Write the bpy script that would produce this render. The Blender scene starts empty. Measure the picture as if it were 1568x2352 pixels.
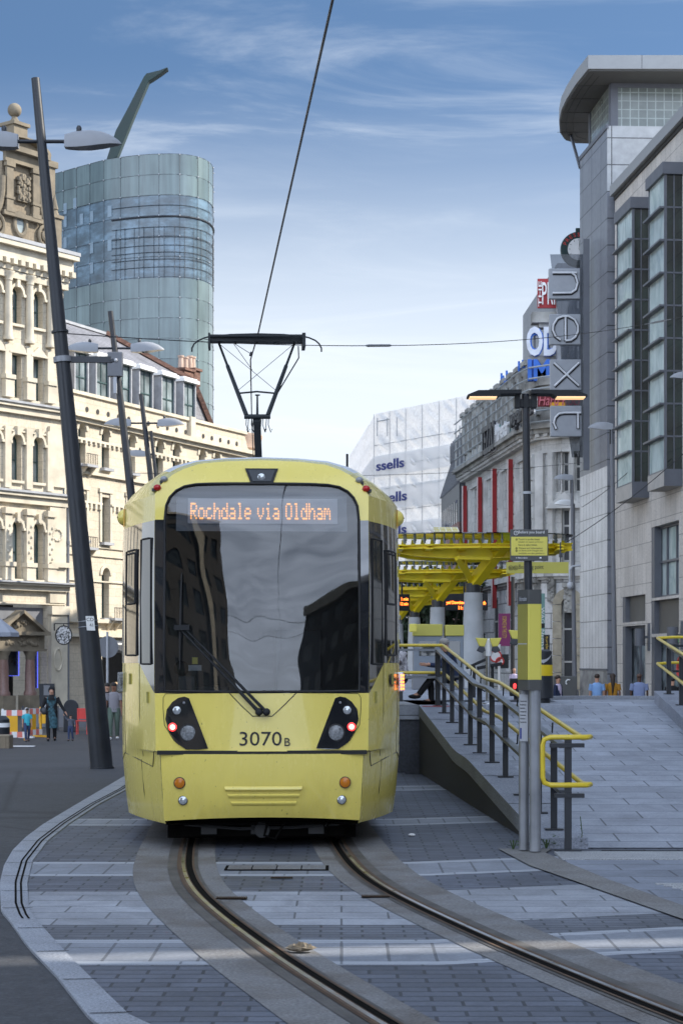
import bpy, math, random
from mathutils import Vector, Matrix
random.seed(7)
SC = bpy.context.scene
COL = SC.collection
R = math.radians
# ------------------------------------------------------------------ camera
F = 4200.0          # focal length in units of a 1568 x 2352 view of the picture
CX, HY, CAMZ = 784.0, 1515.0, 1.7
cam = bpy.data.cameras.new('camera')
cam.sensor_fit = 'AUTO'; cam.sensor_width = 36.0
cam.lens = 36.0 * F / 2352.0
cam.shift_y = (HY - 1176.0) / 2352.0
cam.clip_start = 0.5; cam.clip_end = 6000
cam.dof.use_dof = True; cam.dof.focus_distance = 16.6; cam.dof.aperture_fstop = 8.0
camo = bpy.data.objects.new('camera', cam); COL.objects.link(camo)
camo.location = (0, 0, CAMZ); camo.rotation_euler = (R(90), 0, 0)
SC.camera = camo
# ------------------------------------------------------------------ exposure, sun, sky
SC.view_settings.view_transform = 'Standard'
SC.view_settings.look = 'None'
SC.view_settings.exposure = 1.15
SC.view_settings.gamma = 1.0
SC.cycles.use_denoising = True
SC.cycles.max_bounces = 8
SC.cycles.transparent_max_bounces = 16
SC.cycles.sample_clamp_indirect = 6
SUN_EL, SUN_AZ = R(36), (0.985, 0.17)      # elevation; direction towards the sun in plan
sl = bpy.data.lights.new('sun', 'SUN'); sl.energy = 3.6; sl.angle = R(0.5); sl.color = (1.0, 0.94, 0.84)
so = bpy.data.objects.new('sun', sl); COL.objects.link(so)
sd = Vector((SUN_AZ[0] * math.cos(SUN_EL), SUN_AZ[1] * math.cos(SUN_EL), math.sin(SUN_EL)))
so.rotation_euler = sd.to_track_quat('Z', 'Y').to_euler()
so.location = (30, 0, 60)
W = bpy.data.worlds.new('World'); SC.world = W; W.use_nodes = True
def world():
    nt = W.node_tree; N = nt.nodes; L = nt.links
    for n in list(N): N.remove(n)
    def nd(t, **k):
        n = N.new(t)
        for a, b in k.items(): setattr(n, a, b)
        return n
    out = nd('ShaderNodeOutputWorld'); bg = nd('ShaderNodeBackground')
    bg.inputs[1].default_value = 0.12
    tc = nd('ShaderNodeTexCoord')
    # the sky deepens quickly above the roofs
    mp = nd('ShaderNodeMapping'); mp.vector_type = 'TEXTURE'
    mp.inputs['Scale'].default_value = (1, 1, 0.36)
    L.new(tc.outputs['Generated'], mp.inputs[0])
    nm = nd('ShaderNodeVectorMath', operation='NORMALIZE'); L.new(mp.outputs[0], nm.inputs[0])
    sky = nd('ShaderNodeTexSky'); sky.sky_type = 'NISHITA'; sky.sun_disc = False
    sky.sun_elevation = SUN_EL
    sky.sun_rotation = math.atan2(SUN_AZ[0], SUN_AZ[1])
    sky.altitude = 50; sky.air_density = 1.25; sky.dust_density = 0.6; sky.ozone_density = 2.2
    L.new(nm.outputs[0], sky.inputs[0])
    # cirrus: noise on a high flat layer
    sep = nd('ShaderNodeSeparateXYZ'); L.new(tc.outputs['Generated'], sep.inputs[0])
    zz = nd('ShaderNodeMath', operation='MAXIMUM'); L.new(sep.outputs[2], zz.inputs[0]); zz.inputs[1].default_value = 0.0
    za = nd('ShaderNodeMath', operation='ADD'); L.new(zz.outputs[0], za.inputs[0]); za.inputs[1].default_value = 0.10
    dv = nd('ShaderNodeVectorMath', operation='DIVIDE'); L.new(tc.outputs['Generated'], dv.inputs[0])
    cb = nd('ShaderNodeCombineXYZ')
    for i in range(3): L.new(za.outputs[0], cb.inputs[i])
    L.new(cb.outputs[0], dv.inputs[1])
    m2 = nd('ShaderNodeMapping'); m2.inputs['Scale'].default_value = (0.75, 1.5, 0.0); m2.inputs['Rotation'].default_value = (0, 0, R(24)); m2.inputs['Location'].default_value = (1.3, 2.1, 0)
    L.new(dv.outputs[0], m2.inputs[0])
    n1 = nd('ShaderNodeTexNoise'); n1.inputs['Scale'].default_value = 1.7; n1.inputs['Detail'].default_value = 10; n1.inputs['Roughness'].default_value = 0.62; n1.inputs['Distortion'].default_value = 0.9
    L.new(m2.outputs[0], n1.inputs['Vector'])
    rp = nd('ShaderNodeValToRGB'); rp.color_ramp.elements[0].position = 0.42; rp.color_ramp.elements[1].position = 0.92
    rp.color_ramp.interpolation = 'EASE'
    L.new(n1.outputs[0], rp.inputs[0])
    mul = nd('ShaderNodeMath', operation='MULTIPLY'); L.new(rp.outputs[0], mul.inputs[0]); mul.inputs[1].default_value = 0.60
    # milky veil near the horizon
    vr = nd('ShaderNodeMapRange'); L.new(sep.outputs[2], vr.inputs[0])
    vr.inputs[1].default_value = 0.315; vr.inputs[2].default_value = 0.125; vr.inputs[3].default_value = 0.0; vr.inputs[4].default_value = 0.90
    vr.interpolation_type = 'SMOOTHSTEP'
    mx = nd('ShaderNodeMath', operation='MAXIMUM'); L.new(mul.outputs[0], mx.inputs[0]); L.new(vr.outputs[0], mx.inputs[1])
    ad = nd('ShaderNodeMath', operation='ADD'); ad.use_clamp = True
    ms = nd('ShaderNodeMath', operation='MULTIPLY'); L.new(mul.outputs[0], ms.inputs[0]); ms.inputs[1].default_value = 0.4
    L.new(mx.outputs[0], ad.inputs[0]); L.new(ms.outputs[0], ad.inputs[1])
    mix = nd('ShaderNodeMix'); mix.data_type = 'RGBA'
    dk = nd('ShaderNodeMix'); dk.data_type = 'RGBA'; dk.blend_type = 'MULTIPLY'; dk.inputs['Factor'].default_value = 1.0; L.new(sky.outputs[0], dk.inputs['A']); dk.inputs['B'].default_value = (0.47, 0.54, 0.58, 1)
    L.new(ad.outputs[0], mix.inputs['Factor']); L.new(dk.outputs['Result'], mix.inputs['A'])
    mix.inputs['B'].default_value = (3.75, 4.05, 4.4, 1)
    # bright fill light added overhead and behind the viewer, clear blue in front
    o1 = nd('ShaderNodeMapRange', interpolation_type='SMOOTHSTEP'); L.new(sep.outputs[2], o1.inputs[0]); o1.inputs[1].default_value = 0.40; o1.inputs[2].default_value = 0.80; o1.inputs[4].default_value = 0.30
    o2 = nd('ShaderNodeMapRange', interpolation_type='SMOOTHSTEP'); L.new(sep.outputs[1], o2.inputs[0]); o2.inputs[1].default_value = 0.10; o2.inputs[2].default_value = -0.75
    om = nd('ShaderNodeMath', operation='MAXIMUM'); L.new(o1.outputs[0], om.inputs[0]); L.new(o2.outputs[0], om.inputs[1])
    on = nd('ShaderNodeMapRange'); L.new(n1.outputs[0], on.inputs[0]); on.inputs[1].default_value = 0.34; on.inputs[2].default_value = 0.68; on.inputs[3].default_value = 0.50; on.inputs[4].default_value = 1.0
    of = nd('ShaderNodeMath', operation='MULTIPLY'); L.new(om.outputs[0], of.inputs[0]); L.new(on.outputs[0], of.inputs[1])
    mb_ = nd('ShaderNodeMix'); mb_.data_type = 'RGBA'; L.new(of.outputs[0], mb_.inputs['Factor']); L.new(mix.outputs['Result'], mb_.inputs['A']); mb_.inputs['B'].default_value = (9.1, 10.5, 13.0, 1)
    L.new(mb_.outputs['Result'], bg.inputs[0]); L.new(bg.outputs[0], out.inputs[0])
world()

# ------------------------------------------------------------------ measuring helpers
def P(vx, vy, D):
    return Vector(((vx - CX) / F * D, D, CAMZ - (vy - HY) / F * D))
def gx(vx, D): return (vx - CX) / F * D
def gz(vy, D): return CAMZ - (vy - HY) / F * D
def lerp(a, b, t): return a + (b - a) * t
def interp(pts, x):
    if x <= pts[0][0]: return pts[0][1]
    for (a, fa), (b, fb) in zip(pts, pts[1:]):
        if x <= b: return lerp(fa, fb, (x - a) / (b - a))
    return pts[-1][1]
def smooth(a, b, x):
    t = min(1, max(0, (x - a) / (b - a))); return t * t * (3 - 2 * t)

# ------------------------------------------------------------------ materials
MATS = {}
class NT:
    def __init__(s, name):
        s.m = bpy.data.materials.new(name); s.m.use_nodes = True
        s.t = s.m.node_tree; s.N = s.t.nodes; s.L = s.t.links
        s.b = s.N['Principled BSDF']
    def n(s, t, **k):
        x = s.N.new(t)
        for a, b in k.items(): setattr(x, a, b)
        return x
    def l(s, a, b): s.L.new(a, b)
    def uv(s, sc=(1, 1, 1), rot=0):
        tc = s.n('ShaderNodeTexCoord'); mp = s.n('ShaderNodeMapping')
        mp.inputs['Scale'].default_value = sc; mp.inputs['Rotation'].default_value = (0, 0, rot)
        s.l(tc.outputs['UV'], mp.inputs[0]); return mp.outputs[0]
    def obj(s, sc=(1, 1, 1)):
        tc = s.n('ShaderNodeTexCoord'); mp = s.n('ShaderNodeMapping')
        mp.inputs['Scale'].default_value = sc
        s.l(tc.outputs['Object'], mp.inputs[0]); return mp.outputs[0]
    def noise(s, vec, scale, detail=4, rough=0.55, dist=0):
        x = s.n('ShaderNodeTexNoise'); x.inputs['Scale'].default_value = scale; x.inputs['Detail'].default_value = detail
        x.inputs['Roughness'].default_value = rough; x.inputs['Distortion'].default_value = dist
        s.l(vec, x.inputs['Vector']); return x.outputs[0]
    def ramp(s, fac, *stops):
        x = s.n('ShaderNodeValToRGB'); e = x.color_ramp.elements
        while len(e) < len(stops): e.new(0.5)
        for el, (p, c) in zip(e, stops):
            el.position = p; el.color = (c, c, c, 1) if isinstance(c, (int, float)) else (*c[:3], 1)
        s.l(fac, x.inputs[0]); return x.outputs[0]
    def mul(s, a, b, f=1.0, mode='MULTIPLY'):
        x = s.n('ShaderNodeMix'); x.data_type = 'RGBA'; x.blend_type = mode
        for k, v in (('A', a), ('B', b), ('Factor', f)):
            if isinstance(v, bpy.types.NodeSocket): s.l(v, x.inputs[k])
            elif k == 'Factor': x.inputs[k].default_value = v
            else: x.inputs[k].default_value = (*v[:3], 1)
        return x.outputs['Result']
    def bump(s, h, strength=0.3, dist=0.02):
        x = s.n('ShaderNodeBump'); x.inputs['Strength'].default_value = strength; x.inputs['Distance'].default_value = dist
        s.l(h, x.inputs['Height']); s.l(x.outputs[0], s.b.inputs['Normal']); return x
    def col(s, sock): s.l(sock, s.b.inputs['Base Color'])
    def rough(s, sock): s.l(sock, s.b.inputs['Roughness'])
def reg(nt): MATS[nt.m.name] = nt.m; return nt.m
def plain(name, c, rough=0.5, metal=0.0, var=0.12, vs=3.0, bump=0.0, bs=40, spec=0.5, coat=0.0):
    t = NT(name); b = t.b
    b.inputs['Roughness'].default_value = rough; b.inputs['Metallic'].default_value = metal
    b.inputs['Specular IOR Level'].default_value = spec
    if coat: b.inputs['Coat Weight'].default_value = coat; b.inputs['Coat Roughness'].default_value = 0.03
    v = t.obj()
    n = t.noise(v, vs, 5)
    t.col(t.mul(c, t.ramp(n, (0.3, 1 - var), (0.7, 1 + var * 0.5))))
    t.rough(t.ramp(n, (0.3, max(0, rough - 0.06)), (0.7, min(1, rough + 0.1))))
    if bump: t.bump(t.noise(v, bs, 4), bump, 0.01)
    return reg(t)
def emit(name, c, s):
    t = NT(name); t.b.inputs['Base Color'].default_value = (*c, 1); t.b.inputs['Emission Color'].default_value = (*c, 1)
    t.b.inputs['Emission Strength'].default_value = s; return reg(t)
def blocks(name, c, bw, bh, mortar=0.012, mc=0.5, var=0.10, rough=0.8, off=0.5, stain=0.25, bumpk=0.4, grain=60, sq=1.0, streak=0.0, dirt=(0.55, 0.5, 0.42), spots=0.0):
    """stone / paving laid in courses; UVs are in metres"""
    t = NT(name); uv = t.uv()
    br = t.n('ShaderNodeTexBrick'); t.l(uv, br.inputs['Vector'])
    br.offset = off; br.squash = sq
    br.inputs['Scale'].default_value = 1.0; br.inputs['Brick Width'].default_value = bw; br.inputs['Row Height'].default_value = bh
    br.inputs['Mortar Size'].default_value = mortar; br.inputs['Mortar Smooth'].default_value = 0.15; br.inputs['Bias'].default_value = 0.0
    c1 = [min(1, x * (1 + var)) for x in c]; c2 = [x * (1 - var) for x in c]
    br.inputs['Color1'].default_value = (*c1, 1); br.inputs['Color2'].default_value = (*c2, 1)
    br.inputs['Mortar'].default_value = (*[x * mc for x in c], 1)
    col = br.outputs['Color']
    n = t.noise(uv, 0.55, 6, 0.6); col = t.mul(col, t.ramp(n, (0.28, 1 - stain), (0.7, 1.06)))
    g = t.noise(uv, grain, 3); col = t.mul(col, t.ramp(g, (0.3, 0.86), (0.7, 1.1)))
    if spots:
        vo = t.n('ShaderNodeTexVoronoi'); vo.inputs['Scale'].default_value = 3.2; vo.inputs['Randomness'].default_value = 1.0; t.l(uv, vo.inputs['Vector']); col = t.mul(col, t.ramp(vo.outputs['Distance'], (0.0, .62), (.055, .68), (.075, 1.0)), spots)
        w2 = t.noise(uv, 2.1, 6, .7, .8); col = t.mul(col, t.ramp(w2, (.36, .80), (.62, 1.06)))
    if streak:
        sv = t.uv((2.2, 0.16, 1)); s = t.noise(sv, 1.6, 5, 0.65)
        col = t.mul(col, dirt, t.ramp(s, (0.52, 0.0), (0.74, streak)))
    t.col(col); t.b.inputs['Roughness'].default_value = rough
    hm = t.mul(br.outputs['Fac'], (1, 1, 1), 1.0, 'DIFFERENCE')
    hh = t.mul(hm, g, 0.25)
    t.bump(hh, bumpk, 0.01)
    return reg(t)
def glass_dark(name, tint=(0.02, 0.025, 0.03), rough=0.03, wob=0.0, var=0.5):
    """window glass in front of a dark room; pale tints hold a painted reflection"""
    t = NT(name); t.b.inputs['Roughness'].default_value = rough
    t.b.inputs['Specular IOR Level'].default_value = 0.9; t.b.inputs['IOR'].default_value = 1.55
    n = t.noise(t.obj(), 0.9, 2)
    t.col(t.mul(tint, t.ramp(n, (0.35, 1 - var), (0.65, 1 + var))))
    if wob: t.bump(t.noise(t.obj(), 1.3, 2), wob, 0.05)
    return reg(t)
def glass_clear(name, tint=(0.8, 0.9, 0.88), refl=1.5, base=0.0, wob=0.0):
    t = NT(name); t.N.remove(t.b)
    tr = t.n('ShaderNodeBsdfTransparent'); tr.inputs[0].default_value = (*tint, 1)
    gl = t.n('ShaderNodeBsdfGlossy'); gl.inputs['Roughness'].default_value = 0.02
    if wob:
        bp = t.n('ShaderNodeBump'); bp.inputs['Strength'].default_value = wob; bp.inputs['Distance'].default_value = .1; t.l(t.noise(t.obj((1.0, 1.0, .55)), 1.5, 1, .4, .6), bp.inputs['Height']); t.l(bp.outputs[0], gl.inputs['Normal'])
    fr = t.n('ShaderNodeFresnel'); fr.inputs[0].default_value = refl
    fac = fr.outputs[0]
    if base:
        m = t.n('ShaderNodeMath', operation='ADD'); m.use_clamp = True; t.l(fac, m.inputs[0]); m.inputs[1].default_value = base; fac = m.outputs[0]
    mx = t.n('ShaderNodeMixShader'); t.l(fac, mx.inputs[0]); t.l(tr.outputs[0], mx.inputs[1]); t.l(gl.outputs[0], mx.inputs[2])
    t.l(mx.outputs[0], t.N['Material Output'].inputs[0]); t.b = None
    return reg(t)

# ------------------------------------------------------------------ mesh builder
class MB:
    def __init__(s): s.v = []; s.f = []; s.m = []; s.cur = 0
    def vert(s, p): s.v.append(tuple(p)); return len(s.v) - 1
    def face(s, pts, m=None):
        i = [s.vert(p) for p in pts]; s.f.append(i); s.m.append(s.cur if m is None else m); return s
    def box(s, a, b, M=None, m=None):
        x0, y0, z0 = a; x1, y1, z1 = b
        c = [(x0, y0, z0), (x1, y0, z0), (x1, y1, z0), (x0, y1, z0), (x0, y0, z1), (x1, y0, z1), (x1, y1, z1), (x0, y1, z1)]
        if M is not None: c = [M @ Vector(p) for p in c]
        k = len(s.v); s.v += [tuple(p) for p in c]
        for f in ((0, 3, 2, 1), (4, 5, 6, 7), (0, 1, 5, 4), (1, 2, 6, 5), (2, 3, 7, 6), (3, 0, 4, 7)):
            s.f.append([k + j for j in f]); s.m.append(s.cur if m is None else m)
        return s
    def beam(s, p, q, w, h, up=(0, 0, 1), m=None):
        p = Vector(p); q = Vector(q); d = q - p; L = d.length; d.normalize()
        u = Vector(up); sx = d.cross(u)
        if sx.length < 1e-4: sx = d.cross(Vector((1, 0, 0)))
        sx.normalize(); u = sx.cross(d)
        M = Matrix((( sx.x, d.x, u.x, p.x), (sx.y, d.y, u.y, p.y), (sx.z, d.z, u.z, p.z), (0, 0, 0, 1)))
        return s.box((-w / 2, 0, -h / 2), (w / 2, L, h / 2), M, m)
    def tube(s, path, r, n=10, caps=True, m=None, closed=False):
        path = [Vector(p) for p in path]; k = len(path)
        rr = r if isinstance(r, (list, tuple)) else [r] * k
        rings = []; prev = None
        for i, p in enumerate(path):
            if closed: d = path[(i + 1) % k] - path[i - 1]
            else: d = path[min(i + 1, k - 1)] - path[max(i - 1, 0)]
            d.normalize()
            if prev is None:
                a = d.cross(Vector((0, 0, 1)))
                if a.length < 1e-3: a = d.cross(Vector((1, 0, 0)))
            else: a = prev - d * prev.dot(d)
            a.normalize(); prev = a; b = d.cross(a)
            rings.append([s.vert(p + (a * math.cos(2 * math.pi * j / n) + b * math.sin(2 * math.pi * j / n)) * rr[i]) for j in range(n)])
        mi = s.cur if m is None else m
        for i in range(k if closed else k - 1):
            A, B = rings[i], rings[(i + 1) % k]
            for j in range(n):
                s.f.append([A[j], B[j], B[(j + 1) % n], A[(j + 1) % n]]); s.m.append(mi)
        if caps and not closed:
            s.f.append(rings[0][:]); s.m.append(mi); s.f.append(rings[-1][::-1]); s.m.append(mi)
        return s
    def cyl(s, p, q, r0, r1=None, n=16, m=None):
        return s.tube([p, q], [r0, r0 if r1 is None else r1], n, True, m)
    def lathe(s, c, prof, n=20, m=None, sx=1.0, sy=1.0, M=None):
        c = Vector(c); rings = []; mi = s.cur if m is None else m
        for r, z in prof:
            ring = []
            for j in range(n):
                a = 2 * math.pi * j / n
                p = Vector((r * sx * math.cos(a), r * sy * math.sin(a), z))
                if M is not None: p = M @ p
                ring.append(s.vert(c + p))
            rings.append(ring)
        for A, B in zip(rings, rings[1:]):
            for j in range(n):
                s.f.append([A[j], A[(j + 1) % n], B[(j + 1) % n], B[j]]); s.m.append(mi)
        s.f.append(rings[0][::-1]); s.m.append(mi); s.f.append(rings[-1][:]); s.m.append(mi)
        return s
    def grid(s, rows, m=None, flip=False):
        k = [[s.vert(p) for p in r] for r in rows]
        for i in range(len(k) - 1):
            for j in range(len(k[0]) - 1):
                q = [k[i][j], k[i][j + 1], k[i + 1][j + 1], k[i + 1][j]]
                s.f.append(q[::-1] if flip else q)
                s.m.append(m(i, j) if callable(m) else (s.cur if m is None else m))
        return s
    def prism(s, poly, M, d, m=None):
        """polygon in the local xy plane pushed from z=0 to z=d, through matrix M"""
        n = len(poly); mi = s.cur if m is None else m
        A = [s.vert(M @ Vector((x, y, 0))) for x, y in poly]; B = [s.vert(M @ Vector((x, y, d))) for x, y in poly]
        s.f.append(A[::-1]); s.m.append(mi); s.f.append(B); s.m.append(mi)
        for i in range(n): s.f.append([A[i], A[(i + 1) % n], B[(i + 1) % n], B[i]]); s.m.append(mi)
        return s
    def sphere(s, c, r, n=14, k=9, m=None, M=None):
        rx, ry, rz = r if isinstance(r, (tuple, list)) else (r, r, r)
        prof = [(max(1e-4, math.sin(math.pi * i / k)), -math.cos(math.pi * i / k)) for i in range(k + 1)]
        c = Vector(c); rings = []; mi = s.cur if m is None else m
        for a, z in prof:
            ring = []
            for j in range(n):
                p = Vector((a * rx * math.cos(2 * math.pi * j / n), a * ry * math.sin(2 * math.pi * j / n), z * rz))
                if M is not None: p = M @ p
                ring.append(s.vert(c + p))
            rings.append(ring)
        for A, B in zip(rings, rings[1:]):
            for j in range(n): s.f.append([A[j], A[(j + 1) % n], B[(j + 1) % n], B[j]]); s.m.append(mi)
        return s
    def build(s, name, mats, parent=None, sm=None, bevel=0.0, uvf=None, clean=True, label=None, recalc=True):
        me = bpy.data.meshes.new(name); me.from_pydata(s.v, [], s.f)
        if not isinstance(mats, (list, tuple)): mats = [mats]
        for k in mats: me.materials.append(MATS[k] if isinstance(k, str) else k)
        for p, i in zip(me.polygons, s.m): p.material_index = i
        if recalc:
            import bmesh
            bm = bmesh.new(); bm.from_mesh(me)
            bmesh.ops.recalc_face_normals(bm, faces=bm.faces); bm.to_mesh(me); bm.free()
        uvl = me.uv_layers.new(name='UVMap'); d = uvl.data
        for p in me.polygons:
            n = p.normal
            if abs(n.z) > 0.72: t = None
            else:
                t = Vector((-n.y, n.x, 0)); t.normalize()
            for li in p.loop_indices:
                co = me.vertices[me.loops[li].vertex_index].co
                if uvf: d[li].uv = uvf(co)
                elif t is None: d[li].uv = (co.x, co.y)
                else: d[li].uv = (co.x * t.x + co.y * t.y, co.z)
        if sm is not None:
            me.shade_smooth(); me.set_sharp_from_angle(angle=R(sm))
        o = bpy.data.objects.new(name, me); COL.objects.link(o)
        if bevel:
            b = o.modifiers.new('bevel', 'BEVEL'); b.width = bevel; b.segments = 2; b.limit_method = 'ANGLE'; b.angle_limit = R(40)
        if parent is not None: o.parent = parent
        if label: o['label'] = label
        return o
def thing(name, label, cat, loc=(0, 0, 0), rz=0, group=None):
    o = bpy.data.objects.new(name, None); COL.objects.link(o); o.location = loc; o.rotation_euler = (0, 0, rz)
    o.empty_display_size = 0.2
    o['label'] = label; o['category'] = cat
    if group: o['group'] = group
    return o
def tag(o, label, cat, group=None):
    o['label'] = label; o['category'] = cat
    if group: o['group'] = group
    return o
def struct(o, label, cat):
    o['kind'] = 'structure'; o['label'] = label; o['category'] = cat; return o
KIDS = {}
def dup(root, loc=None, rz=None, label=None, scale=None):
    def rec(o, par):
        c = o.copy(); COL.objects.link(c); c.parent = par
        for ch in [x for x in o.children]: rec(ch, c)
        return c
    r = rec(root, None)
    if loc is not None: r.location = loc
    if rz is not None: r.rotation_euler = (0, 0, rz)
    if label: r['label'] = label
    return r
def mat4(o, x, y, z):
    return Matrix(((x[0], y[0], z[0], o[0]), (x[1], y[1], z[1], o[1]), (x[2], y[2], z[2], o[2]), (0, 0, 0, 1)))
def text(s, size, M, mat, parent, name='lettering', ext=0.004, ax='LEFT', sx=1.0, bold=0.0, space=1.0):
    """real letters: x of M runs along the line, z of M points at the reader"""
    cu = bpy.data.curves.new(name, 'FONT'); cu.body = s; cu.size = size; cu.extrude = ext; cu.align_x = ax; cu.align_y = 'CENTER'
    cu.offset = bold; cu.resolution_u = 3; cu.space_character = space
    o = bpy.data.objects.new(name, cu); COL.objects.link(o)
    dg = bpy.context.evaluated_depsgraph_get(); dg.update()
    me = bpy.data.meshes.new_from_object(o.evaluated_get(dg))
    bpy.data.objects.remove(o); bpy.data.curves.remove(cu)
    me.name = name
    S = Matrix.Diagonal((sx, 1, 1, 1))
    me.transform(M @ S)
    me.materials.clear(); me.materials.append(MATS[mat])
    o = bpy.data.objects.new(name, me); COL.objects.link(o)
    if parent is not None: o.parent = parent
    return o
class Plane:
    """a vertical wall: s along it (to the right seen from outside), z up, o outwards"""
    def __init__(s, a, b):
        s.a = Vector((a[0], a[1], 0)); d = Vector((b[0] - a[0], b[1] - a[1], 0)); s.L = d.length; s.d = d.normalized()
        s.n = Vector((s.d.y, -s.d.x, 0))
    def pt(s, u, z, o=0.0): p = s.a + s.d * u + s.n * o; return Vector((p.x, p.y, z))
    def px(s, vx, vy, o=0.0):
        k = (vx - CX) / F; a = s.a + s.n * o
        # a.x + u d.x = k (a.y + u d.y)
        u = (k * a.y - a.x) / (s.d.x - k * s.d.y)
        D = a.y + u * s.d.y
        return u, CAMZ - (vy - HY) / F * D
    def M(s, u, z, o=0.0):
        """x along wall, y up, z outwards"""
        return mat4(s.pt(u, z, o), s.d, (0, 0, 1), s.n)
    def box(s, mb, u0, u1, z0, z1, o0, o1, m=None):
        return mb.box((u0, z0, o0), (u1, z1, o1), s.M(0, 0, 0), m)
def arch_pts(u0, u1, zs, k=10):
    c = (u0 + u1) / 2; r = (u1 - u0) / 2
    return [(c - r * math.cos(math.pi * i / k), zs + r * math.sin(math.pi * i / k)) for i in range(k + 1)]
def wall(mb, pl, u0, u1, z0, z1, ops, depth, o=0.0, m=None):
    """a wall face with real openings: ops = (u0, u1, z0, z1, arched)"""
    us = sorted({round(x, 4) for x in [u0, u1] + [q for p in ops for q in (p[0], p[1])] if u0 - 1e-6 <= x <= u1 + 1e-6})
    zs = sorted({round(x, 4) for x in [z0, z1] + [q for p in ops for q in (p[2], p[3])] if z0 - 1e-6 <= x <= z1 + 1e-6})
    for i in range(len(us) - 1):
        run = None
        for j in range(len(zs) - 1):
            cu = (us[i] + us[i + 1]) / 2; cz = (zs[j] + zs[j + 1]) / 2
            hole = any(p[0] < cu < p[1] and p[2] < cz < p[3] for p in ops)
            if not hole and run is None: run = zs[j]
            if (hole or j == len(zs) - 2) and run is not None:
                top = zs[j] if hole else zs[j + 1]
                mb.face([pl.pt(us[i], run, o), pl.pt(us[i + 1], run, o), pl.pt(us[i + 1], top, o), pl.pt(us[i], top, o)], m); run = None
    for p in ops:
        a, b, c, d, arch = p[:5]
        if arch:
            r = (b - a) / 2; zsng = d - r; ap = arch_pts(a, b, zsng)
            h = len(ap) // 2
            mb.face([pl.pt(*q, o) for q in ap[:h + 1]] + [pl.pt(a, d, o)], m)
            mb.face([pl.pt(*q, o) for q in ap[h:]] + [pl.pt(b, d, o)], m)
            line = [(a, c)] + ap + [(b, c)]
        else: line = [(a, c), (a, d), (b, d), (b, c)]
        line = line + [line[0]]
        for q, w in zip(line, line[1:]):
            mb.face([pl.pt(*q, o), pl.pt(*w, o), pl.pt(*w, o - depth), pl.pt(*q, o - depth)], m)
def window(pl, parent, u0, u1, z0, z1, o, arch=False, fm='win_frame', gm='win_glass', fw=0.06, mull=1, trans=(0.5,), fd=0.05, name='window', sub=True):
    """frame and pane set in an opening"""
    f = MB()
    zs = z1 - (u1 - u0) / 2 if arch else z1
    pl.box(f, u0, u0 + fw, z0, zs, o, o + fd); pl.box(f, u1 - fw, u1, z0, zs, o, o + fd)
    pl.box(f, u0 + fw, u1 - fw, z0, z0 + fw, o, o + fd)
    if arch:
        A = arch_pts(u0, u1, zs, 8); B = arch_pts(u0 + fw, u1 - fw, zs, 8)
        for i in range(8):
            f.prism([A[i], A[i + 1], B[i + 1], B[i]], pl.M(0, 0, o), fd)
    else: pl.box(f, u0 + fw, u1 - fw, z1 - fw, z1, o, o + fd)
    for k in range(1, mull):
        c = lerp(u0, u1, k / mull); pl.box(f, c - fw * .4, c + fw * .4, z0 + fw, (zs if arch else z1 - fw), o, o + fd * .9)
    for t in trans:
        c = lerp(z0, z1, t); pl.box(f, u0 + fw, u1 - fw, c - fw * .5, c + fw * .5, o, o + fd * .95)
    fo = f.build(name, fm, parent)
    g = MB(); zz = [(u0 + .01, z0 + .01)] + ([(a, b) for a, b in arch_pts(u0 + .01, u1 - .01, zs, 10)] if arch else [(u0 + .01, z1 - .01), (u1 - .01, z1 - .01)]) + [(u1 - .01, z0 + .01)]
    g.prism(zz, pl.M(0, 0, o - .012), .02)
    g.build('pane', gm, fo)
    return fo
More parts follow.
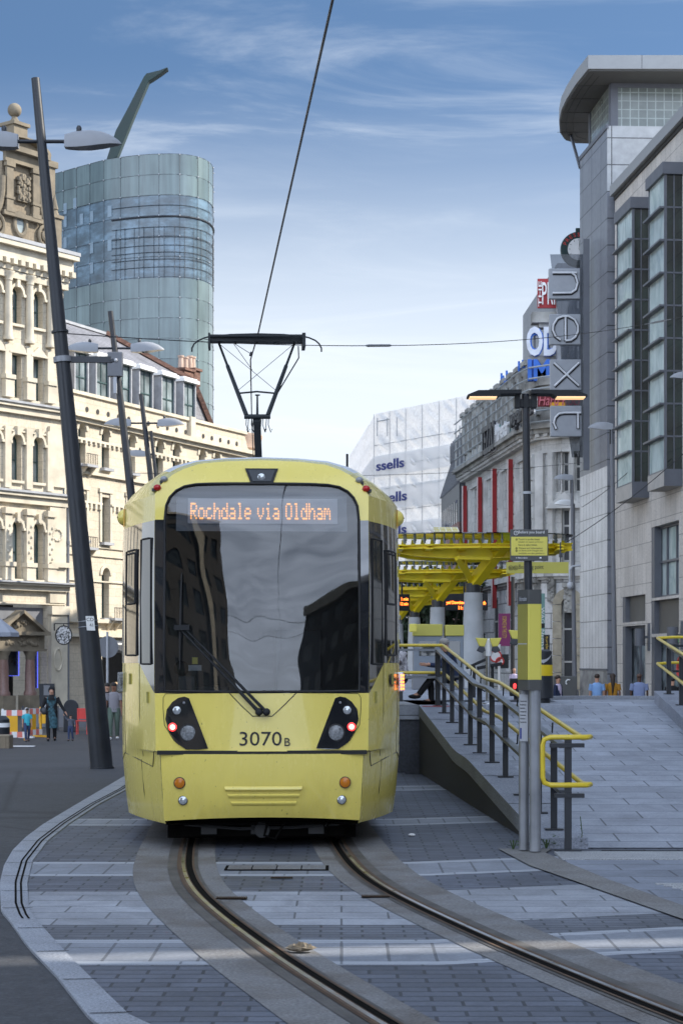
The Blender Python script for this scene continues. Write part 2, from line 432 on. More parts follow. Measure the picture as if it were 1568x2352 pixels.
# ================================================================== materials used all over
def mk_materials():
    plain('black_paint', (0.018, 0.021, 0.027), 0.38, var=0.25)
    plain('black_matt', (0.012, 0.013, 0.015), 0.7)
    plain('dark_grey', (0.045, 0.048, 0.055), 0.5)
    plain('mid_grey', (0.16, 0.165, 0.18), 0.5)
    plain('pale_grey', (0.42, 0.43, 0.45), 0.45)
    plain('lamp_grey', (0.27, 0.28, 0.30), 0.45)
    plain('white_paint', (0.78, 0.78, 0.77), 0.5, var=0.06)
    plain('steel', (0.42, 0.43, 0.45), 0.34, 0.9, var=0.2)
    plain('dull_steel', (0.30, 0.31, 0.33), 0.48, 0.55, var=0.25)
    plain('rail_top', (0.55, 0.54, 0.53), 0.30, 1.0, var=0.3, vs=4)
    plain('rust', (0.10, 0.06, 0.035), 0.75, 0.2, var=0.5, vs=9)
    plain('groove', (0.006, 0.0055, 0.005), 0.95, var=0.4, spec=0.05)
    t = NT('tram_yellow'); v = t.obj(); n = t.noise(v, 1.4, 4); sp = t.noise(t.obj((1, 1, .35)), 9, 5, .7)
    sx = t.n('ShaderNodeSeparateXYZ'); t.l(v, sx.inputs[0])
    low = t.ramp(sx.outputs[2], (.22, 1.0), (.95, 0.0)); gr = t.mul(low, t.ramp(sp, (.46, 0.0), (.8, .40)))
    c = t.mul((0.80, 0.655, 0.145), t.ramp(n, (.3, .94), (.7, 1.02))); c = t.mul(c, (.42, .38, .25), gr); spk = t.noise(v, 34, 2, .5); c = t.mul(c, t.ramp(spk, (.24, .55), (.29, 1.0)))
    t.col(c); t.rough(t.ramp(sp, (.3, .18), (.75, .34))); t.b.inputs['Coat Weight'].default_value = .45; t.b.inputs['Coat Roughness'].default_value = .03
    t.bump(t.noise(v, 1.1, 2), .06, .03); reg(t)
    plain('tram_black', (0.010, 0.012, 0.016), 0.06, var=0.2, coat=1.0); MATS['tram_black'].node_tree.nodes['Principled BSDF'].inputs['Coat IOR'].default_value = 1.85
    plain('tram_silver', (0.50, 0.51, 0.52), 0.3, 0.3)
    plain('tram_roof', (0.60, 0.62, 0.63), 0.4, var=0.1)
    plain('rubber', (0.008, 0.008, 0.009), 0.6)
    plain('stop_yellow', (0.88, 0.66, 0.012), 0.45, var=0.12)
    plain('sign_yellow', (0.66, 0.58, 0.10), 0.45, var=0.06)
    plain('sign_olive', (0.30, 0.27, 0.06), 0.5, var=0.15)
    plain('sign_grey', (0.075, 0.075, 0.072), 0.5)
    plain('rail_yellow', (0.70, 0.52, 0.03), 0.32, var=0.15, coat=0.3)
    plain('ink', (0.02, 0.02, 0.02), 0.6)
    plain('blue_ink', (0.035, 0.05, 0.22), 0.6)
    plain('red_paint', (0.28, 0.012, 0.014), 0.5, var=0.15)
    plain('red_bright', (0.62, 0.06, 0.05), 0.5)
    plain('blue_paint', (0.04, 0.16, 0.60), 0.5)
    plain('orange_glass', (0.55, 0.17, 0.01), 0.15)
    plain('red_glass', (0.45, 0.01, 0.012), 0.1)
    plain('lens', (0.55, 0.58, 0.6), 0.08, 0.6)
    plain('wire', (0.02, 0.02, 0.022), 0.5, 0.2)
    plain('magenta', (0.21, 0.028, 0.12), 0.6)
    plain('gold_ink', (0.65, 0.45, 0.08), 0.6)
    plain('teal', (0.16, 0.29, 0.27), 0.6)
    plain('green_frame', (0.035, 0.075, 0.075), 0.45)
    plain('turq', (0.05, 0.42, 0.52), 0.8)
    plain('orange_paint', (0.80, 0.42, 0.02), 0.5)
    plain('grey_cloth', (0.23, 0.22, 0.24), 0.9); plain('green_cloth', (0.10, 0.14, 0.11), 0.9)
    plain('black_cloth', (0.012, 0.012, 0.014), 0.95); plain('navy_cloth', (0.02, 0.03, 0.07), 0.9)
    plain('jean_cloth', (0.04, 0.06, 0.13), 0.9); plain('pattern_cloth', (0.05, 0.12, 0.15), 0.9, var=0.8, vs=14)
    plain('blue_cloth', (0.22, 0.38, 0.66), 0.9); plain('mustard_cloth', (0.42, 0.20, 0.02), 0.9)
    plain('slate_cloth', (0.22, 0.27, 0.44), 0.9); plain('lilac_cloth', (0.60, 0.52, 0.68), 0.9)
    plain('stripe_cloth', (0.09, 0.10, 0.13), 0.9, var=0.5, vs=12); plain('floral_cloth', (0.55, 0.53, 0.56), 0.9, var=0.8, vs=26)
    plain('skin', (0.50, 0.27, 0.18), 0.55, var=0.08); plain('skin_brown', (0.24, 0.11, 0.065), 0.55, var=0.08); plain('skin_dark', (0.085, 0.04, 0.025), 0.5)
    plain('hair_black', (0.012, 0.010, 0.009), 0.6); plain('hair_brown', (0.035, 0.02, 0.012), 0.6); plain('hair_grey', (0.30, 0.28, 0.26), 0.7)
    plain('concrete_col', (0.42, 0.43, 0.44), 0.75, var=0.18, vs=2.0, bump=0.15)
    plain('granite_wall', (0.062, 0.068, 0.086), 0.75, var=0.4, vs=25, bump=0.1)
    plain('soil', (0.05, 0.04, 0.03), 0.9)
    plain('leaf', (0.055, 0.10, 0.025), 0.6, var=0.35, vs=6)
    plain('leaf_dark', (0.020, 0.042, 0.016), 0.6, var=0.5, vs=0.8)
    plain('bark', (0.06, 0.05, 0.04), 0.9)
    glass_dark('win_glass', (0.20, 0.235, 0.24), 0.06, 0.04)  # reflected sky is put into the paler base tint
    glass_dark('dark_glass', (0.012, 0.016, 0.017), 0.04, 0.06)
    glass_dark('shop_glass', (0.035, 0.042, 0.042), 0.03, 0.03, 0.7)
    emit('led_amber', (1.0, 0.40, 0.10), 0.85)
    emit('led_orange', (1.0, 0.16, 0.02), 3.2)
    emit('led_red', (1.0, 0.03, 0.03), 1.8)
    emit('led_warm', (1.0, 0.66, 0.34), 0.38)
    emit('neon_blue', (0.12, 0.16, 1.0), 0.45)
    emit('lamp_lit', (1.0, 0.94, 0.80), 1.2)
    plain('led_panel', (0.50, 0.52, 0.57), 0.5, var=0.05)
    # ground
    t = NT('asphalt'); uv = t.uv()
    g = t.noise(uv, 42, 4, 0.78); b = t.noise(uv, 0.28, 6, 0.6); f = t.noise(uv, 6, 4)
    c = t.mul((0.043, 0.0445, 0.050), t.ramp(b, (0.3, 0.74), (0.7, 1.18)))
    c = t.mul(c, t.ramp(g, (0.3, 0.62), (0.72, 1.55))); c = t.mul(c, t.ramp(f, (0.3, 0.78), (0.7, 1.18))); c = t.mul(c, t.ramp(t.noise(uv, 19, 4, .8), (.34, .72), (.66, 1.26)))
    wv = t.n('ShaderNodeTexVoronoi'); wv.feature = 'DISTANCE_TO_EDGE'; wv.inputs['Scale'].default_value = 0.13; t.l(t.uv((1, .6, 1)), wv.inputs['Vector'])
    c = t.mul(c, t.ramp(wv.outputs[0], (0.0, 0.55), (0.006, 1.0)))
    t.col(c); t.b.inputs['Roughness'].default_value = 0.78
    t.bump(g, 0.5, 0.006); reg(t)
    def conc(name, c, brown=0.4, gr=150):
        t = NT(name); uv = t.uv(); g = t.noise(uv, gr * .32, 4, 0.75); b = t.noise(uv, 1.6, 6, 0.62, 0.4); s = t.noise(uv, 5, 5)
        k = t.mul(c, t.ramp(g, (0.32, 0.58), (0.68, 1.45)))
        k = t.mul(k, (0.46, 0.35, 0.25), t.ramp(b, (0.44, 0.0), (0.66, brown)))
        k = t.mul(k, t.ramp(s, (0.3, 0.88), (0.7, 1.08)))
        t.col(k); t.b.inputs['Roughness'].default_value = 0.75; t.bump(g, 0.55, 0.006); return reg(t)
    conc('track_concrete', (0.165, 0.163, 0.163), 0.6)
    conc('path_concrete', (0.175, 0.172, 0.168), 0.35)
    conc('granite_light', (0.30, 0.31, 0.32), 0.12, 190)
    conc('granite_kerb', (0.255, 0.272, 0.305), 0.15, 190)
    conc('granite_dark', (0.20, 0.205, 0.215), 0.1, 190)
    blocks('setts_dark', (0.105, 0.117, 0.148), 0.30, 0.13, 0.010, 0.36, 0.20, 0.62, stain=0.34, grain=34, spots=.5, bumpk=0.6)
    blocks('setts_mid', (0.128, 0.139, 0.165), 0.26, 0.10, 0.009, 0.40, 0.15, 0.65, stain=0.30, grain=34, spots=.5, bumpk=0.6)
    blocks('soldier', (0.225, 0.243, 0.278), 0.27, 0.90, 0.010, 0.50, 0.05, 0.66, off=0.0, stain=0.28, grain=38, spots=.7)
    blocks('slabs', (0.305, 0.322, 0.357), 0.62, 0.30, 0.008, 0.40, 0.12, 0.66, stain=0.28, grain=38, spots=.8)
    blocks('slab_edge', (0.335, 0.355, 0.39), 0.9, 0.12, 0.008, 0.5, 0.04, 0.66, stain=0.1, grain=120)
    blocks('ramp_slabs', (0.33, 0.355, 0.41), 0.85, 0.43, 0.010, 0.40, 0.12, 0.62, stain=0.30, grain=36, spots=.8)
    blocks('footway', (0.225, 0.247, 0.295), 0.75, 0.42, 0.010, 0.42, 0.12, 0.66, stain=0.30, grain=36, spots=.8)
mk_materials()

# ================================================================== ground
def G(vx, vy):
    D = F * CAMZ / (vy - HY); return gx(vx, D), D
def g(x, d):
    """level of the square: it falls away behind the tram stop"""
    return (-0.75 if x < 0 else -0.5) * smooth(17, 57, d) if x < 4 or d > 33 else (-0.012 if d < 31 else -0.5 * smooth(31, 33, d))
def build_ground():
    xs = [-400, -150, -60, -40, -30, -24, -18, -14, -11, -8, -6, -5, -4.2, -3.4, -2.8, -2, -1, 0, 1, 2, 3, 4.01, 6, 9, 12, 16, 24, 40, 90, 200, 400]
    ds = [-300, -100, -40, -10, 0, 4, 8, 11, 14, 17, 19, 21, 23, 25, 27, 29, 31, 33.1, 36, 39, 42, 46, 50, 54, 58, 64, 72, 84, 110, 160, 300, 900]
    mb = MB(); mb.grid([[(x, d, g(x, d) - (0.012 if x > 3.9 and d < 31 else 0.004)) for x in xs] for d in ds])
    struct(mb.build('ground', 'asphalt', sm=60), 'dark asphalt of the square sloping away to the shops', 'ground')
build_ground()
KO = [(0.9, 4), (-0.45, 7)] + [G(*p)[:2] for p in ((208, 2345), (130, 2245), (65, 2178), (23, 2118), (3, 2095), (0, 2030), (10, 1990), (30, 1955), (60, 1925), (100, 1895), (200, 1835), (288, 1783))] + [(-3.35, 36), (-4.0, 46)]
KI = [(1.35, 4), (-0.02, 7)] + [G(*p)[:2] for p in ((300, 2338), (235, 2275), (170, 2210), (110, 2145), (78, 2108), (66, 2080), (63, 2030), (75, 1980), (110, 1933), (160, 1893), (225, 1850), (290, 1815))] + [(-2.95, 36), (-3.6, 46)]
def xo(d): return interp([(b, a) for a, b in KO], d)
def xi(d): return interp([(b, a) for a, b in KI], d)
CL = [(2, 3.3), (5, 2.14), (7, 1.42), (8.6, 0.89), (9.21, 0.71), (10.06, 0.46), (10.74, 0.27), (11.5, 0.075), (12.3, -0.125), (13.2, -0.325), (14, -0.467), (15.03, -0.592), (16.4, -0.695), (20, -0.893), (30, -1.40), (46, -2.21)]
def xc(d):
    s = 0; w = 0
    for k in range(-4, 5):
        q = math.exp(-(k / 2.2) ** 2); s += q * interp(CL, d + k * 0.22); w += q
    return s / w
def rail_line(off, d0, d1, step=0.2):
    pts = []
    n = int((d1 - d0) / step)
    for i in range(n + 1):
        d = lerp(d0, d1, i / n); t = Vector((xc(d + .05) - xc(d - .05), .1, 0)).normalized()
        pts.append((xc(d) + t.y * off, d - t.x * off, t))
    return pts
def strip(mb, off0, off1, z, d0=3.0, d1=45.0, m=None):
    a = rail_line(off0, d0, d1); b = rail_line(off1, d0, d1)
    mb.grid([[(p[0], p[1], z), (q[0], q[1], z)] for p, q in zip(a, b)], m)
FOLD = 0.55
def fan(x, d): return 0.34 * max(0, x - FOLD)
BANDS = [(2.6, 0), (8.9, 0), (10.18, 4), (10.30, 2), (10.98, 4), (11.1, 1), (11.72, 3), (13.40, 0), (14.36, 4), (14.48, 2), (15.22, 4), (15.36, 0), (18.74, 4), (18.87, 2), (19.4, 4), (19.52, 0), (23.7, 4), (23.85, 2), (24.45, 4), (24.6, 0), (28.6, 2), (29.5, 0), (33.5, 2), (34.4, 0), (46, 0)]
def build_paving():
    mb = MB()
    XR = [0.0, .1, .2, .3, .4, .5, .6, .7, .8, .9, 1.0]
    def rowpts(d):
        r = [(lerp(xi(d), FOLD, t), d, 0.0) for t in XR]
        far = d > 27
        for x in (0.9, 1.3, 1.8, 2.4, 3.2, 4.5, 7, 14):
            xx = min(x, 0.95) if far else x
            r.append((xx, d + (0 if far else fan(x, d) * min(1, (27 - d) / 6)), 0.0))
        return r
    for (d0, m), (d1, _) in zip(BANDS, BANDS[1:]):
        n = max(1, int((d1 - d0) / 0.35)); rows = [rowpts(lerp(d0, d1, i / n)) for i in range(n + 1)]
        mb.grid(rows, m)
    struct(mb.build('paving', ['setts_dark', 'setts_mid', 'soldier', 'slabs', 'slab_edge']), 'bands of grey setts and pale granite slabs crossing the tram track', 'paving')
    # kerb with its long drainage slots
    kb = MB(); n = 190
    ds = [lerp(4, 45, (i / n) ** 1.3) for i in range(n + 1)]
    kb.grid([[(xo(d), d, -0.9), (xo(d), d, 0.012), (xo(d) + .01, d, 0.018), (xi(d), d, 0.012), (xi(d) + .015, d, -0.05)] for d in ds], 0)
    for i in range(3, n - 2, 1):
        pass
    for d in [5 + 0.92 * k for k in range(30)]:
        kb.face([(xo(d) + .01, d, .0215), (xi(d), d + .06, .0155), (xi(d), d + .075, .0155), (xo(d) + .01, d + .012, .0215)], 1)
    for f0, f1 in ((-0.055, -0.04), (-0.095, -0.08)):
        dd = [lerp(11.9, 27, i / 80) for i in range(81)]
        kb.grid([[(xi(d) + f0, d, 0.0175), (xi(d) + f1, d, 0.0170)] for d in dd], 1)
    struct(kb.build('kerb', ['granite_kerb', 'groove'], sm=40), 'pale granite kerb sweeping round beside the tram track', 'kerb')
    # concrete around the rails
    cb = MB()
    strip(cb, -0.7175 - 0.40, -0.7175 + 0.28, 0.004); strip(cb, 0.7175 - 0.27, 0.7175 + 0.40, 0.004)
    o = cb.build('track_bed', 'track_concrete'); struct(o, 'stained concrete strips either side of each rail', 'track bed')
    for sgn, lab in ((-1, 'left rail of the tram track with a dark flange groove'), (1, 'right rail of the tram track polished bright along its head')):
        r = MB(); c = sgn * 0.7175; s = -sgn
        def S(a, b, z, m):
            lo, hi = sorted((c + s * a, c + s * b)); strip(r, lo, hi, z, m=m)
        S(-0.12, 0.13, 0.008, 3)              # worn, oily concrete next to the steel
        S(-0.030, -0.006, 0.0155, 2); S(-0.006, 0.022, 0.016, 0); S(0.022, 0.030, 0.0155, 2); S(0.030, 0.082, 0.0105, 1); S(0.082, 0.100, 0.014, 2); S(-0.042, -0.030, 0.013, 2)
        o = r.build('tram_rail', ['rail_top', 'groove', 'rust', 'worn_bed']); o['kind'] = 'structure'; o['label'] = lab; o['category'] = 'rail'
t = NT('worn_bed'); uv = t.uv(); k = t.mul((0.085, 0.078, 0.070), t.ramp(t.noise(uv, 120, 3, .7), (.3, .6), (.7, 1.4))); k = t.mul(k, t.ramp(t.noise(uv, 3, 5, .7), (.35, .5), (.65, 1.15))); t.col(k); t.b.inputs['Roughness'].default_value = .7; reg(t)
build_paving()

def build_ramp():
    # profile of the ramp edge: level against distance
    global ZP
    ZP = [(16.0, 0.09), (16.4, 0.10), (21.6, 0.53), (22.9, 0.565), (27.5, 1.02), (60, 1.02)]
    zp = lambda d: interp(ZP, d)
    ex = lambda d: interp([(16.4, 1.80), (21.6, 1.50), (27.5, 1.18)], d)       # road side of the edge wall
    rx = lambda d: interp([(16.4, 2.21), (21.6, 1.95), (27.5, 1.66)], d)       # ramp side
    w = MB(); ds = [16.4, 17.5, 19, 20.5, 21.4, 21.8, 22.7, 23.1, 24.5, 26, 27.5]
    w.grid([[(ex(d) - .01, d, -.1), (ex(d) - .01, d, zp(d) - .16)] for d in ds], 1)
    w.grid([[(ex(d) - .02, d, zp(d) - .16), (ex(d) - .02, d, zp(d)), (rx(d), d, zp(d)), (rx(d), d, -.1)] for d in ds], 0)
    d = 16.4; w.face([(ex(d) - .02, d, -.1), (rx(d), d, -.1), (rx(d), d, zp(d)), (ex(d) - .02, d, zp(d))], 0)
    for d in (18.3, 20.2, 22.2, 24.0, 25.8):
        w.face([(ex(d) - .022, d, zp(d) + .002), (rx(d), d, zp(d) + .002), (rx(d), d + .02, zp(d + .02) + .002), (ex(d) - .022, d + .02, zp(d + .02) + .002)], 2)
    tag(w.build('ramp_wall', ['granite_dark_wall', 'granite_wall', 'groove'], uvf=None), 'granite edge wall rising along the ramp beside the tram', 'wall')
    # ramp surface
    r = MB(); rz = lambda d: interp([(16.45, 0.008), (29.5, 1.02), (31, 1.02)], d)
    ds = [16.45, 18, 20, 22, 24, 26, 28, 29.5, 30.7]
    xl = lambda d: rx(min(d, 27.5)) - .03
    def rr(d): return [(xl(d), d, rz(d)), (3.4, d, rz(d)), (5.2, d, rz(d)), (9, d, rz(d)), (16, d, rz(d))]
    r.grid([rr(d) for d in ds[:-1]])
    struct(r.build('ramp', 'ramp_slabs'), 'broad ramp of blue grey stone slabs climbing from the track', 'ramp')
    # top landing with a curved far edge
    e = MB(); arc = [(1.0, 30.9)] + [(3.4 + (5.7 - 3.4) * i / 10, 30.7 + 0.75 * math.sin(math.pi * i / 10) ** 0.8) for i in range(11)] + [(16, 30.7)]
    e.prism(arc + [(16, 29.5), (xl(29), 29.5), (xl(27.5), 27.55), (1.0, 27.55)], Matrix.Translation((0, 0, .2)), .815)
    lip = MB()
    struct(e.build('landing', 'ramp_slabs'), 'level paved landing with a rounded edge at the ramp top', 'pavement')
    k = MB()
    ar = [(3.30 + (5.75 - 3.3) * i / 14, 30.72 + 0.75 * math.sin(math.pi * i / 14) ** 0.8) for i in range(15)]
    k.grid([[(a, b, 1.0), (a, b, 1.075), (a, b + .3, 1.075), (a, b + .3, -.5)] for a, b in ar])
    struct(k.build('kerb', 'granite_kerb'), 'low rounded granite kerb along the top of the ramp', 'kerb')
    # platform
    p = MB(); lx = lambda d: 0.80 - 0.0506 * (d - 27.5)
    for d0, d1 in ((27.5, 86),):
        A = [(lx(d0), d0), (1.66, d0), (1.66, 27.62), (3.5, 27.62), (3.5, 31), (3.55 , 45), (3.0, d1), (lx(d1), d1)]
        p.prism(A, Matrix.Translation((0, 0, 0.80)), 0.215, 0)
        p.prism([(x + (.03 if x < 2 else 0), y + (.03 if y < 28 else 0)) for x, y in A], Matrix.Translation((0, 0, -1.0)), 1.80, 1)
    # coping with pale edge and a red line at its end
    p.grid([[(lx(d), d, 1.019), (lx(d) + .35, d, 1.019)] for d in (27.5, 50, 86)], 2)
    struct(p.build('platform', ['ramp_slabs', 'granite_wall', 'granite_light']), 'tram stop platform with granite edge behind the ramp', 'platform')
    m = MB(); m.box((1.2, 27.25, 1.003), (1.62, 27.29, 1.01)); tag(m.build('painted_line', 'red_bright'), 'thin red line painted across the head of the ramp wall', 'marking')
    # foot of the ramp
    s = MB(); s.box((1.86, 15.44, -.05), (16, 16.02, .022)); s.box((2.3, 16.17, -.05), (16, 16.23, .007), m=1)
    struct(s.build('kerb', ['granite_light', 'groove'], bevel=.006), 'pale granite strip across the foot of the ramp', 'kerb')
    f = MB()
    sl = [(16.35, 1.40), (15.03, 1.54), (14.0, 1.77), (12.37, 2.12), (11.9, 2.22), (10, 2.72), (7, 3.7)]
    sr = [(16.02, 1.78), (15.36, 1.86), (14.0, 2.06), (12.5, 2.36), (11.9, 2.52), (10, 3.05), (7, 4.1)]
    dd = [15.44, 15, 14.5, 14, 13.5, 13, 12.5, 12, 11.4, 10.5, 9.5, 8, 7]
    f.grid([[(interp(sr[::-1], d), d, .007), (interp(sr[::-1], d) + 1.2, d, .007), (16, d, .007)] for d in dd])
    struct(f.build('footway', 'footway'), 'grey slab footway in front of the ramp', 'footway')
    c = MB(); d2 = [16.35, 16.0, 15.4] + dd
    c.grid([[(interp(sl[::-1], d), d, .011), (max(interp(sl[::-1], d) + .02, interp(sr[::-1], min(d, 16.02)) + (.0 if d < 16.02 else .1)), d, .011)] for d in sorted(set(d2), reverse=True)])
    struct(c.build('edge_strip', 'path_concrete'), 'brushed concrete strip curving from the totem along the track', 'paving')
    # ribbed tactile paving
    q = MB()
    for i in range(13):
        y = 13.75 - i * 0.115; x0 = interp(sr[::-1], y) + .25 + .25 * max(0, (13.75 - y) / 1.5)
        if x0 < 6: q.box((x0, y, .0), (6.5, y + .055, .016))
    struct(q.build('tactile_paving', 'granite_light', bevel=.008), 'ribbed tactile paving bars on the footway', 'tactile paving')
t = NT('granite_dark_wall'); uv = t.uv(); k = t.mul((0.29, 0.315, 0.375), t.ramp(t.noise(uv, 45, 3, .7), (.3, .6), (.7, 1.4))); k = t.mul(k, t.ramp(t.noise(uv, 1.5, 5, .7), (.35, .8), (.65, 1.08))); t.col(k); t.b.inputs['Roughness'].default_value = .7; reg(t)
build_ramp()

def small_ground_things():
    # iron covers and grates in the track
    def grate(vx, vy, w, dp, lab, yaw=0.0, n=14):
        x, d = G(vx, vy); m = MB(); M = Matrix.Translation((x, d, 0.008)) @ Matrix.Rotation(yaw, 4, 'Z')
        m.box((-w / 2, -dp / 2, 0), (w / 2, dp / 2, .004), M, 1)
        for i in range(n): a = -w / 2 + w * (i + .25) / n; m.box((a, -dp / 2, .004), (a + w / n * .5, dp / 2, .010), M, 0)
        tag(m.build('drain_grate', ['rust', 'groove']), lab, 'drain grate')
    grate(532, 2066, .22, .09, 'narrow iron drain grate just inside the left rail')
    grate(862, 2062, .20, .09, 'narrow iron drain grate just inside the right rail')
    grate(647, 2019, .17, .05, 'slot drain in the dark panel between the rails')
    x, d = G(636, 1995); m = MB(); M = Matrix.Translation((x, d, 0.005))
    m.box((-.42, -.16, 0), (.42, .16, .004), M, 1)
    for i in range(4): m.box((-.395 + i * .2, -.135, .004), (-.205 + i * .2, .135, .007), M, 0)
    tag(m.build('access_cover', ['track_concrete', 'groove']), 'rectangular access cover of four panels between the rails', 'cover')
    # crumpled wrapper
    x, d = G(690, 2190); m = MB(); rnd = random.Random(3); rows = []
    for i in range(9):
        r = []
        for j in range(12):
            a = 2 * math.pi * j / 12; k = math.sin(math.pi * (i + .2) / 8.4); q = .65 + rnd.random() * .6
            r.append((x + .068 * k * q * math.cos(a) * 1.2, d + .045 * k * q * math.sin(a), .012 + .05 * (1 - math.cos(math.pi * i / 8)) / 2 * (.6 + rnd.random() * .6)))
        r.append(r[0]); rows.append(r)
    m.grid(rows)
    tag(m.build('crumpled_wrapper', 'wrapper'), 'crumpled brown paper wrapper lying beside the left rail', 'litter')
    x, d = G(945, 1921); m = MB(); m.sphere((x, d, .015), (.035, .03, .014), 9, 6); tag(m.build('paper_scrap', 'white_paint'), 'scrap of white paper on the setts right of the tram', 'litter')
    # weeds at the foot of the totem and the railing
    def weed(vx, vy, h, n, lab, tall):
        x, d = G(vx, vy); m = MB(); rnd = random.Random(vx)
        for i in range(n):
            if tall:
                z = h * (i + 1) / n; a = rnd.random() * 6.28; px = x + .012 * math.sin(i); s = .028 * (1.3 - i / n)
                c = Vector((px, d, z))
            else:
                a = rnd.random() * 6.28; rr = rnd.random() * .09; c = Vector((x + rr * math.cos(a), d + rr * .6 * math.sin(a), .03 + rnd.random() * h)); s = .035
            u = Vector((math.cos(a), math.sin(a), .3)); v = Vector((-math.sin(a), math.cos(a), .15))
            m.face([c, c + u * s * .6 + v * s * .35, c + u * s * 1.5, c + u * s * .6 - v * s * .35])
        if tall: m.tube([(x, d, 0), (x + .01, d, h * .5), (x - .005, d, h)], .004, 5)
        else:
            for k in range(4): m.tube([(x, d, 0), (x + .03 * math.cos(k * 1.6), d + .02 * math.sin(k * 1.6), .09)], .004, 4)
        tag(m.build('weed', 'leaf', recalc=False), lab, 'weed')
    weed(1254, 1951, .10, 26, 'low green weed at the foot of the totem post', False)
    weed(1333, 1950, .29, 18, 'tall thin weed at the corner of the ramp wall', True)
    weed(1178, 1953, .04, 8, 'tiny weed tuft beside the paler totem tube', False)
plain('wrapper', (0.20, 0.16, 0.11), 0.8, var=0.5, vs=30)
small_ground_things()
# ================================================================== the tram
def build_tram():
    YAW = math.atan(0.0506)
    TR = thing('tram', 'yellow and black tram seen head on with a lit amber destination display', 'tram', (-0.70, 16.2, 0), YAW)
    TM = Matrix.Translation((-0.70, 16.2, 0)) @ Matrix.Rotation(YAW, 4, 'Z'); TI = TM.inverted()
    def tp(vx, vy, D): return TI @ P(vx, vy, D)
    YF = [(.20, .10), (.27, .07), (.55, .0), (.865, .0), (.885, .03), (1.40, .045), (1.8, .075), (2.2, .12), (2.6, .18), (2.96, .25), (3.19, .31), (3.35, .39), (3.45, .46), (3.50, .52), (3.54, .60)]
    yf = lambda z: interp(YF, z)
    cz_ = lambda z: interp([(.8, .085), (1.40, .125), (2.2, .10), (3.3, .05)], z)
    fy = lambda x, z: yf(z) + cz_(z) * (x / .96) ** 2
    XC = [(.20, .84), (.27, .87), (.865, .90), (.885, .945), (1.40, .957), (2.96, .962), (3.19, .965)]
    xcor = lambda z: interp(XC, z)
    XE = [(.20, 1.262), (.45, 1.29), (.80, 1.318), (1.1, 1.325), (3.2, 1.325)]
    def S(sg, w, z, off=0.0):
        """side of the body: w 0..1 is the tapering cab, beyond it metres along the straight side"""
        xc_, ye = xcor(z), yf(z) + 1.30; yc = fy(xc_, z); xe = interp(XE, z)
        if w <= 1:
            x = lerp(xc_, xe, w) + .035 * math.sin(math.pi * w); y = lerp(yc, ye, w)
            nx, ny = (ye - yc), -(xe - xc_); l = math.hypot(nx, ny); nx /= l; ny /= l
        else: x, y, nx, ny = xe, ye + (w - 1), 1, 0
        return Vector((sg * (x + nx * off), y + ny * off, z))
    ZR = [.235, .27, .45, .62, .80, .865, .885, 1.1, 1.40, 1.67, 2.0, 2.4, 2.7, 2.94, 3.05, 3.19]
    WR = [0, .12, .25, .4, .55, .7, .85, 1.0, 1.4, 2, 4, 7, 10, 12.4]
    # ---- body shell
    b = MB()
    for sg in (1, -1):
        b.grid([[S(sg, w, z) for w in WR] for z in ZR], lambda i, j: 0, sg < 0)
    A0 = [(.965, 3.19), (.93, 3.255), (.886, 3.315), (.80, 3.385), (.71, 3.435), (.58, 3.485), (.35, 3.515), (0, 3.53)]
    A1 = [(1.325, 3.19), (1.255, 3.285), (1.14, 3.385), (.96, 3.50), (.847, 3.555), (.60, 3.61), (.35, 3.635), (0, 3.645)]
    full = lambda A: A + [(-x, z) for x, z in A[-2::-1]]
    F0, F1 = full(A0), full(A1)
    rows = []
    for t in (0, .08, .2, .35, .5, .65, .8, 1.0):
        r = []
        for (x0, z0), (x1, z1) in zip(F0, F1):
            y0 = fy(x0, z0); k = math.sin(t * math.pi / 2) ** .9
            r.append((lerp(x0, x1, t) + .03 * math.sin(math.pi * t) * (1 if x0 > .5 else -1 if x0 < -.5 else 0), lerp(y0, 1.61, t), lerp(z0, z1, k)))
        rows.append(r)
    b.grid(rows, lambda i, j: 0 if i < 2 or j < 3 or j > len(F0) - 5 else 1)
    b.grid([[(x, y, z) for x, z in F1] for y in (1.61, 4, 8, 13)], lambda i, j: 1)
    b.face([(x, 13, z) for x, z in F1] + [(-1.325, 13, .3), (1.325, 13, .3)], 0)
    b.face([(-.84, .2, .22), (.84, .2, .22), (1.2, 1.5, .22), (1.2, 13, .22), (-1.2, 13, .22), (-1.2, 1.5, .22)], 2)
    body = b.build('body', ['tram_yellow', 'tram_roof', 'rubber'], TR, sm=38)
    # ---- front mask round the windscreen
    OUT = [(0, 1.40), (.5, 1.40), (.957, 1.40), (.958, 1.67), (.96, 2.2), (.961, 2.6), (.962, 2.96), (.965, 3.19), (.93, 3.255), (.886, 3.315), (.80, 3.385), (.71, 3.435), (.58, 3.485), (.35, 3.515), (0, 3.53)]
    INN = [(0, 1.415), (.5, 1.415), (.868, 1.42), (.874, 1.67), (.874, 2.2), (.874, 2.6), (.874, 2.96), (.862, 3.09), (.83, 3.165), (.775, 3.225), (.70, 3.266), (.60, 3.285), (.48, 3.291), (.30, 3.294), (0, 3.295)]
    m = MB()
    for sg in (1, -1):
        o = [Vector((sg * x, fy(x, z), z)) for x, z in OUT]; i_ = [Vector((sg * x, fy(x, z), z)) for x, z in INN]
        mid = [(a + c) / 2 for a, c in zip(o, i_)]
        for q in mid: q.y = fy(q.x, q.z)
        m.grid([o, mid, i_], lambda i, j: 1 if j < 6 else 0, sg > 0)
    m.build('front_mask', ['tram_yellow', 'tram_black'], TR, sm=35)
    gsk = MB(); path = [Vector((x, fy(x, z) - .004, z)) for x, z in INN] + [Vector((-x, fy(x, z) - .004, z)) for x, z in INN[-2:0:-1]]
